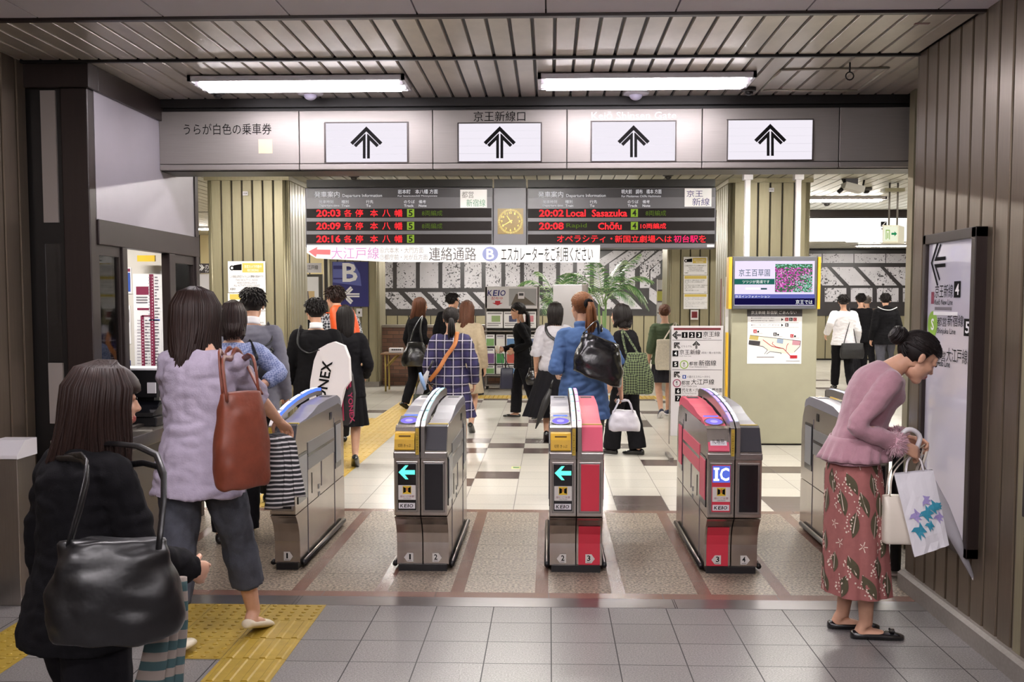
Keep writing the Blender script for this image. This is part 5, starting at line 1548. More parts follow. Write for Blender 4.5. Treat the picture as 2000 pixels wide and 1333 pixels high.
        if nose in ('ticket', 'icpad'):
            # reader plate
            mb = MB(); pr = [(.12, .845), (.13, .868), (.30, .905), (.32, .905), (.32, .85)]
            mb.prism([(F + a, b) for a, b in pr][::-1], 'x', fx0 + .002, fx1 - .002, dm if nose == 'icpad' else M_gblack); rp = mb.build('reader_plate', root, bevel=.003); rp['_o'] = root['_o']
            mb = MB(); ex, ey = (fx1 - fx0) * .40, .058
            cc = Vector(((fx0 + fx1) / 2, F + .205, .8875)); sl = Vector((0, .17, .037)).normalized(); nn = Vector((0, -.037, .17)).normalized()
            for k, mt in ((1.18, M_gblack), (1.0, M_reader), (.45, M_readerd)):
                mb.poly([cc + nn * (.0015 + .001 * (1.3 - k)) + Vector((1, 0, 0)) * ex * k * math.cos(a * .2618) + sl * ey * k * math.sin(a * .2618) for a in range(24)], mt)
            mb.build('card_reader', rp)
            mb = MB(); 
            mb.box(fx0 + .02, fx1 - .02, F + .325, F + .345, .905, .909, M_edgeb); mb.build('card_slot_light', root)
            mb = MB(); mb.box(fx0 + .002, fx1 - .002, F + .095, F + .115, .842, .850, M_frame); mb.build('slot_bezel', root)
            st = .32
        else:
            mb = MB(); mb.box(fx0 + .004, fx1 - .004, F + .125, F + .145, .872, .8795, mat('yellow_line', '#c9b04a', .5)); mb.build('yellow_line', root)
            st = .15
        # deck: rises in an S to the rear hood
        z0 = .876 if nose == 'slope' else .90
        pr = [(st, z0 - .02), (st, z0), (st + .18, z0 + .008), (st + .36, z0 + .03), (st + .52, .935), (.95, .945), (1.28, .945), (1.39, .915), (1.42, .88), (1.42, .85)]
        mb = MB(); mb.prism([(F + a, b) for a, b in pr][::-1], 'x', fx0 + .004, fx1 - .004, dm, False); dk = mb.build('deck', root, bevel=.006); dk['_o'] = root['_o']
        mb = MB(); mb.box(fx0 + .025, fx1 - .025, F + 1.12, F + 1.22, .945, .9475, M_gblack); mb.build('ticket_exit', dk)
        # side furniture
        for sd in sides.get(i, ''):
            sx = x0 if sd == 'L' else x1
            o = -1 if sd == 'L' else 1
            def sb(name, y0, y1, z0, z1, mt, th=.004, par=root):
                m_ = MB(); m_.box(min(sx, sx + o * th), max(sx, sx + o * th), F + y0, F + y1, z0, z1, mt)
                ob = m_.build(name, par); ob['_o'] = root['_o']; return ob
            band = M_gpink if hf.get('pink') else M_gpanel
            for (ya_, yb_, z0_, z1_) in ((.06, .30, .40, .69), (1.16, 1.36, .44, .76)):
                fr_ = sb('side_window', ya_, yb_, z0_, z1_, M_gdark, .005)
                sb('window_pane', ya_ + .015, yb_ - .015, z0_ + .04, z1_ - .015, band if hf.get('pink') else mat('gate_smoked_pane', '#8c8d92', .25, .2), .008, fr_)
            sb('flap_panel', .33, 1.13, .665, .735, band)
            sb('flap_panel', .33, 1.13, .565, .645, band)
            sb('flap_seam', .33, 1.13, .645, .665, M_gdark)
            m_ = MB()
            m_.box(min(sx, sx + o * .003), max(sx, sx + o * .003), F + .44, F + .445, .40, .53, M_gdark); m_.box(min(sx, sx + o * .003), max(sx, sx + o * .003), F + .72, F + .724, .40, .56, M_grey_ink)
            m_.box(min(sx, sx + o * .003), max(sx, sx + o * .003), F + .32, F + .324, .05, .66, M_grey_ink); m_.box(min(sx, sx + o * .003), max(sx, sx + o * .003), F + 1.14, F + 1.144, .05, .8, M_grey_ink)
            for k in range(2): m_.box(min(sx, sx + o * .003), max(sx, sx + o * .003), F + .62, F + .66, .345 + .05 * k, .375 + .05 * k, M_gpanel)
            m_.build('seams', root)
            sb('side_label', 1.0, 1.06, .80, .85, M_gdark)
            m_ = MB(); m_.tube([(sx + o * .016, F + .12, .035), (sx + o * .016, F + L - .1, .035)], .016, M_black, 8); m_.build('guard_rail', root)
            m_ = MB(); m_.tube([(sx + o * .018, F + .14, .05), (sx + o * .018, F + L - .12, .05)], .006, M_steel, 8); m_.build('steel_strip', root)
    # light fin
    if fin:
        cols = fin['cols']
        if fin['side'] == 'M':
            xm = xl + W + GAP / 2
            plates = [(xm - GAP / 2 - .025, xm - GAP / 2), (xm + GAP / 2, xm + GAP / 2 + .025)]
        elif fin['side'] == 'L':
            plates = [(xl, xl + .028)]
        else:
            plates = [(xr - .028, xr)]
        arc = [(0.0, .875), (.04, .905), (.16, .935), (.35, .965), (.60, .990), (.90, 1.005), (1.15, 1.005), (1.30, .995), (1.34, .98), (1.34, .88)]
        low = [(1.30, .88), (1.30, .955), (1.1, .968), (.85, .965), (.55, .945), (.45, .90), (.2, .88), (.0, .86)] if fin.get('open', True) else [(0, .86)]
        for pi, (xa, xb) in enumerate(plates):
            mb = MB()
            mb.box(xa, xb, F - .014, F + .05, .70, .878, M_frame); mb.build('fin_post', root, bevel=.003)
            mb = MB()
            # arch bar: top skin along arc with 4 cm depth
            m = len(arc) - 1
            for k in range(m):
                (a0, b0), (a1, b1) = arc[k], arc[k + 1]
                dz = .05 if k < m - 1 else 0
                if k < m - 1:
                    pr = [(a0, b0 - .05), (a0, b0), (a1, b1), (a1, b1 - .05)]
                else:
                    pr = [(a0 - .02, b0), (a1 - .02, b1), (a1, b1), (a0, b0)]
                mb.prism([(F + q[0], q[1]) for q in pr][::-1], 'x', xa, xb, M_frame)
            mb.build('fin_arch', root)
            mb = MB()
            pr = [(.0, .86), (.04, .90), (.16, .93), (.35, .95), (.35, .88)]
            mb.prism([(F + q[0], q[1]) for q in pr][::-1], 'x', xa + .002, xb - .002, M_frame); mb.build('fin_cheek', root)
            segs = [(.05, .20), (.24, .46), (.50, .72), (.78, 1.0), (1.05, 1.26)]
            for k, (s0, s1) in enumerate(segs):
                def zz(v):
                    for q in range(len(arc) - 1):
                        if arc[q][0] <= v <= arc[q + 1][0]:
                            u = (v - arc[q][0]) / max(1e-6, arc[q + 1][0] - arc[q][0]); return arc[q][1] + u * (arc[q + 1][1] - arc[q][1])
                    return 1.0
                mb = MB(); yy = [s0 + (s1 - s0) * q / 3 for q in range(4)]
                for q in range(3):
                    mb.add([(xa + .004, F + yy[q], zz(yy[q]) + .003), (xb - .004, F + yy[q], zz(yy[q]) + .003), (xb - .004, F + yy[q + 1], zz(yy[q + 1]) + .003), (xa + .004, F + yy[q + 1], zz(yy[q + 1]) + .003)], [(0, 1, 2, 3)], cols[pi % len(cols)])
                mb.build('light_segment', root)
            if pi == 0 or len(plates) == 1:
                mb = MB(); mb.box(xa + .003, xb - .003, F - .0155, F - .013, .712, .868, mat('gold_warning_strip', '#b89a34', .4)); ws = mb.build('warning_strip', root); ws['_o'] = root['_o']
                mb = MB()
                for k in range(9): gtext(mb, '立ち止まらず進め'[k % 8], xa + .007, xb - .007, .725 + .014 * (8 - k), .735 + .014 * (8 - k), F - .0165, M_maroon if k == 0 else M_ink)
                mb.build('warning_lettering', ws)
            if fin.get('glow'):
                mb = MB()
                for k in range(2, 7):
                    (a0, b0), (a1, b1) = arc[k], arc[k + 1]
                    xg = xa - .002 if fin['glow'] == 'L' else xb + .002
                    mb.add([(xg, F + a0, b0 - .02), (xg, F + a1, b1 - .02), (xg, F + a1, b1), (xg, F + a0, b0)], [(0, 1, 2, 3) if fin['glow'] == 'R' else (3, 2, 1, 0)], M_edgeb)
                mb.build('edge_glow', root)
    return root

gate('single steel ticket gate numbered 1, leftmost of the row', -1.64, [dict(num='1', dir=1, nose='slope')], dict(side='L', w=.03, cols=[M_lblue], glow='R'), {0: 'RL'})
gate('steel ticket gate numbered 1 and 2 with green arrow', -.905, [dict(num='1', dir=-1, nose='ticket', sign='arrow'), dict(num='2', dir=1, nose='slope')], dict(side='M', w=0, cols=[M_lblue, M_lcyan]), {0: 'L', 1: 'R'})
gate('ticket gate numbered 2 and 3, grey left half and pink right half', .005, [dict(num='2', dir=-1, nose='ticket', sign='arrow'), dict(num='3', dir=1, nose='slope', pink=1, pinkfront=1, pinklow=1)], dict(side='M', w=0, cols=[M_lcyan, M_lpink]), {0: 'L', 1: 'R'})
gate('ticket gate numbered 3 and 4 with pink card-only left half', .918, [dict(num='3', dir=-1, nose='icpad', sign='IC', pink=1, pinkfront=1, pinklow=1), dict(num='4', dir=1, nose='slope')], dict(side='M', w=0, cols=[M_lviol, M_lblue]), {0: 'L', 1: 'R'})
gate('single steel ticket gate numbered 4, rightmost of the row behind the person in pink', 1.80, [dict(num='4', dir=-1, nose='slope')], dict(side='R', w=.03, cols=[M_lblue], glow='R'), {0: 'L'})
# ------------------------------------------------------------------ people: builders
V = Vector
def remesh(mb, voxel, smooth=2):
    me = bpy.data.meshes.new('r')
    me.from_pydata(mb.v, [], mb.f)
    ob = bpy.data.objects.new('r', me); COL.objects.link(ob)
    md = ob.modifiers.new('r', 'REMESH'); md.mode = 'VOXEL'; md.voxel_size = voxel; md.use_smooth_shade = True
    if smooth:
        ms = ob.modifiers.new('s', 'SMOOTH'); ms.factor = .5; ms.iterations = smooth
    dg = bpy.context.evaluated_depsgraph_get(); dg.update()
    m2 = bpy.data.meshes.new_from_object(ob.evaluated_get(dg))
    n = len(m2.vertices)
    co = np.empty(n * 3); m2.vertices.foreach_get('co', co); co = co.reshape(-1, 3)
    no = np.empty(n * 3); m2.vertex_normals.foreach_get('vector', no); no = no.reshape(-1, 3)
    fs = [tuple(p.vertices) for p in m2.polygons]
    bpy.data.objects.remove(ob); bpy.data.meshes.remove(me); bpy.data.meshes.remove(m2)
    return co, no, fs

def wrinkle(co, no, amp, freq=(9, 9, 22), seed=0.0):
    d = np.empty(len(co))
    for i, p in enumerate(co):
        a = mnoise.noise((p[0] * freq[0] + seed, p[1] * freq[1], p[2] * freq[2]))
        b = mnoise.noise((p[0] * 30 + seed, p[1] * 30 + 5, p[2] * 30))
        d[i] = (abs(a) - .25) * 1.3 + .25 * b
    return co + no * (d * amp)[:, None]

def loft(mb, rings, mt, seg=18, sub=3, sq=2.0):
    """rings: (centre, half width, half depth, lateral axis, depth axis)"""
    R = []
    n = len(rings)
    for i in range(n - 1):
        r0, r1, r2, r3 = rings[max(i - 1, 0)], rings[i], rings[i + 1], rings[min(i + 2, n - 1)]
        for k in range(sub):
            t = k / sub
            def cr(a, b, c, d): return .5 * ((2 * b) + (c - a) * t + (2 * a - 5 * b + 4 * c - d) * t * t + (3 * b - a - 3 * c + d) * t ** 3)
            R.append((cr(r0[0], r1[0], r2[0], r3[0]), max(.002, cr(r0[1], r1[1], r2[1], r3[1])), max(.002, cr(r0[2], r1[2], r2[2], r3[2])), r1[3].lerp(r2[3], t).normalized(), r1[4].lerp(r2[4], t).normalized()))
    R.append(rings[-1])
    vs = []
    for c, a, b, x, y in R:
        for k in range(seg):
            th = 2 * math.pi * k / seg
            ct, st = math.cos(th), math.sin(th)
            if sq != 2.0:
                ct = math.copysign(abs(ct) ** (2 / sq), ct); st = math.copysign(abs(st) ** (2 / sq), st)
            vs.append(c + x * (a * ct) + y * (b * st))
    m = len(R)
    fs = [(i * seg + k, i * seg + (k + 1) % seg, (i + 1) * seg + (k + 1) % seg, (i + 1) * seg + k) for i in range(m - 1) for k in range(seg)]
    fs += [list(range(seg))[::-1], [(m - 1) * seg + k for k in range(seg)]]
    x, y = R[0][3], R[0][4]
    up = R[-1][0] - R[0][0]
    if x.cross(y).dot(up) < 0:
        fs = [f[::-1] for f in fs]
    return mb.add(vs, fs, mt, True)

def limb(mb, pts, rad, mt, seg=12, sub=3):
    pts = [V(p) for p in pts]
    rings = []
    ref = V((1, 0, 0))
    for i, p in enumerate(pts):
        t = (pts[min(i + 1, len(pts) - 1)] - pts[max(i - 1, 0)]).normalized()
        y = t.cross(ref)
        if y.length < .1: y = t.cross(V((0, 1, 0)))
        y.normalize(); x = y.cross(t).normalized()
        r = rad[i]
        rings.append((p, r if not isinstance(r, tuple) else r[0], r if not isinstance(r, tuple) else r[1], x, y))
    return loft(mb, rings, mt, seg, sub)

def ik(a, b, l1, l2, hint):
    d = b - a
    L = d.length
    if L > (l1 + l2) * .999:
        b = a + d * ((l1 + l2) * .999 / L); d = b - a; L = d.length
    u = d / L
    x = (l1 * l1 - l2 * l2 + L * L) / (2 * L)
    h = math.sqrt(max(0, l1 * l1 - x * x))
    n = hint - u * hint.dot(u)
    n.normalize()
    return a + u * x + n * h, b

M_skin = mat('skin_tone', '#c99a80', 0.5, var=0.05, vscale=30)
M_lip = mat('lip_tone', '#a8584f', 0.45)
M_eye = mat('eye_dark', '#15100e', 0.2)
M_brow = mat('brow_dark', '#2a1f1a', 0.7)
def hair_mat(name, col, hi):
    m, nt, b = new_mat(name)
    tc = N(nt, 'ShaderNodeTexCoord')
    mp = N(nt, 'ShaderNodeMapping'); mp.inputs['Scale'].default_value = (90, 90, 6)
    nt.links.new(tc.outputs['Object'], mp.inputs['Vector'])
    no = N(nt, 'ShaderNodeTexNoise', Scale=1.0, Detail=3.0)
    nt.links.new(mp.outputs[0], no.inputs['Vector'])
    nt.links.new(mixc(nt, no.outputs['Fac'], C(col), C(hi)), b.inputs['Base Color'])
    b.inputs['Roughness'].default_value = .48
    b.inputs['Specular IOR Level'].default_value = .22
    return m
H_black = hair_mat('black_hair', '#0d0b0c', '#231c1b')
H_dbrown = hair_mat('dark_brown_hair', '#150d0c', '#30201b')
H_brown = hair_mat('brown_hair', '#3a2218', '#6d4430')
H_light = hair_mat('light_brown_hair', '#472a1b', '#85532f')

def head_mesh(out, hc, R, s, voxel=.0055):
    mb = MB()
    def E(c, r, seg=18, rg=12): mb.ell(c, r, M_skin, seg, rg)
    E((0, -.014, .030), (.073, .092, .083)); E((0, .028, -.028), (.058, .058, .078)); E((0, .052, -.092), (.028, .028, .024))
    E((0, .02, -.06), (.05, .055, .045)); E((0, .064, .03), (.05, .02, .03))
    for sg in (1, -1):
        E((sg * .035, .058, -.022), (.02, .022, .02), 10, 8); E((sg * .030, .079, .012), (.014, .009, .008), 10, 8)
        E((sg * .074, -.008, -.006), (.009, .017, .029), 10, 8); E((sg * .079, -.014, .004), (.006, .014, .018), 10, 8); E((sg * .008, .094, -.031), (.008, .009, .006), 8, 6)
    loft(mb, [(V((0, .078, .018)), .008, .008, V((1, 0, 0)), V((0, 1, 0))), (V((0, .089, -.01)), .009, .010, V((1, 0, 0)), V((0, 1, 0))), (V((0, .097, -.027)), .012, .012, V((1, 0, 0)), V((0, 1, 0))), (V((0, .084, -.038)), .010, .010, V((1, 0, 0)), V((0, 1, 0)))], M_skin, 10, 3)
    E((0, .083, -.055), (.022, .010, .006), 12, 8); E((0, .081, -.066), (.018, .010, .007), 12, 8)
    limb(mb, [(0, -.015, -.01), (0, -.022, -.045), (0, -.026, -.065)], [.054, .046, .036], M_skin, 14); E((0, .036, -.078), (.038, .038, .028)); E((0, .012, -.062), (.050, .045, .030))
    co, no, fs = remesh(mb, voxel, 4)
    f1, f2 = [], []
    for f in fs:
        c = co[list(f)].mean(0)
        (f2 if (c[1] > .078 and abs(c[0]) < .023 and -.073 < c[2] < -.048) else f1).append(f)
    W = [hc + R @ (V(p) * s) for p in co]
    out.add(W, f1, M_skin, True); out.add(W, f2, M_lip, True)
    mb = MB()
    for sg in (1, -1):
        mb.ell((sg * .031, .086, .010), (.0125, .0035, .0055), M_eye, 10, 6)
        mb.tube([(sg * .014, .0875, .030), (sg * .030, .0895, .034), (sg * .048, .081, .029)], [.003, .0036, .002], M_brow, 6)
    for f, k, sm in zip(mb.f, mb.mi, mb.sm): pass
    for mt in mb.mats:
        k = mb.mats.index(mt)
        out.add([hc + R @ (V(p) * s) for p in mb.v], [f for f, q in zip(mb.f, mb.mi) if q == k], mt, True)

def hand_mesh(mb, w, d, pn, side, curl, s, mt=None):
    mt = mt or M_skin
    d = d.normalized(); pn = (pn - d * pn.dot(d)).normalized(); lat = d.cross(pn) * side
    def pt(a, b, c): return w + (d * a + lat * b + pn * c) * s
    ax = (lat, pn)
    loft(mb, [(pt(-.015, 0, 0), .024 * s, .020 * s, *ax), (pt(.02, .002, 0), .031 * s, .018 * s, *ax), (pt(.06, 0, 0), .040 * s, .015 * s, *ax), (pt(.088, 0, .002), .037 * s, .011 * s, *ax)], mt, 12, 2)
    for off, ln in ((.029, .066), (.010, .076), (-.010, .070), (-.028, .055)):
        p = pt(.083, off, .002); dd = d.copy(); pts = [p - dd * .012 * s]; rr = [.0088 * s]
        pts.append(p); rr.append(.0086 * s)
        a = 0
        for k, fr in enumerate((.45, .30, .25)):
            a += curl * (.55, .85, .6)[k]
            dd = d * math.cos(a) + pn * math.sin(a)
            p = p + dd * ln * fr * s
            pts.append(p); rr.append((.0082, .0076, .0058)[k] * s)
        mb.tube(pts, rr, mt, 7)
    p = pt(.018, .028, .004); t1 = (d * .75 + lat * .6 + pn * .35).normalized(); t2 = (d * .9 + lat * .15 + pn * (.35 + .5 * min(1, curl))).normalized()
    mb.tube([p - t1 * .01 * s, p, p + t1 * .034 * s, p + t1 * .034 * s + t2 * .03 * s], [.011 * s, .0115 * s, .0098 * s, .0066 * s], mt, 7)

def hair_mesh(mb, hc, R, s, st, mt, seed, back=None):
    rr = random.Random(seed)
    L = st.get('len', .1); kind = st['kind']; n = st.get('n', 150); bang = st.get('bang', .055)
    wav = st.get('wave', .006); bk = st.get('back', .035 if kind == 'long' else 0)
    vol = st.get('vol', 1.0)
    def wp(p):
        p = V(p)
        return hc + R @ (V((p.x * vol, -.01 + (p.y + .01) * (1 + (vol - 1) * .7), p.z)) * s)
    down = R.inverted() @ V((0, 0, -1)) if kind in ('long', 'bob') else V((0, 0, -1))
    # cap
    vs, fs = [], []
    sg, rg = 28, 16
    low = {'short': -.055, 'long': -.07, 'bob': -.07, 'pony': -.062, 'bun': -.062}[kind]
    for i in range(rg + 1):
        ph = math.pi * i / rg
        for k in range(sg):
            th = 2 * math.pi * k / sg
            x, y, z = .083 * math.sin(ph) * math.sin(th), -.014 - .103 * math.sin(ph) * math.cos(th), .034 + .093 * math.cos(ph)
            q = 1 + .02 * mnoise.noise((x * 40 + seed, y * 40, z * 40))
            front = y > .02
            zl = bang if front else (low if y < -.035 else low + (.055 if kind in ('short', 'pony', 'bun') else 0) * min(1, (y + .035) / .03))
            if front: zl = max(zl, bang)
            z = max(z, zl - .004)
            if z <= zl: x *= .93; y = -.014 + (y + .014) * .93
            vs.append(wp((x * q, y * q, z)))
    for i in range(rg):
        for k in range(sg):
            fs.append((i * sg + k, i * sg + (k + 1) % sg, (i + 1) * sg + (k + 1) % sg, (i + 1) * sg + k))
    mb.add(vs, fs, mt, True)
    rad = .0046 * st.get('thick', 1); n = int(n * 1.5)
    if kind in ('long', 'bob'):
        X, Yv = V((1, 0, 0)), V((0, 1, 0))
        rings = [(V((0, -.03, .03)), .082, .082, X, Yv)]
        hang = [.05, .12] if kind == 'bob' else [.06, L * .5, L * .9]
        for h in hang:
            c = V((0, -.035, -.01)) + down * h + V((0, -.012 - bk * min(1, h * 4), 0))
            rings.append((c, .083 if h < .13 else .07 - .02 * h, .062 if h < .13 else .04, X, Yv))
        w = MB(); loft(w, rings, mt, 16, 3)
        mb.add([wp(p) for p in w.v], w.f, mt, True)
    amax = {'long': 2.25, 'bob': 2.3}.get(kind, 0)
    for i in range(n):
        if kind in ('long', 'bob'):
            a = rr.uniform(-amax, amax)
            k = rr.uniform(.97, 1.07)
            sx, cy_ = math.sin(a), math.cos(a)
            pts = [V((rr.uniform(-.012, .012), -.01 + rr.uniform(-.02, .03), .130)), V((.058 * sx * k, -.014 - .072 * cy_ * k, .105)), V((.084 * sx * k, -.014 - .104 * cy_ * k, .045)), V((.086 * sx * k, -.018 - .105 * cy_ * k, -.02))]
            p = pts[-1]
            l = L * rr.uniform(.75, 1.05)
            m_ = 8
            ph = 2.5 * a + rr.uniform(-.5, .5)
            for q in range(1, m_ + 1):
                u = q / m_
                sh = 1 - .28 * u if kind == 'long' else 1 - .18 * u
                off = V((p.x * (sh - 1), (p.y + .05) * (sh - 1) * .5 - bk * min(1, u * 2) * max(0, -p.y) / .12, 0)) + V((wav * u * math.sin(ph + 6 * u), wav * u * math.cos(ph + 5 * u), 0))
                pts.append(p + down * (l * u) + off)
            r_ = [rad * .7, rad, rad, rad] + [rad * (1 - .55 * q / m_) for q in range(1, m_ + 1)]
            mb.tube([wp(q) for q in pts], [x * s for x in r_], mt, 5)
        elif kind == 'short':
            th = rr.uniform(0, 6.283); ph = rr.uniform(.15, 1.75)
            x, y, z = .086 * math.sin(ph) * math.sin(th), -.014 - .106 * math.sin(ph) * math.cos(th), .034 + .096 * math.cos(ph)
            if y > .02 and z < bang + .025: continue
            nrm = V((x, y + .014, z - .034)).normalized()
            dn = V((0, -.25, -1)) if y < .0 else V((0, .5, -.6))
            dn = (dn - nrm * dn.dot(nrm)).normalized() + V((rr.uniform(-.4, .4), rr.uniform(-.3, .3), 0))
            p = V((x, y, z))
            l = rr.uniform(.025, .05)
            mb.tube([wp(p - nrm * .006), wp(p + nrm * .006 + dn * l * .5), wp(p + nrm * .004 + dn * l)], [.007 * s, .006 * s, .0015 * s], mt, 5)
        else:
            tie = V(st.get('tie', (0, -.115, .02)))
            a = rr.uniform(-3.1, 3.1)
            sx, cy_ = math.sin(a), math.cos(a)
            C0 = V((0, -.014, .034))
            def onto(p):
                d = p - C0
                k = 1 / math.sqrt((d.x / .085) ** 2 + (d.y / .1055) ** 2 + (d.z / .0955) ** 2)
                return C0 + d * k
            zz = rr.uniform(.022, .05) if abs(a) > .95 else rr.uniform(-.05, .05)
            if abs(a) > 1.9: zz = bang + rr.uniform(.006, .025)
            if rr.random() < .45: zz = max(zz, rr.uniform(.05, .125))
            rc = math.sqrt(max(.02, 1 - ((zz - .034) / .0955) ** 2))
            p_ = V((.085 * sx * rc, -.014 - .1055 * cy_ * rc, zz))
            te = tie + V((rr.uniform(-.015, .015), 0, rr.uniform(-.015, .015)))
            pts = [p_.lerp(C0, .06)] + [onto(p_.lerp(te, u)) for u in (.15, .35, .55, .75, .9)] + [te]
            mb.tube([wp(q) for q in pts], [.003 * s] + [.0052 * s] * 5 + [.004 * s], mt, 5)
    if kind == 'pony':
        tie = V(st.get('tie', (0, -.115, .02)))
        dl = R.inverted() @ V((0, 0, -1))
        for i in range(46):
            o = V((rr.uniform(-.016, .016), rr.uniform(-.012, .012), rr.uniform(-.014, .014)))
            l = L * rr.uniform(.75, 1.05); sp = rr.uniform(.6, 1.5)
            pts = [tie + o * .6, tie + V((0, -.035, -.01)) + o * 1.2] + [tie + V((0, -.045, 0)) + dl * (l * u) + o * sp * (1 + 1.2 * u) * (1 if u < .8 else .7) for u in (.25, .5, .75, 1)]
            mb.tube([wp(q) for q in pts], [x * s for x in (.008, .011, .012, .011, .008, .002)], mt, 6)
    if kind == 'bun':
        tie = V(st.get('tie', (0, -.115, .02)))
        mb.ell(wp(tie + V((0, -.03, 0))), (.042 * s, .042 * s, .040 * s), mt, 16, 10)
        for i in range(34):
            a0 = rr.uniform(0, 6.28); tl = rr.uniform(-1, 1); pts = []
            for q in range(7):
                a = a0 + q * .5
                rr_ = .040 * math.cos(tl * .9) + .004
                pts.append(tie + V((rr_ * math.cos(a), -.03 + .040 * math.sin(tl * .9), rr_ * math.sin(a))))
            mb.tube([wp(q) for q in pts], [.003 * s] + [.006 * s] * 5 + [.002 * s], mt, 5)

CLOTHMAT = {}
def cloth(name, col, rough=.9, var=.1, vs=40, sheen=0, bump=.12, bscale=260):
    return mat(name, col, rough, 0, var=var, vscale=vs, sheen=sheen, bump=bump, bscale=bscale, spec=.15)

def person(label, x, y, height, heading, top, bottom, hair, hairmat, shoes, feet=None, hands=None, lean=0.05, hunch=0.08, neck=0.0, head=(0, 0), build=1.0, male=False, curl=(.6, .6), pelvis=(0, 0, 0), elbows=None, voxel=.011, seed=1, palm=None, extra=None, twist=0.0, headoff=(0, 0, 0)):
    s = height / 1.65
    hd = math.radians(heading)
    Rz = Matrix.Rotation(hd, 3, 'Z')
    base = V((x, y, 0))
    def Wd(p): return base + Rz @ (V(p) * s)
    def Lc(p): return (Rz.inverted() @ (V(p) - base)) / s
    root = thing('person', label, 'person', base)
    X, U = V((1, 0, 0)), V((0, 0, 1))
    w = (1.08 if male else 1.0) * build
    # spine
    def tilt(a): return V((0, math.sin(a), math.cos(a))), V((0, math.cos(a), -math.sin(a)))
    p0 = V((0, 0, .895)) + V(pelvis)
    sp = [p0]; dirs = []
    for ln, an in ((.13, lean * .6), (.16, lean), (.12, lean + hunch * .6), (.085, lean + hunch)):
        u, f = tilt(an); dirs.append((u, f)); sp.append(sp[-1] + u * ln)
    un, fn = tilt(lean + hunch + neck)
    nb = sp[-1]
    hb = nb + un * .09
    hy, hp = head
    Rh = Matrix.Rotation(hy, 3, 'Z') @ Matrix.Rotation(-(hp), 3, 'X')
    Rt = Matrix.Rotation(twist, 3, 'Z')
    hcl = hb + (Rh @ V((0, .03, .055))) + V(headoff)
    sh_w = (.166 if male else .150) * build
    shl = {}
    XT = Rt @ X
    for k, sg in (('R', 1), ('L', -1)):
        shl[k] = sp[3] + dirs[3][0] * .014 + XT * (sg * sh_w) + dirs[3][1] * -.008
    # arms
    hands = hands or {}
    arms = {}
    for k, sg in (('R', 1), ('L', -1)):
        t = hands.get(k)
        if t is None:
            t = shl[k] + V((sg * .075, .05, -.50))
        elif t[0] == 'w':
            t = Lc(t[1])
        else:
            t = V(t)
        hint = V((elbows or {}).get(k, (sg * .35, -1, -.25)))
        el, wr = ik(shl[k], t, .285, .25, hint)
        arms[k] = (shl[k], el, wr)
    # legs
    legs = {}
    feet = feet or {}
    for k, sg in (('R', 1), ('L', -1)):
        ft = V(feet.get(k, (sg * .085, 0, .07)))
        hj = p0 + V((sg * .088 * w, 0, -.03))
        kn, an = ik(hj, ft, .404, .399, V((sg * .05, 1, 0)))
        legs[k] = (hj, kn, an)
    f0 = V((0, 1, 0))
    def torso_rings(m, z0=0, z1=7, belly=0):
        d = [(p0 + V((0, -.01, -.085)), .125 * w, .10, X, f0), (p0 + V((0, -.012, -.02)), .168 * w, .122, X, f0), (sp[1] + dirs[0][0] * -.05, .150 * w, .108 + belly, X, dirs[0][1]), (sp[1] + dirs[1][0] * .035, .130 * w * (1.1 if male else 1), .096 + belly, X.lerp(XT, .3), dirs[1][1]),
             (sp[2] + dirs[1][0] * -.005, .145 * w, .106, X.lerp(XT, .7), dirs[1][1]), (sp[3] + dirs[2][0] * -.03, .158 * w, .112, XT, dirs[2][1]), (sp[3] + dirs[3][0] * .024, .140 * w, .084, XT, dirs[3][1]), (nb + dirs[3][0] * -.022, .088 * w, .066, XT, dirs[3][1]), (nb + dirs[3][0] * .02, .055, .056, XT, dirs[3][1])]
        return [(c, a + m, b + m, xx, yy) for c, a, b, xx, yy in d[z0:z1 + 1]]
    # ---- body: one mesh
    body = MB()
    mb = MB()
    loft(mb, torso_rings(-.012, 0, 8), M_skin)
    limb(mb, [nb - un * .05, nb + un * .03, hb + fn * .0, hcl + Rh @ V((0, -.02, -.06))], [.058, .05, .047, .05], M_skin, 14)
    for k, sg in (('R', 1), ('L', -1)):
        a, e, wr = arms[k]
        limb(mb, [a + V((-sg * .04, 0, .006)), a, a.lerp(e, .35), e, e.lerp(wr, .3), wr], [.030, .036 * build, .040 * build, .034 * build, .035 * build, .023], M_skin, 12)
        h_, kn, an = legs[k]
        limb(mb, [h_ + U * .03, h_.lerp(kn, .3), kn, kn.lerp(an, .3), kn.lerp(an, .7), an], [.070 * build, .071 * build, .052, .053, .040, .032], M_skin, 12)
        fy = V((0, 1, 0)) if not (shoes or {}).get('yaw') else (Matrix.Rotation(math.radians(shoes['yaw'].get(k, 0)), 3, 'Z') @ V((0, 1, 0)))
        pt_ = feet.get(k + 'p', 0)
        fd = (fy * math.cos(pt_) + V((0, 0, -1)) * math.sin(pt_)).normalized()
        fu = (V((0, 0, 1)) * math.cos(pt_) + fy * math.sin(pt_)).normalized()
        ar = shoes.get('heel', 0) if shoes else 0
        legs[k] = (h_, kn, an, fd, fu)
        limb(mb, [an + U * .02, an - fu * .035 - fd * .028, an - fu * .040 + fd * .05, an - fu * .052 + fd * .12, an - fu * .055 + fd * .165], [.032, .034, (.036, .026), (.036, .015), (.022, .011)], M_skin, 10)
    co, no, fs = remesh(mb, voxel, 3)
    body.add([Wd(p) for p in co], fs, M_skin, True)
    head_mesh(body, Wd(hcl), Rz @ Rh, s * (1.03 if male else 1.0))
    J = {'root': root, 'W': Wd, 'L': Lc, 's': s}
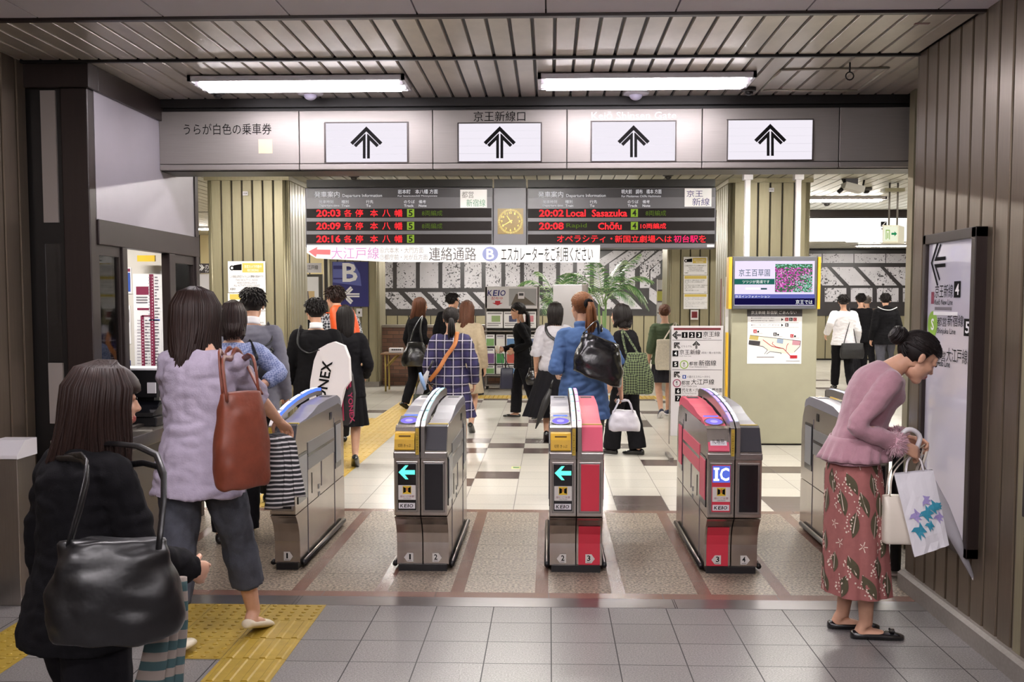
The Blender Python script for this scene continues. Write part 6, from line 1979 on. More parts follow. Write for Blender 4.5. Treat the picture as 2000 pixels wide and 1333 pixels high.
    for k, sg in (('R', 1), ('L', -1)):
        a, e, wr = arms[k]
        d = (wr - e).normalized()
        pn = V((palm or {}).get(k, (-sg, .15, 0)))
        hb_ = MB()
        hand_mesh(hb_, wr, d, pn, sg * (1 if True else 1), curl[0 if k == 'R' else 1], 1.0)
        body.add([Wd(p) for p in hb_.v], hb_.f, M_skin, True)
        J['sh' + k], J['el' + k], J['wr' + k] = Wd(a), Wd(e), Wd(wr)
        J['hand' + k] = Wd(wr + d * .085 + (pn - d * pn.dot(d)).normalized() * .03)
    body.build('body', root)
    # ---- hair
    hm = MB(); hair_mesh(hm, Wd(hcl), Rz @ Rh, s * (1.03 if male else 1.0), hair, hairmat, seed)
    hm.build('hair', root)
    # ---- top
    def finish(mb, name, mt, vox, smo, amp, freq, parent=root):
        co, no, fs = remesh(mb, vox, smo)
        if amp: co = wrinkle(co, no, amp, freq, seed * 3.1)
        o = MB(); o.add([Wd(p) for p in co], fs, mt, True)
        ob = o.build(name, parent); ob['_o'] = root['_o']
        return ob
    m = top.get('m', .016)
    mb = MB()
    z0 = top.get('start', 0)
    rings = torso_rings(m, z0, 7)
    ext = top.get('ext', 0)
    if ext:
        c, a, b, xx, yy = rings[0]
        fl = top.get('flare', .015)
        rings = [(c + V((0, top.get('hy', 0), -ext)), .168 * w + m + fl, .128 + m + fl, X, f0)] + rings[1:]
    loft(mb, rings, top['mat'], 22)
    sl = top.get('sleeve', 1.0)
    for k, sg in (('R', 1), ('L', -1)):
        a, e, wr = arms[k]
        sm = top.get('sm', m * .8)
        pts = [a + V((-sg * .06, 0, .004)), a + V((-sg * .006, 0, -.004)), a.lerp(e, .18), a.lerp(e, .5)]; rd = [.040 + sm, (.044 if not male else .050) + sm, .049 + sm, .045 + sm]
        if sl > .5:
            u = min(1.0, (sl - .5) * 2)
            pts += [e, e.lerp(wr, .5 * u), e.lerp(wr, u)]; rd += [.041 + sm, .038 + sm, .031 + sm + top.get('cuff', 0)]
        else:
            pts += [a.lerp(e, .45 + .55 * sl * 1.2)]; rd += [.045 + sm + top.get('cuff', 0)]
        limb(mb, pts, rd, top['mat'], 12)
    if top.get('hood'):
        mb.ell(nb + V((0, -.07, .0)), (.11, .06, .06), top['mat'])
    if top.get('collar'):
        limb(mb, [nb - un * .02, nb + un * .035], [.074, .062], top['mat'], 16)
    tp = finish(mb, top.get('name', 'jacket'), top['mat'], min(voxel, .010), 3, top.get('amp', .007), top.get('freq', (9, 9, 20)))
    if top.get('white_collar'):
        o = MB(); q = MB(); limb(q, [nb - un * .012, nb + un * .045], [.063, .058], M_white2, 16)
        o.add([Wd(p) for p in q.v], q.f, M_white2, True); ob = o.build('shirt_collar', root)
    if top.get('peplum'):
        q = MB(); vs = []; n_ = 72; rows = 6
        for r_ in range(rows):
            t = r_ / (rows - 1)
            c = sp[1] + dirs[0][0] * (-.02 - .115 * t)
            for k in range(n_):
                th = 2 * math.pi * k / n_
                rp = 1 + .05 * t * math.sin(th * 18) + .03 * t * math.sin(th * 7 + 1)
                vs.append(Wd(c + X * ((.150 * w + m + .035 * t) * rp * math.cos(th)) + f0 * ((.112 + m + .035 * t) * rp * math.sin(th))))
        q.add(vs, [(r_ * n_ + k, r_ * n_ + (k + 1) % n_, (r_ + 1) * n_ + (k + 1) % n_, (r_ + 1) * n_ + k) for r_ in range(rows - 1) for k in range(n_)], top['mat'], True)
        ob = q.build('ruffled_hem', root); md = ob.modifiers.new('t', 'SOLIDIFY'); md.thickness = .004
    # ---- bottom
    if bottom['kind'] == 'pants':
        mb = MB(); pm = bottom.get('m', .012); ln = bottom.get('len', 1.0); fl = bottom.get('flare', 0)
        rg = torso_rings(pm * .3, 0, 3)
        loft(mb, [(rg[0][0] + V((0, 0, -.02)), rg[0][1] * .9, rg[0][2], X, f0)] + rg[1:3], bottom['mat'])
        for k, sg in (('R', 1), ('L', -1)):
            h_, kn, an = legs[k][:3]
            e_ = kn.lerp(an, (ln - .5) * 2)
            limb(mb, [h_ + V((0, 0, .05)), h_.lerp(kn, .3), kn, kn.lerp(e_, .35), kn.lerp(e_, .7), e_], [.084 * build + pm * .4, .082 * build + pm, .058 + pm + fl * .3, .060 + pm + fl * .5, .053 + pm + fl * .8, .047 + pm + fl], bottom['mat'], 14)
        finish(mb, 'trousers', bottom['mat'], min(voxel, .010), 3, bottom.get('amp', .006), (14, 14, 10))
    else:
        hem, wd, fl = bottom['hem'], bottom.get('w', .18), bottom.get('flare', .06)
        n_, rows = 96, 26
        cz = p0 + V((0, -.008, .07))
        hc_ = V(bottom.get('hc', (0, (legs['R'][2].y + legs['L'][2].y) / 2 * .6, 0)))
        pl = bottom.get('pleat', 9); pa = bottom.get('pa', .05)
        def surf(th, t, off=0):
            z = cz.z + (hem - cz.z) * t
            e = min(1, t / .22); e = e * e * (3 - 2 * e)
            a = (.125 * w + .005) * (1 - e) + (.168 * w + .010) * e + fl * max(0, t - .2)
            b = (.095 + .005) * (1 - e) + (.124 + .012) * e + fl * max(0, t - .2)
            rp = 1 + pa * t * (math.sin(pl * th + 1.3 * math.sin(2 * th)) + .4 * math.sin(2.7 * pl * th + 2 * t))
            c = cz.lerp(V((hc_.x, hc_.y, 0)), max(0, t)) ; c = V((c.x, c.y, z))
            return c + X * ((a * rp + off) * math.cos(th)) + f0 * ((b * rp + off) * math.sin(th))
        q = MB()
        vs = [Wd(surf(2 * math.pi * k / n_, r_ / (rows - 1))) for r_ in range(rows) for k in range(n_)]
        q.add(vs, [(r_ * n_ + k, (r_ + 1) * n_ + k, (r_ + 1) * n_ + (k + 1) % n_, r_ * n_ + (k + 1) % n_)[::-1] for r_ in range(rows - 1) for k in range(n_)], bottom['mat'], True)
        if bottom.get('print'):
            bottom['print'](q, surf, Wd)
        q.build('skirt', root)
    # ---- shoes
    if shoes:
        sk = shoes.get('kind', 'flat')
        for k, sg in (('R', 1), ('L', -1)):
            h_, kn, an, fd, fu = legs[k]
            lt = fd.cross(fu)
            b0 = an - fu * .07
            mb = MB()
            ax = (lt, fu)
            def rg(a, h, ww, hh): return (b0 + fd * a + fu * h, ww, hh, lt, fu)
            hi = {'flat': .024, 'loafer': .034, 'sneaker': .036}[sk]
            loft(mb, [rg(-.075, .022, .012, .014), rg(-.062, hi, .030, hi * .95), rg(-.01, hi * (1.0 if sk == 'flat' else 1.15), .037, hi * (.95 if sk == 'flat' else 1.15)), rg(.06, hi * .95, .041, hi * .95), rg(.125, .021, .043, .021), rg(.17, .016, .030, .016), rg(.185, .014, .010, .010)], shoes['mat'], 16, 3)
            o = MB(); o.add([Wd(p) for p in mb.v], mb.f, shoes['mat'], True)
            ob = o.build('shoe', root); ob['_o'] = root['_o']
            if sk == 'sneaker':
                mb = MB(); loft(mb, [rg(-.078, .010, .012, .010), rg(-.06, .010, .035, .010), rg(.06, .010, .045, .010), rg(.15, .010, .042, .010), rg(.19, .010, .012, .008)], M_white2, 14, 2)
                o = MB(); o.add([Wd(p) for p in mb.v], mb.f, M_white2, True); o.build('rubber_sole', ob)
            if shoes.get('bow'):
                mb = MB(); mb.box(-.028, .028, -.010, .010, 0, .014, shoes['mat']); mb.box(-.008, .008, -.012, .012, -.002, .017, shoes['mat'])
                o = MB(); o.add([Wd(b0 + fd * (.125 + p[1]) + lt * p[0] + fu * (.040 + p[2])) for p in mb.v], mb.f, shoes['mat']); o.build('shoe_bow', ob, bevel=.004)
                mb = MB(); mb.box(-.007, .007, -.007, .007, .015, .020, M_steel)
                o = MB(); o.add([Wd(b0 + fd * (.125 + p[1]) + lt * p[0] + fu * (.040 + p[2])) for p in mb.v], mb.f, M_steel); o.build('bow_buckle', ob)
    J.update(head=Wd(hcl), Rh=Rz @ Rh, nb=Wd(nb), p0=Wd(p0), Rz=Rz, sp=[Wd(q) for q in sp])
    return J

# ------------------------------------------------------------------ bags
def bag(name, label, cat, c, right, fwd, w, h, d, mt, straps=(), strapmat=None, taper=.85, soft=.008, strap_r=.009, sq=3.5, bulge=1.06, lean=(0, 0), flat=.45, group=None, zip_=None):
    """soft bag: c = centre of its base; straps = lists of world points"""
    c, right, fwd = V(c), V(right).normalized(), V(fwd).normalized()
    t = thing(name, label, cat, c, group)
    up = V((lean[0], lean[1], 1)).normalized()
    rg = [(c, w * .44, d * .40, right, fwd), (c + up * h * .05, w * .5, d * .5, right, fwd), (c + up * h * .35, w * .5 * bulge, d * .5 * bulge, right, fwd), (c + up * h * .75, w * .5 * (taper + (bulge - taper) * .35), d * .42, right, fwd), (c + up * h, w * .5 * taper, d * .2, right, fwd)]
    mb = MB(); loft(mb, rg, mt, 28, 5, sq)
    me = MB()
    co = np.array([tuple(p) for p in mb.v])
    n = len(co)
    tmp = bpy.data.meshes.new('b'); tmp.from_pydata(mb.v, [], mb.f); tmp.update()
    no = np.empty(n * 3); tmp.vertex_normals.foreach_get('vector', no); bpy.data.meshes.remove(tmp)
    if soft: co = wrinkle(co, no.reshape(-1, 3), soft, (14, 14, 14), c.x * 7)
    me.add(co, mb.f, mt, True)
    bd = me.build('bag_body', t, subsurf=1); bd['_o'] = t['_o']
    for st in straps:
        m2 = MB(); m2.tube(st, strap_r, strapmat or mt, 8, flat=flat); m2.build('strap', t)
    return t
def curve(pts, n=14):
    pts = [V(p) for p in pts]
    out = []
    m = len(pts)
    for i in range(m - 1):
        a, b, c, d = pts[max(i - 1, 0)], pts[i], pts[i + 1], pts[min(i + 2, m - 1)]
        k = max(2, n // (m - 1))
        for q in range(k):
            t = q / k
            out.append(.5 * ((2 * b) + (c - a) * t + (2 * a - 5 * b + 4 * c - d) * t * t + (3 * b - a - 3 * c + d) * t ** 3))
    out.append(pts[-1])
    return out
# ------------------------------------------------------------------ people: the crowd
def plaid_mat():
    m, nt, b = new_mat('navy_plaid')
    tc = N(nt, 'ShaderNodeTexCoord'); sp = N(nt, 'ShaderNodeSeparateXYZ'); nt.links.new(tc.outputs['Object'], sp.inputs[0])
    def band(ax, t, o, wd):
        fr = math_node(nt, 'FRACT', math_node(nt, 'DIVIDE', math_node(nt, 'ADD', sp.outputs[ax], 10 + o), t))
        return math_node(nt, 'LESS_THAN', fr, wd)
    base = C('#2a2450')
    dk = mixc(nt, math_node(nt, 'MULTIPLY', math_node(nt, 'ADD', band('X', .085, .02, .45), band('Z', .085, .02, .45)), .5), base, C('#141028'))
    wl = math_node(nt, 'MAXIMUM', band('X', .085, 0, .09), band('Z', .085, 0, .09))
    c2 = mixc(nt, math_node(nt, 'MULTIPLY', wl, .75), dk, C('#cfc9d8'))
    nt.links.new(c2, b.inputs['Base Color']); b.inputs['Roughness'].default_value = .85
    return m
def stripe_mat(name, c1, c2, period, axis='Z', frac=.5, rough=.8):
    m, nt, b = new_mat(name)
    tc = N(nt, 'ShaderNodeTexCoord'); sp = N(nt, 'ShaderNodeSeparateXYZ'); nt.links.new(tc.outputs['Object'], sp.inputs[0])
    no = N(nt, 'ShaderNodeTexNoise', Scale=6.0); nt.links.new(tc.outputs['Object'], no.inputs['Vector'])
    v = math_node(nt, 'ADD', sp.outputs[axis], math_node(nt, 'ADD', math_node(nt, 'MULTIPLY', no.outputs['Fac'], .03), 10))
    fr = math_node(nt, 'FRACT', math_node(nt, 'DIVIDE', v, period))
    nt.links.new(mixc(nt, math_node(nt, 'LESS_THAN', fr, frac), C(c1), C(c2)), b.inputs['Base Color']); b.inputs['Roughness'].default_value = rough
    return m
def check_mat(name, c1, c2, sc):
    m, nt, b = new_mat(name)
    tc = N(nt, 'ShaderNodeTexCoord'); mp = N(nt, 'ShaderNodeMapping'); mp.inputs['Rotation'].default_value = (.0, .785, 0)
    nt.links.new(tc.outputs['Object'], mp.inputs[0])
    ck = N(nt, 'ShaderNodeTexChecker', Scale=sc); ck.inputs[1].default_value = (*C(c1), 1); ck.inputs[2].default_value = (*C(c2), 1)
    nt.links.new(mp.outputs[0], ck.inputs[0]); nt.links.new(ck.outputs[0], b.inputs['Base Color']); b.inputs['Roughness'].default_value = .8
    return m
K_black = cloth('black_wool', '#0f0e11', var=.15)
K_black2 = cloth('soft_black_cloth', '#141317', var=.15)
K_char = cloth('charcoal_trousers', '#1b1a1d', var=.12)
K_lav = cloth('lavender_cotton', '#a59bad', var=.05, bump=.2, bscale=120)
K_denim = cloth('grey_blue_denim', '#45474f', var=.22, vs=14, bump=.2)
K_denimb = cloth('blue_denim_shirt', '#48608a', var=.14, vs=12, bump=.18)
K_grey = cloth('grey_suit', '#6c6b75', var=.06)
K_pink = cloth('dusty_pink_knit', '#a97f8b', var=.05, sheen=.4, bump=.25, bscale=300)
K_skirt = cloth('dusty_rose_cotton', '#98605d', var=.06)
K_olive = cloth('olive_trousers', '#3a3a2f', var=.12)
K_green = cloth('green_cardigan', '#4d5944', var=.1)
K_ltgrey = cloth('light_grey_blouse', '#a9a5ab', var=.05)
K_beige = cloth('beige_knit', '#b0a088', var=.06)
K_white = cloth('white_shirt', '#f3f1f6', var=.03)
K_leather = mat('black_leather', '#141315', .22, 0, bump=.35, bscale=16, coat=.4)
K_slouch = mat('dull_black_leather', '#0e0d0f', .38, 0, bump=.4, bscale=14)
K_nylon = mat('black_nylon', '#19181b', .5, 0, bump=.2, bscale=40)
K_brownl = mat('tan_red_leather', '#6b3322', .45, 0, var=.16, vscale=18, bump=.2, bscale=30)
K_shoe = mat('black_shoe_leather', '#111013', .2, coat=.4)
K_cream = mat('cream_shoe', '#d6cbb4', .45)
K_plastic = mat('white_plastic_bag', '#ece9ef', .35, bump=.4, bscale=22, trans=0)
def walk(st=.22, lead='R', lift=.05):
    o = 'L' if lead == 'R' else 'R'
    sg = {'R': 1, 'L': -1}
    return {lead: (sg[lead] * .085, st, .07), o: (sg[o] * .085, -st, .07 + lift), o + 'p': .55}
SH = dict(mat=K_shoe, kind='loafer')

# --- woman in lavender shirt
p2 = person('person in lavender shirt and rolled jeans carrying a brown shoulder bag', -1.555, 4.78, 1.66, -12,
    dict(mat=K_lav, m=.026, ext=.09, flare=.03, sleeve=.52, sm=.020, cuff=.01, amp=.016, freq=(7, 7, 18), name='shirt'),
    dict(kind='pants', mat=K_denim, len=.80, m=.018, flare=.010, amp=.010), dict(kind='long', len=.46, n=360, wave=.018, thick=1.2, bang=.03, vol=1.22), H_dbrown,
    dict(mat=K_cream, kind='flat'), headoff=(-.05, 0, 0), pelvis=(-.05, 0, 0), feet=dict(R=(.09, .24, .085), Rp=.25, L=(-.08, -.22, .07)), hands=dict(R=('w', P(548, 826, 5.22)), L=(-.22, .16, .80)), elbows=dict(R=(.3, -.5, -.9)), lean=.07, hunch=.10, neck=.06, head=(.12, .02), voxel=.009, seed=2, curl=(.7, .8), palm=dict(R=(0, .2, -1)))
sh = p2['shR']
bc = V((-1.325, 4.52, .80))
bag('shoulder_bag', 'tall brown leather bag hanging from the right shoulder of the person in lavender', 'bag', bc, (.6, .8, 0), (.8, -.6, 0), .255, .42, .13, K_brownl,
    straps=[curve([bc + V((-.06, -.06, .40)), bc + V((-.09, 0, .58)), sh + V((-.005, -.055, .03)), sh + V((0, .0, .062)), sh + V((.02, .07, .0)), bc + V((.02, .12, .56)), bc + V((.05, .1, .40))], 24),
            curve([bc + V((-.03, -.1, .38)), bc + V((-.06, -.05, .55)), sh + V((.025, -.065, .02)), sh + V((.03, 0, .058)), sh + V((.05, .07, .0)), bc + V((.06, .1, .40))], 24)], taper=.8, soft=.014, strap_r=.014, sq=2.8)
t = thing('scarf', 'black and white striped scarf dangling behind the brown bag', 'scarf', P(545, 1000, 4.72))
mb = MB()
M_scarf = stripe_mat('black_white_stripe', '#b9b5b6', '#17161a', .021, frac=.62)
a = P(535, 862, 4.72)
for k in range(3):
    q0 = a + V((.0 + .028 * k, .02 * k, 0)); l = (.31, .30, .26)[k]
    pts = [q0 + V((-.05, 0, .03)), q0 + V((0, 0, .0)), q0 + V((.012, 0, -.10)), q0 + V((.004 + .012 * k, .0, -.20)), q0 + V((.02 * k - .006, 0, -l))]
    rg = [(p, .026 + .016 * i / 4, .012, V((1, .2, 0)).normalized(), V((-.2, 1, 0)).normalized()) for i, p in enumerate(pts)]
    loft(mb, rg, M_scarf, 12, 3)
mb.build('scarf_cloth', t)

# --- near girl in black
p1 = person('person in black jacket with a huge slouchy bag, nearest the camera', -1.315, 2.88, 1.43, -34,
    dict(mat=K_black, m=.024, ext=.06, flare=.02, sleeve=1.0, sm=.02, amp=.012, name='jacket'),
    dict(kind='pants', mat=K_black2, len=1.0, m=.03, flare=.02), dict(kind='long', len=.50, n=420, wave=.024, thick=1.25, bang=.03, vol=1.2), H_dbrown, SH,
    feet=walk(.2, 'L'), hands=dict(R=('w', P(372, 1112, 3.02)), L=(-.26, .06, .80)), elbows=dict(R=(.5, -.6, -.6)), lean=.10, hunch=.12, neck=.05, head=(-.5, .05), voxel=.009, seed=5, curl=(.8, .8))
bc = V((-1.075, 2.56, .765))
sh = p1['shL']
bag('shoulder_bag', 'large black slouchy bag slung behind the nearest person in black', 'bag', bc, (1, .28, 0), (.28, -1, 0), .315, .25, .16, K_slouch,
    straps=[curve([bc + V((-.11, 0, .23)), bc + V((-.09, .07, .42)), sh + V((.0, -.06, .02)), sh + V((.01, .0, .055)), sh + V((.06, .05, -.03)), bc + V((.04, .20, .40)), bc + V((.10, .03, .23))], 24),
            curve([bc + V((-.10, -.04, .23)), bc + V((-.07, .02, .44)), sh + V((.03, -.06, .02)), sh + V((.035, .0, .05)), bc + V((.06, .14, .44)), bc + V((.12, -.02, .23))], 24)], soft=.024, strap_r=.009, sq=2.6, taper=.80)
t = thing('scarf', 'teal and cream patterned scarf hanging beside the large black bag', 'scarf', P(330, 1333, 2.72))
mb = MB()
M_sc2 = stripe_mat('teal_cream_pattern', '#8f837b', '#3a5558', .05, frac=.5)
a = P(352, 1128, 2.75)
for k in range(3):
    q0 = a + V((-.018 * k, -.02 * k, 0)); pts = [q0, q0 + V((-.01, 0, -.12)), q0 + V((-.035, 0, -.26)), q0 + V((-.05 - .012 * k, 0, -.36))]
    loft(mb, [(p, .018 + .010 * i, .012, V((1, .1, 0)).normalized(), V((-.1, 1, 0)).normalized()) for i, p in enumerate(pts)], M_sc2, 12, 3)
mb.build('scarf_cloth', t)

# --- woman in pink at the right wall
rr20 = random.Random(21)
M_leafp = mat('olive_leaf_print', '#4a4430', .85); M_dotp = mat('cream_dot_print', '#dccbbd', .85)
def rose_print(q, surf, Wd):
    def put(pts, th0, t0, mt, off=.0022):
        q.add([Wd(surf(th0 + u / .185, t0 + v / .76, off)) for u, v in pts], [list(range(len(pts)))], mt, True)
    rows = 7
    for j in range(rows):
        for i in range(9):
            th0 = 2 * math.pi * (i + .5 * (j % 2) + rr20.uniform(-.12, .12)) / 9; t0 = .04 + (j + .5) * .94 / rows + rr20.uniform(-.01, .01)
            if t0 > .94: continue
            a = rr20.uniform(-.5, .5) + (3.14 if rr20.random() < .3 else 0); ca, sa = math.cos(a), math.sin(a); k = rr20.uniform(1.1, 1.4)
            def rt(u, v): return (k * (u * ca - v * sa), k * (u * sa + v * ca))
            if (i * 3 + j) % 4 == 0:
                for m_ in range(5):       # small sprig of strokes
                    b = a + m_ * 1.2566; L_ = rr20.uniform(.018, .03)
                    dx, dy = math.cos(b), math.sin(b)
                    put([(dx * .004 - dy * .0018, dy * .004 + dx * .0018), (dx * L_ - dy * .0026, dy * L_ + dx * .0026), (dx * L_ + dy * .0026, dy * L_ - dx * .0026), (dx * .004 + dy * .0018, dy * .004 - dx * .0018)], th0, t0, M_dotp)
                continue
            lw = .021
            n_ = 9
            up = [(-.005 + .010 * math.sin(2 * s_), -.05 + .1 * s_) for s_ in [x / n_ for x in range(n_ + 1)]]
            left = [(c[0] - lw * math.sin(math.pi * x / n_) * (1.25 if x < n_ / 2 else .8), c[1]) for x, c in enumerate(up)]
            right = [(c[0] + lw * .9 * math.sin(math.pi * x / n_), c[1]) for x, c in enumerate(up)]
            for x in range(n_):
                put([rt(*left[x]), rt(*up[x]), rt(*up[x + 1]), rt(*left[x + 1])], th0, t0, M_leafp, .003); put([rt(*up[x]), rt(*right[x]), rt(*right[x + 1]), rt(*up[x + 1])], th0, t0, M_leafp, .003)
            for m_ in range(13):
                u, v = -.026 + rr20.uniform(-.016, .016), .004 + (m_ / 13 - .5) * .075
                r_ = rr20.uniform(.0038, .0058)
                cx_, cy_ = rt(u, v)
                put([(cx_ + r_ * math.cos(x * 1.047), cy_ + r_ * math.sin(x * 1.047)) for x in range(6)], th0, t0, M_dotp, .0036)
            put([rt(-.004, -.05), rt(-.002, -.05), rt(.004, .03), rt(.0, .03)], th0, t0, M_dotp, .0042)
PX0, PY0 = 1.455, 5.10
p20 = person('person in pink cardigan and floral skirt bending forward beside the right wall', PX0, PY0, 1.585, -93,
    dict(mat=K_pink, m=.020, sleeve=.98, sm=.010, amp=.006, name='cardigan', peplum=1, start=1),
    dict(kind='skirt', mat=K_skirt, hem=.225, flare=.035, pleat=7, pa=.045, print=rose_print, hc=(0, .03, 0)), dict(kind='bun', n=230, bang=.050, tie=(0, -.115, .035)), H_black,
    dict(mat=K_shoe, kind='flat', bow=1), feet=dict(R=(.07, .06, .065), L=(-.085, -.02, .065)), hands=dict(R=('w', P(1762, 872, 4.95)), L=('w', P(1768, 858, 5.15))), elbows=dict(R=(.25, -1, -.5), L=(-.25, -1, -.5)),
    lean=.30, hunch=.40, neck=.30, head=(.1, .6), headoff=(0, -.02, -.03), voxel=.007, seed=9, curl=(1.1, 1.1), palm=dict(R=(-.6, .3, -.6), L=(.6, .3, -.6)))
# fluffy cuffs
M_fur = mat('pink_fur', '#c49aa6', .95, sheen=.8, var=.1, vscale=60)
for k in 'RL':
    mb = MB(); w_ = p20['wr' + k]; e_ = p20['el' + k]; d = (w_ - e_).normalized(); c = w_ - d * .035
    mb.ell(c, (.046, .046, .05), M_fur, 16, 10)
    r_ = random.Random(4)
    for i in range(420):
        n_ = V((r_.gauss(0, 1), r_.gauss(0, 1), r_.gauss(0, 1))).normalized()
        b = c + V((n_.x * .044, n_.y * .044, n_.z * .048)); tp_ = b + n_ * r_.uniform(.012, .022) + V((r_.uniform(-.008, .008), r_.uniform(-.008, .008), -.004))
        mb.tube([b, tp_], [.0026, .0006], M_fur, 4, cap=False)
    mb.build('fur_cuff', p20['root'])
# handbag, paper bag, umbrella
hR, hL = p20['handR'], p20['handL']
bc = P(1754, 1060, 4.96)
M_cream_l = mat('cream_leather', '#d3cabd', .4, bump=.1, bscale=40)
bag('handbag', 'cream white handbag hanging behind the white paper bag', 'bag', bc, (1, 0, 0), (0, -1, 0), .16, .225, .12, M_cream_l,
    straps=[curve([bc + V((-.05, -.02, .22)), bc + V((-.03, -.02, .34)), hL + V((-.02, -.02, .0)), hL + V((.02, -.02, .0)), bc + V((.05, -.02, .22))], 20), curve([bc + V((-.05, .03, .22)), bc + V((-.03, .03, .34)), hL + V((-.02, .02, .01)), hL + V((.02, .02, .01)), bc + V((.05, .03, .22))], 20)], taper=.95, soft=.003, strap_r=.007, sq=5, bulge=1.02)
t = thing('shopping_bag', 'white paper shopping bag printed with teal and lilac birds', 'bag', P(1800, 1080, 4.93))
PYB = 4.90
cn = [P(1746, 926, PYB), P(1822, 918, PYB), P(1851, 1060, PYB), P(1784, 1083, PYB)]
M_paper = mat('white_paper_bag', '#d9d6dc', .6, bump=.1, bscale=14)
dv = V((.03, .12, .0))
mb = MB()
nU, nV = 8, 10
def bp_(u, v, side):
    a = cn[0].lerp(cn[1], u); b = cn[3].lerp(cn[2], u)
    p = a.lerp(b, v)
    bul = math.sin(math.pi * u) * math.sin(math.pi * min(1, v * .9 + .05)) * .012
    cre = .006 * mnoise.noise((u * 6, v * 7, side * 3.3)) * (.4 + v)
    th = (1 - v) * .35 + v * 1.0
    return p + (dv * (.5 * side * th)) + V((0, side * (bul + cre), 0))
for side in (-1, 1):
    vs = [bp_(i / nU, j / nV, side) for j in range(nV + 1) for i in range(nU + 1)]
    fs = [(j * (nU + 1) + i, j * (nU + 1) + i + 1, (j + 1) * (nU + 1) + i + 1, (j + 1) * (nU + 1) + i) for j in range(nV) for i in range(nU)]
    mb.add(vs, fs if side > 0 else [f[::-1] for f in fs], M_paper, False)
for u in (0, 1):
    vs = []
    for j in range(nV + 1):
        a, b = bp_(u, j / nV, -1), bp_(u, j / nV, 1)
        vs += [a, (a + b) / 2 + V((.018 if u == 0 else -.018, 0, 0)) * (1 - .9 * j / nV), b]
    mb.add(vs, [(3 * j + k, 3 * j + k + 1, 3 * j + k + 4, 3 * j + k + 3) for j in range(nV) for k in range(2)], M_paper)
vs = [bp_(u, 1, s_) for u, s_ in ((0, -1), (1, -1), (1, 1), (0, 1))]
mb.add(vs, [(0, 1, 2, 3)], M_paper)
mb.build('paper_body', t)
M_teal = mat('teal_bird_print', '#2f86a0', .6); M_lil = mat('lilac_bird_print', '#9a8cc0', .6)
mb = MB()
def bird(u0, v0, s0, ang, mt):
    sh_ = [(-.5, .05), (-.2, .22), (.15, .15), (.3, .42), (.42, .05), (.62, -.28), (.3, -.22), (.38, -.55), (.12, -.3), (.02, -.62), (-.1, -.25), (-.2, -.02)]
    ca, sa = math.cos(ang), math.sin(ang)
    c_ = (sum(p[0] for p in sh_) / len(sh_), sum(p[1] for p in sh_) / len(sh_))
    pts = [bp_(u0 + s0 * (a * ca - b * sa), v0 + s0 * .62 * -(a * sa + b * ca), -1) + V((0, -.004, 0)) for a, b in sh_]
    c0_ = bp_(u0 + s0 * (c_[0] * ca - c_[1] * sa), v0 - s0 * .62 * (c_[0] * sa + c_[1] * ca), -1) + V((0, -.0045, 0))
    mb.add([c0_] + pts, [(0, i + 1, (i + 1) % len(pts) + 1) for i in range(len(pts))], mt)
for b_ in ((.24, .70, .36, .1, M_teal), (.24, .52, .30, .4, M_lil), (.52, .52, .36, .3, M_teal), (.60, .37, .26, .9, M_lil), (.74, .46, .32, .5, M_teal), (.84, .60, .26, .2, M_lil), (.90, .47, .2, .9, M_teal), (.56, .67, .24, .0, M_teal)):
    bird(*b_)
mb.build('bird_print', t)
for s_ in (-1, 1):
    mb = MB(); a, b = bp_(.3, 0, s_), bp_(.75, 0, s_)
    mb.tube(curve([a, a.lerp(hR, .55) + V((-.01, 0, .01)), hR + V((.0, s_ * .008, -.006)), b.lerp(hR, .55) + V((.012, 0, .01)), b], 20), .004, M_whitep, 6); mb.build('rope_handle', t)
t = thing('umbrella', 'closed clear umbrella with white hook handle hanging by the paper bag', 'umbrella', P(1905, 1145, 5.02))
M_clear = mat('clear_vinyl', '#c9c6cc', .18, alpha=.62)
top_, tip = P(1793, 888, 5.02), P(1908, 1146, 5.02)
ax = (tip - top_)
mb = MB(); mb.tube([top_ + ax * u for u in (.12, .2, .4, .6, .8, .93)], [.012, .024, .034, .028, .016, .008], M_clear, 14); mb.build('folded_canopy', t)
mb = MB(); mb.tube([top_ + ax * .9, tip], [.007, .006], M_whitep, 8); mb.build('ferrule', t)
mb = MB(); mb.tube([top_, top_ + ax * .2], .006, M_steel, 8); mb.build('shaft', t)
mb = MB(); h0 = top_ - ax.normalized() * .02
mb.tube(curve([top_ + ax * .03, h0, P(1797, 856, 5.02), P(1786, 842, 5.02), P(1772, 840, 5.02), P(1762, 848, 5.02)], 18), .0115, M_whitep, 10); mb.build('hook_handle', t)

# --- grey jacket man and plaid shirt person at the office window
p3 = person('person in grey suit jacket with black bag facing the left pillar notices', -2.33, 8.25, 1.70, 4,
    dict(mat=K_grey, m=.024, ext=.12, flare=.01, sleeve=1, sm=.02, amp=.008, name='jacket', white_collar=1), dict(kind='pants', mat=K_char, m=.016), dict(kind='short', n=260, bang=.06), H_black, SH, feet=walk(.12, 'R', .02), male=True, hunch=.16, neck=.1, head=(.15, .1), seed=3)
bc = P(515, 745, 8.12)
bag('shoulder_bag', 'black boxy bag on the right side of the person in grey jacket', 'bag', bc, (1, .1, 0), (0, -1, 0), .21, .24, .14, K_nylon, straps=[curve([bc + V((-.06, 0, .24)), p3['shR'] + V((-.0, -.085, -.06)), p3['shR'] + V((-.05, .0, .075)), p3['shR'] + V((-.02, .10, -.06)), bc + V((.06, .03, .24))], 20)], strap_r=.018, flat=.25, lean=(-.12, 0))
K_blup = check_mat('pale_blue_plaid', '#8f97b5', '#5f6a90', 75)
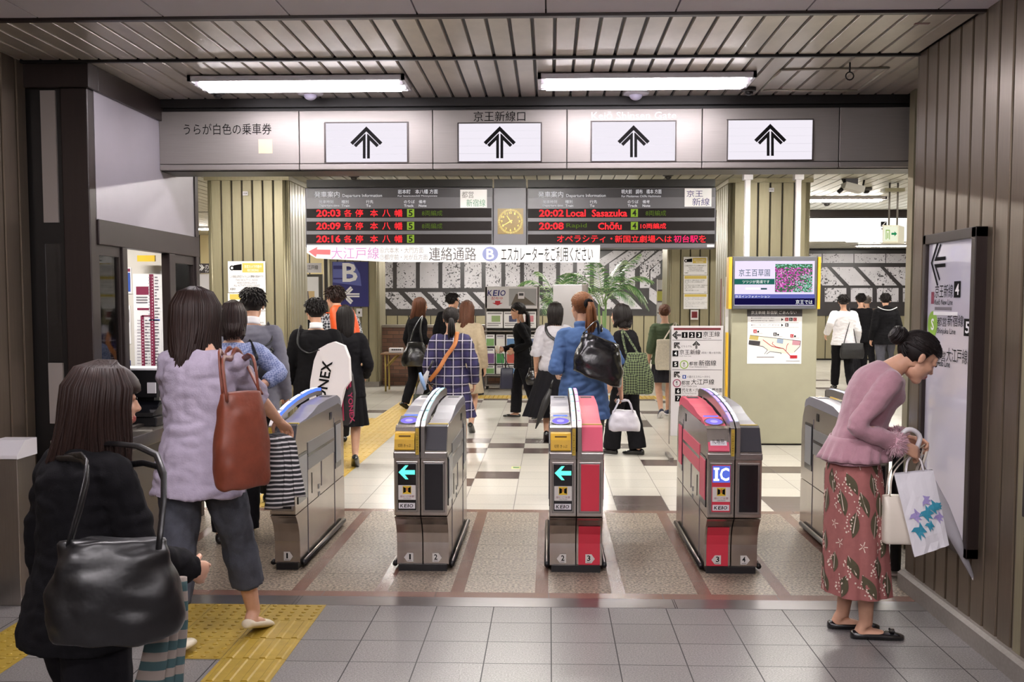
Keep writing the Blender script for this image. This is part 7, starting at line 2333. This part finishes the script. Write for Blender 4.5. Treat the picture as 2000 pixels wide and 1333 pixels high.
p3b = person('person in pale blue plaid shirt half hidden behind the lavender shirt', -2.10, 7.0, 1.60, 12,
    dict(mat=K_blup, m=.02, ext=.08, sleeve=.75, sm=.018, name='shirt'), dict(kind='pants', mat=K_char, m=.014), dict(kind='long', len=.12, n=150, bang=.03), H_dbrown, SH, feet=dict(R=(.09, .05, .07), L=(-.1, -.05, .07)), hands=dict(R=('w', P(492, 768, 6.75))), seed=8, curl=(1, .6), elbows=dict(R=(.6, -.6, -.5)))
t = thing('mobile_phone', 'small dark phone held by the person in plaid shirt', 'phone', p3b['handR'])
mb = MB(); q = p3b['handR'] + V((0, -.0, .03)); mb.box(q.x - .03, q.x + .03, q.y - .006, q.y + .006, q.z - .03, q.z + .07, M_black); mb.build('case', t, bevel=.004)
bc = P(484, 775, 6.82)
bag('pouch', 'black pouch at the waist of the person in plaid shirt', 'bag', bc, (1, 0, 0), (0, -1, 0), .13, .24, .08, K_nylon, straps=[curve([bc + V((-.04, 0, .24)), p3b['shR'] + V((-.03, -.07, -.05)), p3b['shR'] + V((-.04, 0, .06)), bc + V((.05, .06, .24))], 16)], strap_r=.015, flat=.3)

# --- student in black suit, girl, racket bags, orange backpack
p4 = person('person in black suit with a white racket bag on the back', -2.12, 9.6, 1.62, 6,
    dict(mat=K_black, m=.026, ext=.14, flare=.012, sleeve=1, sm=.022, name='jacket', white_collar=1), dict(kind='pants', mat=K_black2, m=.016), dict(kind='short', n=280, bang=.05), H_black, SH, feet=walk(.18, 'L'), male=True, neck=.05, head=(.3, .02), hands=dict(L=('w', P(552, 772, 9.55))), seed=4, curl=(.6, 1.2), elbows=dict(L=(-.4, -1, -.4)))
t = thing('racket_bag', 'white racket bag with black brand lettering on the back of the black suit', 'bag', P(645, 800, 9.3))
mb = MB()
QY = 9.28
mb.ppoly([(640, 672), (652, 668), (672, 676), (681, 700), (683, 745), (672, 760), (662, 800), (648, 822), (612, 822), (603, 800), (606, 745), (613, 705), (622, 682)], QY, mat('white_bag_cloth', '#e8e2e6', .5), .10)
mb.build('bag_body', t, bevel=.02)
v, f = glyphs('YONEX', .02)
mb = MB()
a0, a1 = P(612, 800, QY), P(630, 704, QY); up_ = (a1 - a0); rt_ = P(632, 803, QY) - a0
mb.add([a0 + up_ * (a * 1.0) - rt_ * (b - 1) + V((0, -.003, 0)) for a, b in v], f, M_ink); mb.build('lettering', t)
mb = MB(); mb.tube(curve([P(624, 684, QY), P(602, 690, 9.42), P(582, 672, 9.47), p4['shL'] + V((.03, .02, .085)), p4['shL'] + V((.02, .09, -.06))], 16), .016, K_nylon, 8, flat=.3); mb.build('strap', t)
p5 = person('person in black jacket and skirt with the pink lettered racket bag', -1.98, 10.3, 1.56, 10,
    dict(mat=K_black2, m=.02, ext=.1, sleeve=1, sm=.018, name='jacket'), dict(kind='skirt', mat=K_black2, hem=.42, flare=.06, pleat=12), dict(kind='long', len=.30, n=200, wave=.003, bang=.04), H_black, SH, feet=walk(.2, 'L'), hands=dict(R=(.20, .20, .92)), head=(.25, .0), seed=6)
t = thing('racket_bag', 'dark racket bag with pink brand lettering beside the white racket bag', 'bag', P(672, 830, 9.6))
mb = MB(); mb.ppoly([(664, 702), (676, 706), (686, 735), (691, 770), (689, 815), (680, 832), (662, 830), (652, 800), (655, 740)], 9.42, K_nylon, .1); mb.build('bag_body', t, bevel=.02)
M_mag = mat('magenta_print', '#b02d5c', .5)
mb = MB(); v, f = glyphs('YONEX', .02); a0, a1 = P(679, 768, 9.415), P(684, 826, 9.415); rt_ = P(688, 766, 9.415) - a0
mb.add([a0 + (a1 - a0) * a + rt_ * b + V((0, -.003, 0)) for a, b in v], [q[::-1] for q in f], M_mag)
mb.ppoly([(672, 742), (677, 741), (681, 752), (679, 762), (674, 756)], 9.415, M_mag); mb.ppoly([(681, 744), (686, 745), (686, 756), (683, 758)], 9.415, M_mag); mb.build('lettering', t)
mb = MB(); mb.tube([P(664, 722, 9.41), P(668, 760, 9.41), P(671, 822, 9.41)], .007, M_mag, 6); mb.build('piping', t)
t = thing('umbrella', 'umbrella with curved tan handle held at the left of the black suit', 'umbrella', P(552, 900, 9.5))
M_tan = mat('tan_handle', '#8a5a44', .4)
mb = MB(); mb.tube(curve([P(553, 790, 9.5), P(554, 760, 9.5), P(547, 748, 9.5), P(539, 750, 9.5), P(536, 764, 9.5)], 14), .013, M_tan, 8); mb.build('hook_handle', t)
mb = MB(); mb.tube([P(553, 790, 9.5), P(556, 850, 9.5), P(560, 920, 9.5)], [.02, .035, .008], K_nylon, 10); mb.build('folded_canopy', t)
K_dkplaid = check_mat('dark_plaid', '#b0b2b8', '#1f222c', 40)
p6 = person('person in dark plaid shirt wearing an orange backpack by the blue sign', -2.34, 11.7, 1.76, 22,
    dict(mat=K_dkplaid, m=.024, ext=.1, sleeve=.6, sm=.02, name='shirt'), dict(kind='pants', mat=K_char, m=.016), dict(kind='short', n=260, bang=.05), H_dbrown, SH, feet=walk(.2, 'R'), male=True, head=(.45, 0), seed=7)
t = thing('backpack', 'bright orange backpack with black base near the blue sign', 'bag', P(672, 700, 11.5))
M_or = mat('orange_nylon', '#d2501c', .5, bump=.2, bscale=30)
bc = P(674, 698, 11.42)
X6, F6 = V((math.cos(.38), math.sin(.38), 0)), V((math.sin(.38), -math.cos(.38), 0))
mb = MB(); loft(mb, [(bc + V((.02, 0, .10)), .14, .07, X6, F6), (bc + V((.02, 0, .16)), .15, .10, X6, F6), (bc + V((0, 0, .34)), .15, .10, X6, F6), (bc + V((-.03, 0, .50)), .13, .07, X6, F6), (bc + V((-.04, 0, .56)), .08, .03, X6, F6)], M_or, 22, 4, 3); mb.build('pack_body', t)
mb = MB(); loft(mb, [(bc + V((.03, 0, -.0)), .10, .06, X6, F6), (bc + V((.03, 0, .05)), .14, .09, X6, F6), (bc + V((.02, 0, .13)), .148, .098, X6, F6)], K_nylon, 20, 3, 3); mb.build('base_panel', t)
mb = MB(); loft(mb, [(bc + V((.05, -.09, .12)), .08, .04, X6, F6), (bc + V((.05, -.09, .28)), .09, .045, X6, F6), (bc + V((.04, -.08, .36)), .06, .02, X6, F6)], M_or, 16, 3, 3); mb.build('front_pocket', t)
for k in 'RL':
    mb = MB(); s_ = p6['sh' + k]; mb.tube(curve([bc + V((-.02, .08, .48)), s_ + V((0, -.06, .07)), s_ + V((0, .05, .05)), s_ + V((.02, .1, -.12))], 12), .02, M_or, 8, flat=.35); mb.build('strap', t)
mb = MB(); hd_, Rh_ = p6['head'], p6['Rh']
for sg in (1, -1):
    mb.tube([hd_ + Rh_ @ V((sg * .033 + .024 * math.cos(a * .5236), .105, .008 + .018 * math.sin(a * .5236))) for a in range(13)], .003, M_black, 5, cap=False)
    mb.tube([hd_ + Rh_ @ V((sg * .058, .103, .012)), hd_ + Rh_ @ V((sg * .083, -.01, .012))], .003, M_black, 5)
mb.build('glasses', p6['root'])

# --- middle distance
p7 = person('person in black with a glossy black handbag by the brick wall', -1.98, 15.8, 1.66, -50,
    dict(mat=K_black, m=.02, ext=.1, sleeve=1, sm=.018, name='jacket'), dict(kind='pants', mat=K_black2, m=.016), dict(kind='long', len=.34, n=170, bang=.03, wave=.006), H_brown, SH, feet=walk(.15, 'R', .02), head=(-.25, .0), hands=dict(R=(.2, .2, .95)), seed=10)
bc = P(812, 716, 15.45)
bag('handbag', 'glossy black dome handbag on the person in black by the brick wall', 'bag', bc, (1, .1, 0), (0, -1, 0), .40, .36, .18, K_leather, straps=[curve([bc + V((-.08, 0, .34)), bc + V((-.03, .1, .55)), p7['shR'] + V((0, -.04, .07)), bc + V((.06, .1, .55)), bc + V((.1, 0, .34))], 18)], taper=.55, bulge=1.05, strap_r=.013, sq=2.4)
K_plaid = plaid_mat()
K_pale = cloth('pale_blue_jeans', '#8d93ad', var=.1)
p8 = person('person in navy plaid dress with an orange shoulder strap behind the second gate', -.965, 10.4, 1.54, 2,
    dict(mat=K_plaid, m=.026, ext=.0, sleeve=.98, sm=.026, name='dress_top', amp=.009), dict(kind='skirt', mat=K_plaid, hem=.50, flare=.10, pleat=11, pa=.07, w=.19), dict(kind='pony', n=200, len=.20, bang=.05, tie=(0, -.112, .0)), H_black, SH, feet=dict(R=(.12, .28, .07), L=(-.09, -.1, .1), Lp=.4), head=(.1, .02), seed=11, hands=dict(R=(.24, .10, .86), L=(-.23, .1, .86)))
mb = MB()
for k in 'R':
    a_ = p8['L'](p8['p0'])
mb.tube(curve([p8['shR'] + V((-.075, -.05, .075)), p8['shR'] + V((-.09, -.135, -.04)), p8['nb'] + V((-.03, -.155, -.22)), p8['p0'] + V((-.10, -.16, .12)), p8['p0'] + V((-.20, -.10, .0))], 24), .022, mat('orange_tan_strap', '#b06a34', .5), 8, flat=.25)
t = thing('crossbody_strap', 'orange tan strap crossing the back of the navy plaid dress', 'bag strap', p8['p0'] + V((-.2, -.1, 0)))
mb.build('strap_band', t)
t = thing('umbrella', 'silvery closed umbrella with pale blue cover beside the navy plaid dress', 'umbrella', P(800, 830, 10.0))
mb = MB(); mb.tube([P(836, 725, 10.1), P(826, 750, 10.1), P(812, 785, 10.1), P(797, 838, 10.1)], [.014, .035, .04, .012], mat('silver_cloth', '#a3a0a6', .35), 12); mb.build('folded_canopy', t)
mb = MB(); mb.tube([P(838, 722, 10.1), P(846, 705, 10.1)], .012, M_black, 8); mb.build('handle', t)
mb = MB(); mb.tube([P(820, 728, 9.98), P(824, 742, 9.98), P(831, 762, 9.98)], [.02, .034, .022], mat('pale_blue_cloth', '#7f9cc8', .7), 10, flat=.6); mb.build('blue_cover', t)
bc = P(822, 828, 9.95)
bag('shopping_bag', 'dark green patterned bag hanging low beside the navy plaid dress', 'bag', bc, (1, 0, 0), (0, -1, 0), .15, .28, .08, check_mat('dark_green_pattern', '#3b4236', '#1d211d', 30), straps=[curve([bc + V((-.05, 0, .27)), bc + V((-.01, .1, .42)), p8['handL'], bc + V((.05, .05, .27))], 14)], strap_r=.007, taper=.95)
p9 = person('person in dark suit standing in front of the mural', -1.62, 17.4, 1.73, -20,
    dict(mat=K_black, m=.024, ext=.12, sleeve=1, sm=.02, name='jacket', white_collar=1), dict(kind='pants', mat=K_black2, m=.016), dict(kind='short', n=200, bang=.06), H_black, SH, male=True, feet=walk(.15), head=(-.5, 0), seed=12)
p10 = person('person in beige top and skirt behind the plaid dress', -1.02, 13.0, 1.61, -5,
    dict(mat=K_beige, m=.022, ext=.08, sleeve=1, sm=.02, name='top'), dict(kind='skirt', mat=K_beige, hem=.5, flare=.05), dict(kind='long', len=.30, n=190, wave=.018, bang=.03), H_brown, SH, feet=walk(.15, 'L'), seed=13, head=(-.15, 0))
bc = P(930, 772, 13.1)
bag('tote_bag', 'black tote bag with white lettering beside the beige top', 'bag', bc, (1, 0, 0), (0, -1, 0), .2, .34, .1, K_nylon, straps=[curve([bc + V((-.06, 0, .33)), p10['handR'], bc + V((.06, 0, .33))], 10)], strap_r=.008, taper=.95)
p11 = person('person in black trouser suit striding left past the leaflet rack', -.36, 14.6, 1.585, 82,
    dict(mat=K_black, m=.018, ext=.09, flare=.0, sleeve=1, sm=.014, name='jacket', white_collar=0), dict(kind='pants', mat=K_black2, m=.014, flare=.018), dict(kind='pony', n=200, len=.26, bang=.055, tie=(0, -.105, -.02)), H_black, dict(mat=K_shoe, kind='flat'), feet=dict(R=(.07, .12, .075), L=(-.07, -.24, .10), Lp=.5), hands=dict(R=(.10, .30, .98), L=(-.16, .10, .98)), head=(0, .02), neck=.05, seed=14, curl=(1.0, .7))
t = thing('paper_cup', 'pale paper cup carried by the person in black trouser suit', 'cup', p11['handR'])
mb = MB(); mb.lathe([(.026, -.03), (.035, .07), (.034, .07)], p11['handR'] + V((-.01, 0, .0)), mat('paper_cup', '#cfc6b8', .6), 16); mb.build('cup_body', t)
bc = P(988, 760, 14.45)
bag('shopping_bag', 'dark navy paper bag swinging ahead of the person in black trouser suit', 'bag', bc, (1, .2, 0), (.2, -1, 0), .17, .29, .10, mat('navy_paper', '#1f2033', .35), straps=[curve([bc + V((-.04, 0, .29)), p11['handR'] + V((.03, 0, 0)), bc + V((.05, 0, .29))], 10)], strap_r=.005, taper=1, bulge=1.0, soft=.002, sq=6, lean=(.06, 0))
bc = P(1052, 752, 14.35)
bag('handbag', 'soft black handbag trailing behind the person in black trouser suit', 'bag', bc, (1, .1, 0), (0, -1, 0), .32, .24, .14, K_leather, straps=[curve([bc + V((-.09, 0, .22)), bc + V((-.12, .08, .45)), p11['shL'] + V((0, -.02, .065)), p11['shL'] + V((.06, .02, -.05)), bc + V((.05, .03, .22))], 16)], taper=.6, strap_r=.011, sq=2.4, lean=(-.15, 0))
p12 = person('person in light grey blouse and long black skirt', .06, 12.2, 1.59, -3,
    dict(mat=K_ltgrey, m=.024, ext=.0, sleeve=.52, sm=.03, cuff=.03, name='blouse', amp=.008), dict(kind='skirt', mat=K_black2, hem=.30, flare=.12, pleat=6, pa=.08, hc=(-.10, 0, 0)), dict(kind='bob', len=.13, n=240, bang=.03, wave=.003, thick=1.2), H_black, SH, feet=walk(.15), seed=15, head=(-.3, 0))
t = thing('crossbody_strap', 'black strap crossing the back of the light grey blouse', 'bag strap', p12['p0'])
mb = MB(); mb.tube(curve([p12['shL'] + V((.05, .0, .085)), p12['shL'] + V((.06, -.115, -.02)), p12['nb'] + V((.04, -.16, -.2)), p12['p0'] + V((.17, -.13, .12))], 18), .02, K_nylon, 8, flat=.25); mb.build('strap_band', t)
t = thing('umbrella', 'closed black umbrella slanting below the long black skirt', 'umbrella', P(1046, 838, 11.95))
mb = MB(); mb.tube([P(1075, 760, 11.9), P(1066, 785, 11.9), P(1056, 812, 11.9), P(1046, 838, 11.9)], [.02, .045, .035, .006], K_nylon, 10); mb.build('folded_canopy', t)
mb = MB(); mb.tube([P(1075, 760, 11.9), P(1080, 742, 11.9)], .012, M_black, 8); mb.build('handle', t)
# --- denim shirt woman
p13 = person('person in blue denim shirt carrying a white plastic bag', .275, 8.62, 1.67, 3,
    dict(mat=K_denimb, m=.030, ext=.16, hy=-.02, flare=.02, sleeve=.54, sm=.022, cuff=.012, amp=.016, freq=(7, 7, 16), name='denim_shirt', collar=1), dict(kind='pants', mat=K_olive, m=.014), dict(kind='pony', n=280, len=.25, bang=.05, tie=(.0, -.12, .035)), H_light, SH, feet=walk(.16, 'L'), hands=dict(R=('w', P(1212, 762, 8.55)), L=(-.20, .17, 1.0)), elbows=dict(L=(-.25, -1, -.4)), head=(.42, .0), lean=.06, seed=16, voxel=.009, curl=(1.3, .7))
mb = MB(); hd_, Rh_ = p13['head'], p13['Rh']
r_ = random.Random(3)
for i in range(60):
    a = r_.uniform(0, 6.28); b = r_.uniform(0, 6.28)
    c = V((.028 * math.cos(a), -.128 - .012 * math.cos(b), .035 + .028 * math.sin(a)))
    mb.ell(hd_ + Rh_ @ c, (.014, .014, .014), K_black2, 6, 4)
mb.build('scrunchie', p13['root'])
bc = P(1160, 742, 8.32)
sR = p13['shR']
bag('shoulder_bag', 'crinkled glossy black bag on the right shoulder of the denim shirt', 'bag', bc + V((.02, 0, .0)), (1, .05, -.38), (0, -1, 0), .40, .33, .17, K_leather, straps=[curve([bc + V((-.09, -.02, .36)), bc + V((.02, .02, .46)), sR + V((-.03, -.11, .01)), sR + V((-.035, .0, .085)), sR + V((.0, .09, -.05))], 16), curve([bc + V((.09, -.03, .28)), sR + V((.0, -.12, -.06)), sR + V((-.005, -.02, .08)), sR + V((.03, .08, -.05))], 16)], taper=.72, bulge=1.04, soft=.022, strap_r=.011, lean=(.12, 0), sq=2.8)
hp_ = p13['handR']
bc = P(1219, 842, 8.5)
t = bag('plastic_bag', 'bulging white plastic shopping bag held in the right hand of the denim shirt', 'bag', bc, (1, .1, -.03), (.1, -1, 0), .25, .17, .15, K_plastic, straps=[curve([bc + V((-.085, dy, .15)), bc + V((-.045, dy, .24)), hp_ + V((-.012, dy * .3, -.012)), hp_ + V((.012, dy * .3, -.012)), bc + V((.035, dy, .24)), bc + V((.07, dy, .15))], 18) for dy in (-.03, .03)], taper=.74, bulge=1.02, soft=.015, strap_r=.013, flat=.35, sq=2.6)
# --- right of it
p14 = person('person in dark top and flared black trousers behind the white plastic bag', .80, 11.1, 1.57, 60,
    dict(mat=K_black2, m=.022, ext=.08, sleeve=1, sm=.02, name='top'), dict(kind='pants', mat=K_black2, m=.016, flare=.035), dict(kind='bob', len=.11, n=240, wave=.022, bang=.04, thick=1.4), H_black, SH, feet=dict(R=(.06, -.12, .07), L=(-.07, .14, .07)), head=(.1, 0), seed=17)
bc = P(1243, 770, 10.75)
bag('shoulder_bag', 'green and black woven pattern bag beside the dark top', 'bag', bc, (1, .1, 0), (0, -1, 0), .34, .42, .14, check_mat('green_woven_check', '#66724f', '#20261c', 55), straps=[curve([bc + V((-.1, .05, .40)), p14['shL'] + V((.03, -.06, .06)), bc + V((.02, .05, .40))], 12)], taper=.55, strap_r=.012, sq=2.6)
K_short = cloth('black_culottes', '#27262b')
p15 = person('person in green cardigan and black skirt walking behind the guide board', 1.60, 14.8, 1.56, 4,
    dict(mat=K_green, m=.024, ext=.03, sleeve=.72, sm=.024, name='cardigan'), dict(kind='skirt', mat=K_short, hem=.52, flare=.05, pleat=8), dict(kind='bun', n=160, bang=.05, tie=(0, -.105, .02)), H_brown, dict(mat=mat('navy_canvas', '#23283f', .7), kind='sneaker'), feet=walk(.2, 'R'), seed=18)
bc = P(1303, 723, 14.55)
bag('tote_bag', 'cream canvas tote on the person in green cardigan', 'bag', bc, (1, .1, 0), (0, -1, 0), .32, .42, .1, cloth('cream_canvas', '#d2c8b6'), straps=[curve([bc + V((-.05, 0, .41)), p15['shR'] + V((0, -.05, .07)), bc + V((.08, .02, .41))], 12)], strap_r=.013, taper=.9)
# --- far right
p16 = person('person in white shirt with black shoulder bag at the far right', 5.30, 19.4, 1.72, 0,
    dict(mat=K_white, m=.026, ext=.02, sleeve=.98, sm=.026, name='shirt', amp=.009), dict(kind='pants', mat=K_black2, m=.02), dict(kind='short', n=200, bang=.06), H_black, SH, male=True, feet=walk(.2, 'L'), seed=19, head=(-.15, 0), hands=dict(L=(-.30, -.02, .98)))
bc = P(1664, 701, 19.2)
bag('shoulder_bag', 'black laptop bag at the right hip of the person in white shirt', 'bag', bc, (1, 0, 0), (0, -1, 0), .40, .28, .12, K_nylon, straps=[curve([bc + V((-.15, 0, .27)), p16['shR'] + V((-.09, -.10, -.1)), p16['shR'] + V((-.07, 0, .085)), bc + V((.1, .1, .27))], 16)], strap_r=.022, flat=.3, taper=.95, sq=5)
p17 = person('person in plain black jacket behind the person in white shirt', 6.50, 22.5, 1.76, -5, dict(mat=K_black, m=.026, ext=.1, sleeve=1, sm=.024, name='jacket'), dict(kind='pants', mat=K_black2, m=.018), dict(kind='short', n=160, bang=.06), H_black, SH, male=True, feet=walk(.2), seed=20)
p18 = person('person in brown jacket, farthest of the group at far right', 7.25, 24.6, 1.73, 0, dict(mat=cloth('brown_jacket', '#4a3a30'), m=.026, ext=.1, sleeve=1, sm=.024, name='jacket'), dict(kind='pants', mat=K_black2, m=.018), dict(kind='short', n=30, bang=.075), hair_mat('cropped_grey_hair', '#4a4340', '#6a625e'), SH, male=True, feet=walk(.2, 'L'), seed=22)
p19 = person('person in black hoodie with white trim and grey jeans at the far right', 6.55, 21.0, 1.75, 3, dict(mat=K_black, m=.030, ext=.08, sleeve=1, sm=.028, name='hoodie', hood=1), dict(kind='pants', mat=cloth('grey_jeans', '#4f4f58'), m=.022), dict(kind='short', n=200, bang=.06), H_black, SH, male=True, feet=walk(.16, 'R', .02), seed=23, head=(-.3, .1))
mb = MB(); mb.tube(curve([p19['nb'] + V((-.17, -.05, .03)), p19['nb'] + V((-.08, -.135, -.02)), p19['nb'] + V((.05, -.14, -.03)), p19['nb'] + V((.2, -.05, .02))], 12), .008, M_white2, 6); mb.build('white_trim', p19['root'])
bc = P(1722, 705, 21.0)
bag('shoulder_bag', 'black bag at the right side of the hooded person', 'bag', bc, (1, 0, 0), (0, -1, 0), .24, .3, .12, K_nylon, straps=[curve([bc + V((-.06, 0, .29)), p19['shR'] + V((0, 0, .09)), bc + V((.06, 0, .29))], 10)], taper=.6)
p21 = person('person in black before the framed map, mostly hidden', -3.86, 16.9, 1.58, 20, dict(mat=K_black, m=.02, ext=.1, sleeve=1, name='jacket'), dict(kind='pants', mat=K_black2), dict(kind='short', n=120, bang=.05), H_black, SH, seed=24)
p22 = person('person in dark jacket inside the ticket office behind the narrow pane', -2.98, 6.75, 1.62, 40, dict(mat=cloth('dark_uniform', '#2c2c36'), m=.024, ext=.1, sleeve=1, name='jacket'), dict(kind='pants', mat=K_black2), dict(kind='short', n=120, bang=.06), H_black, SH, male=True, seed=25)
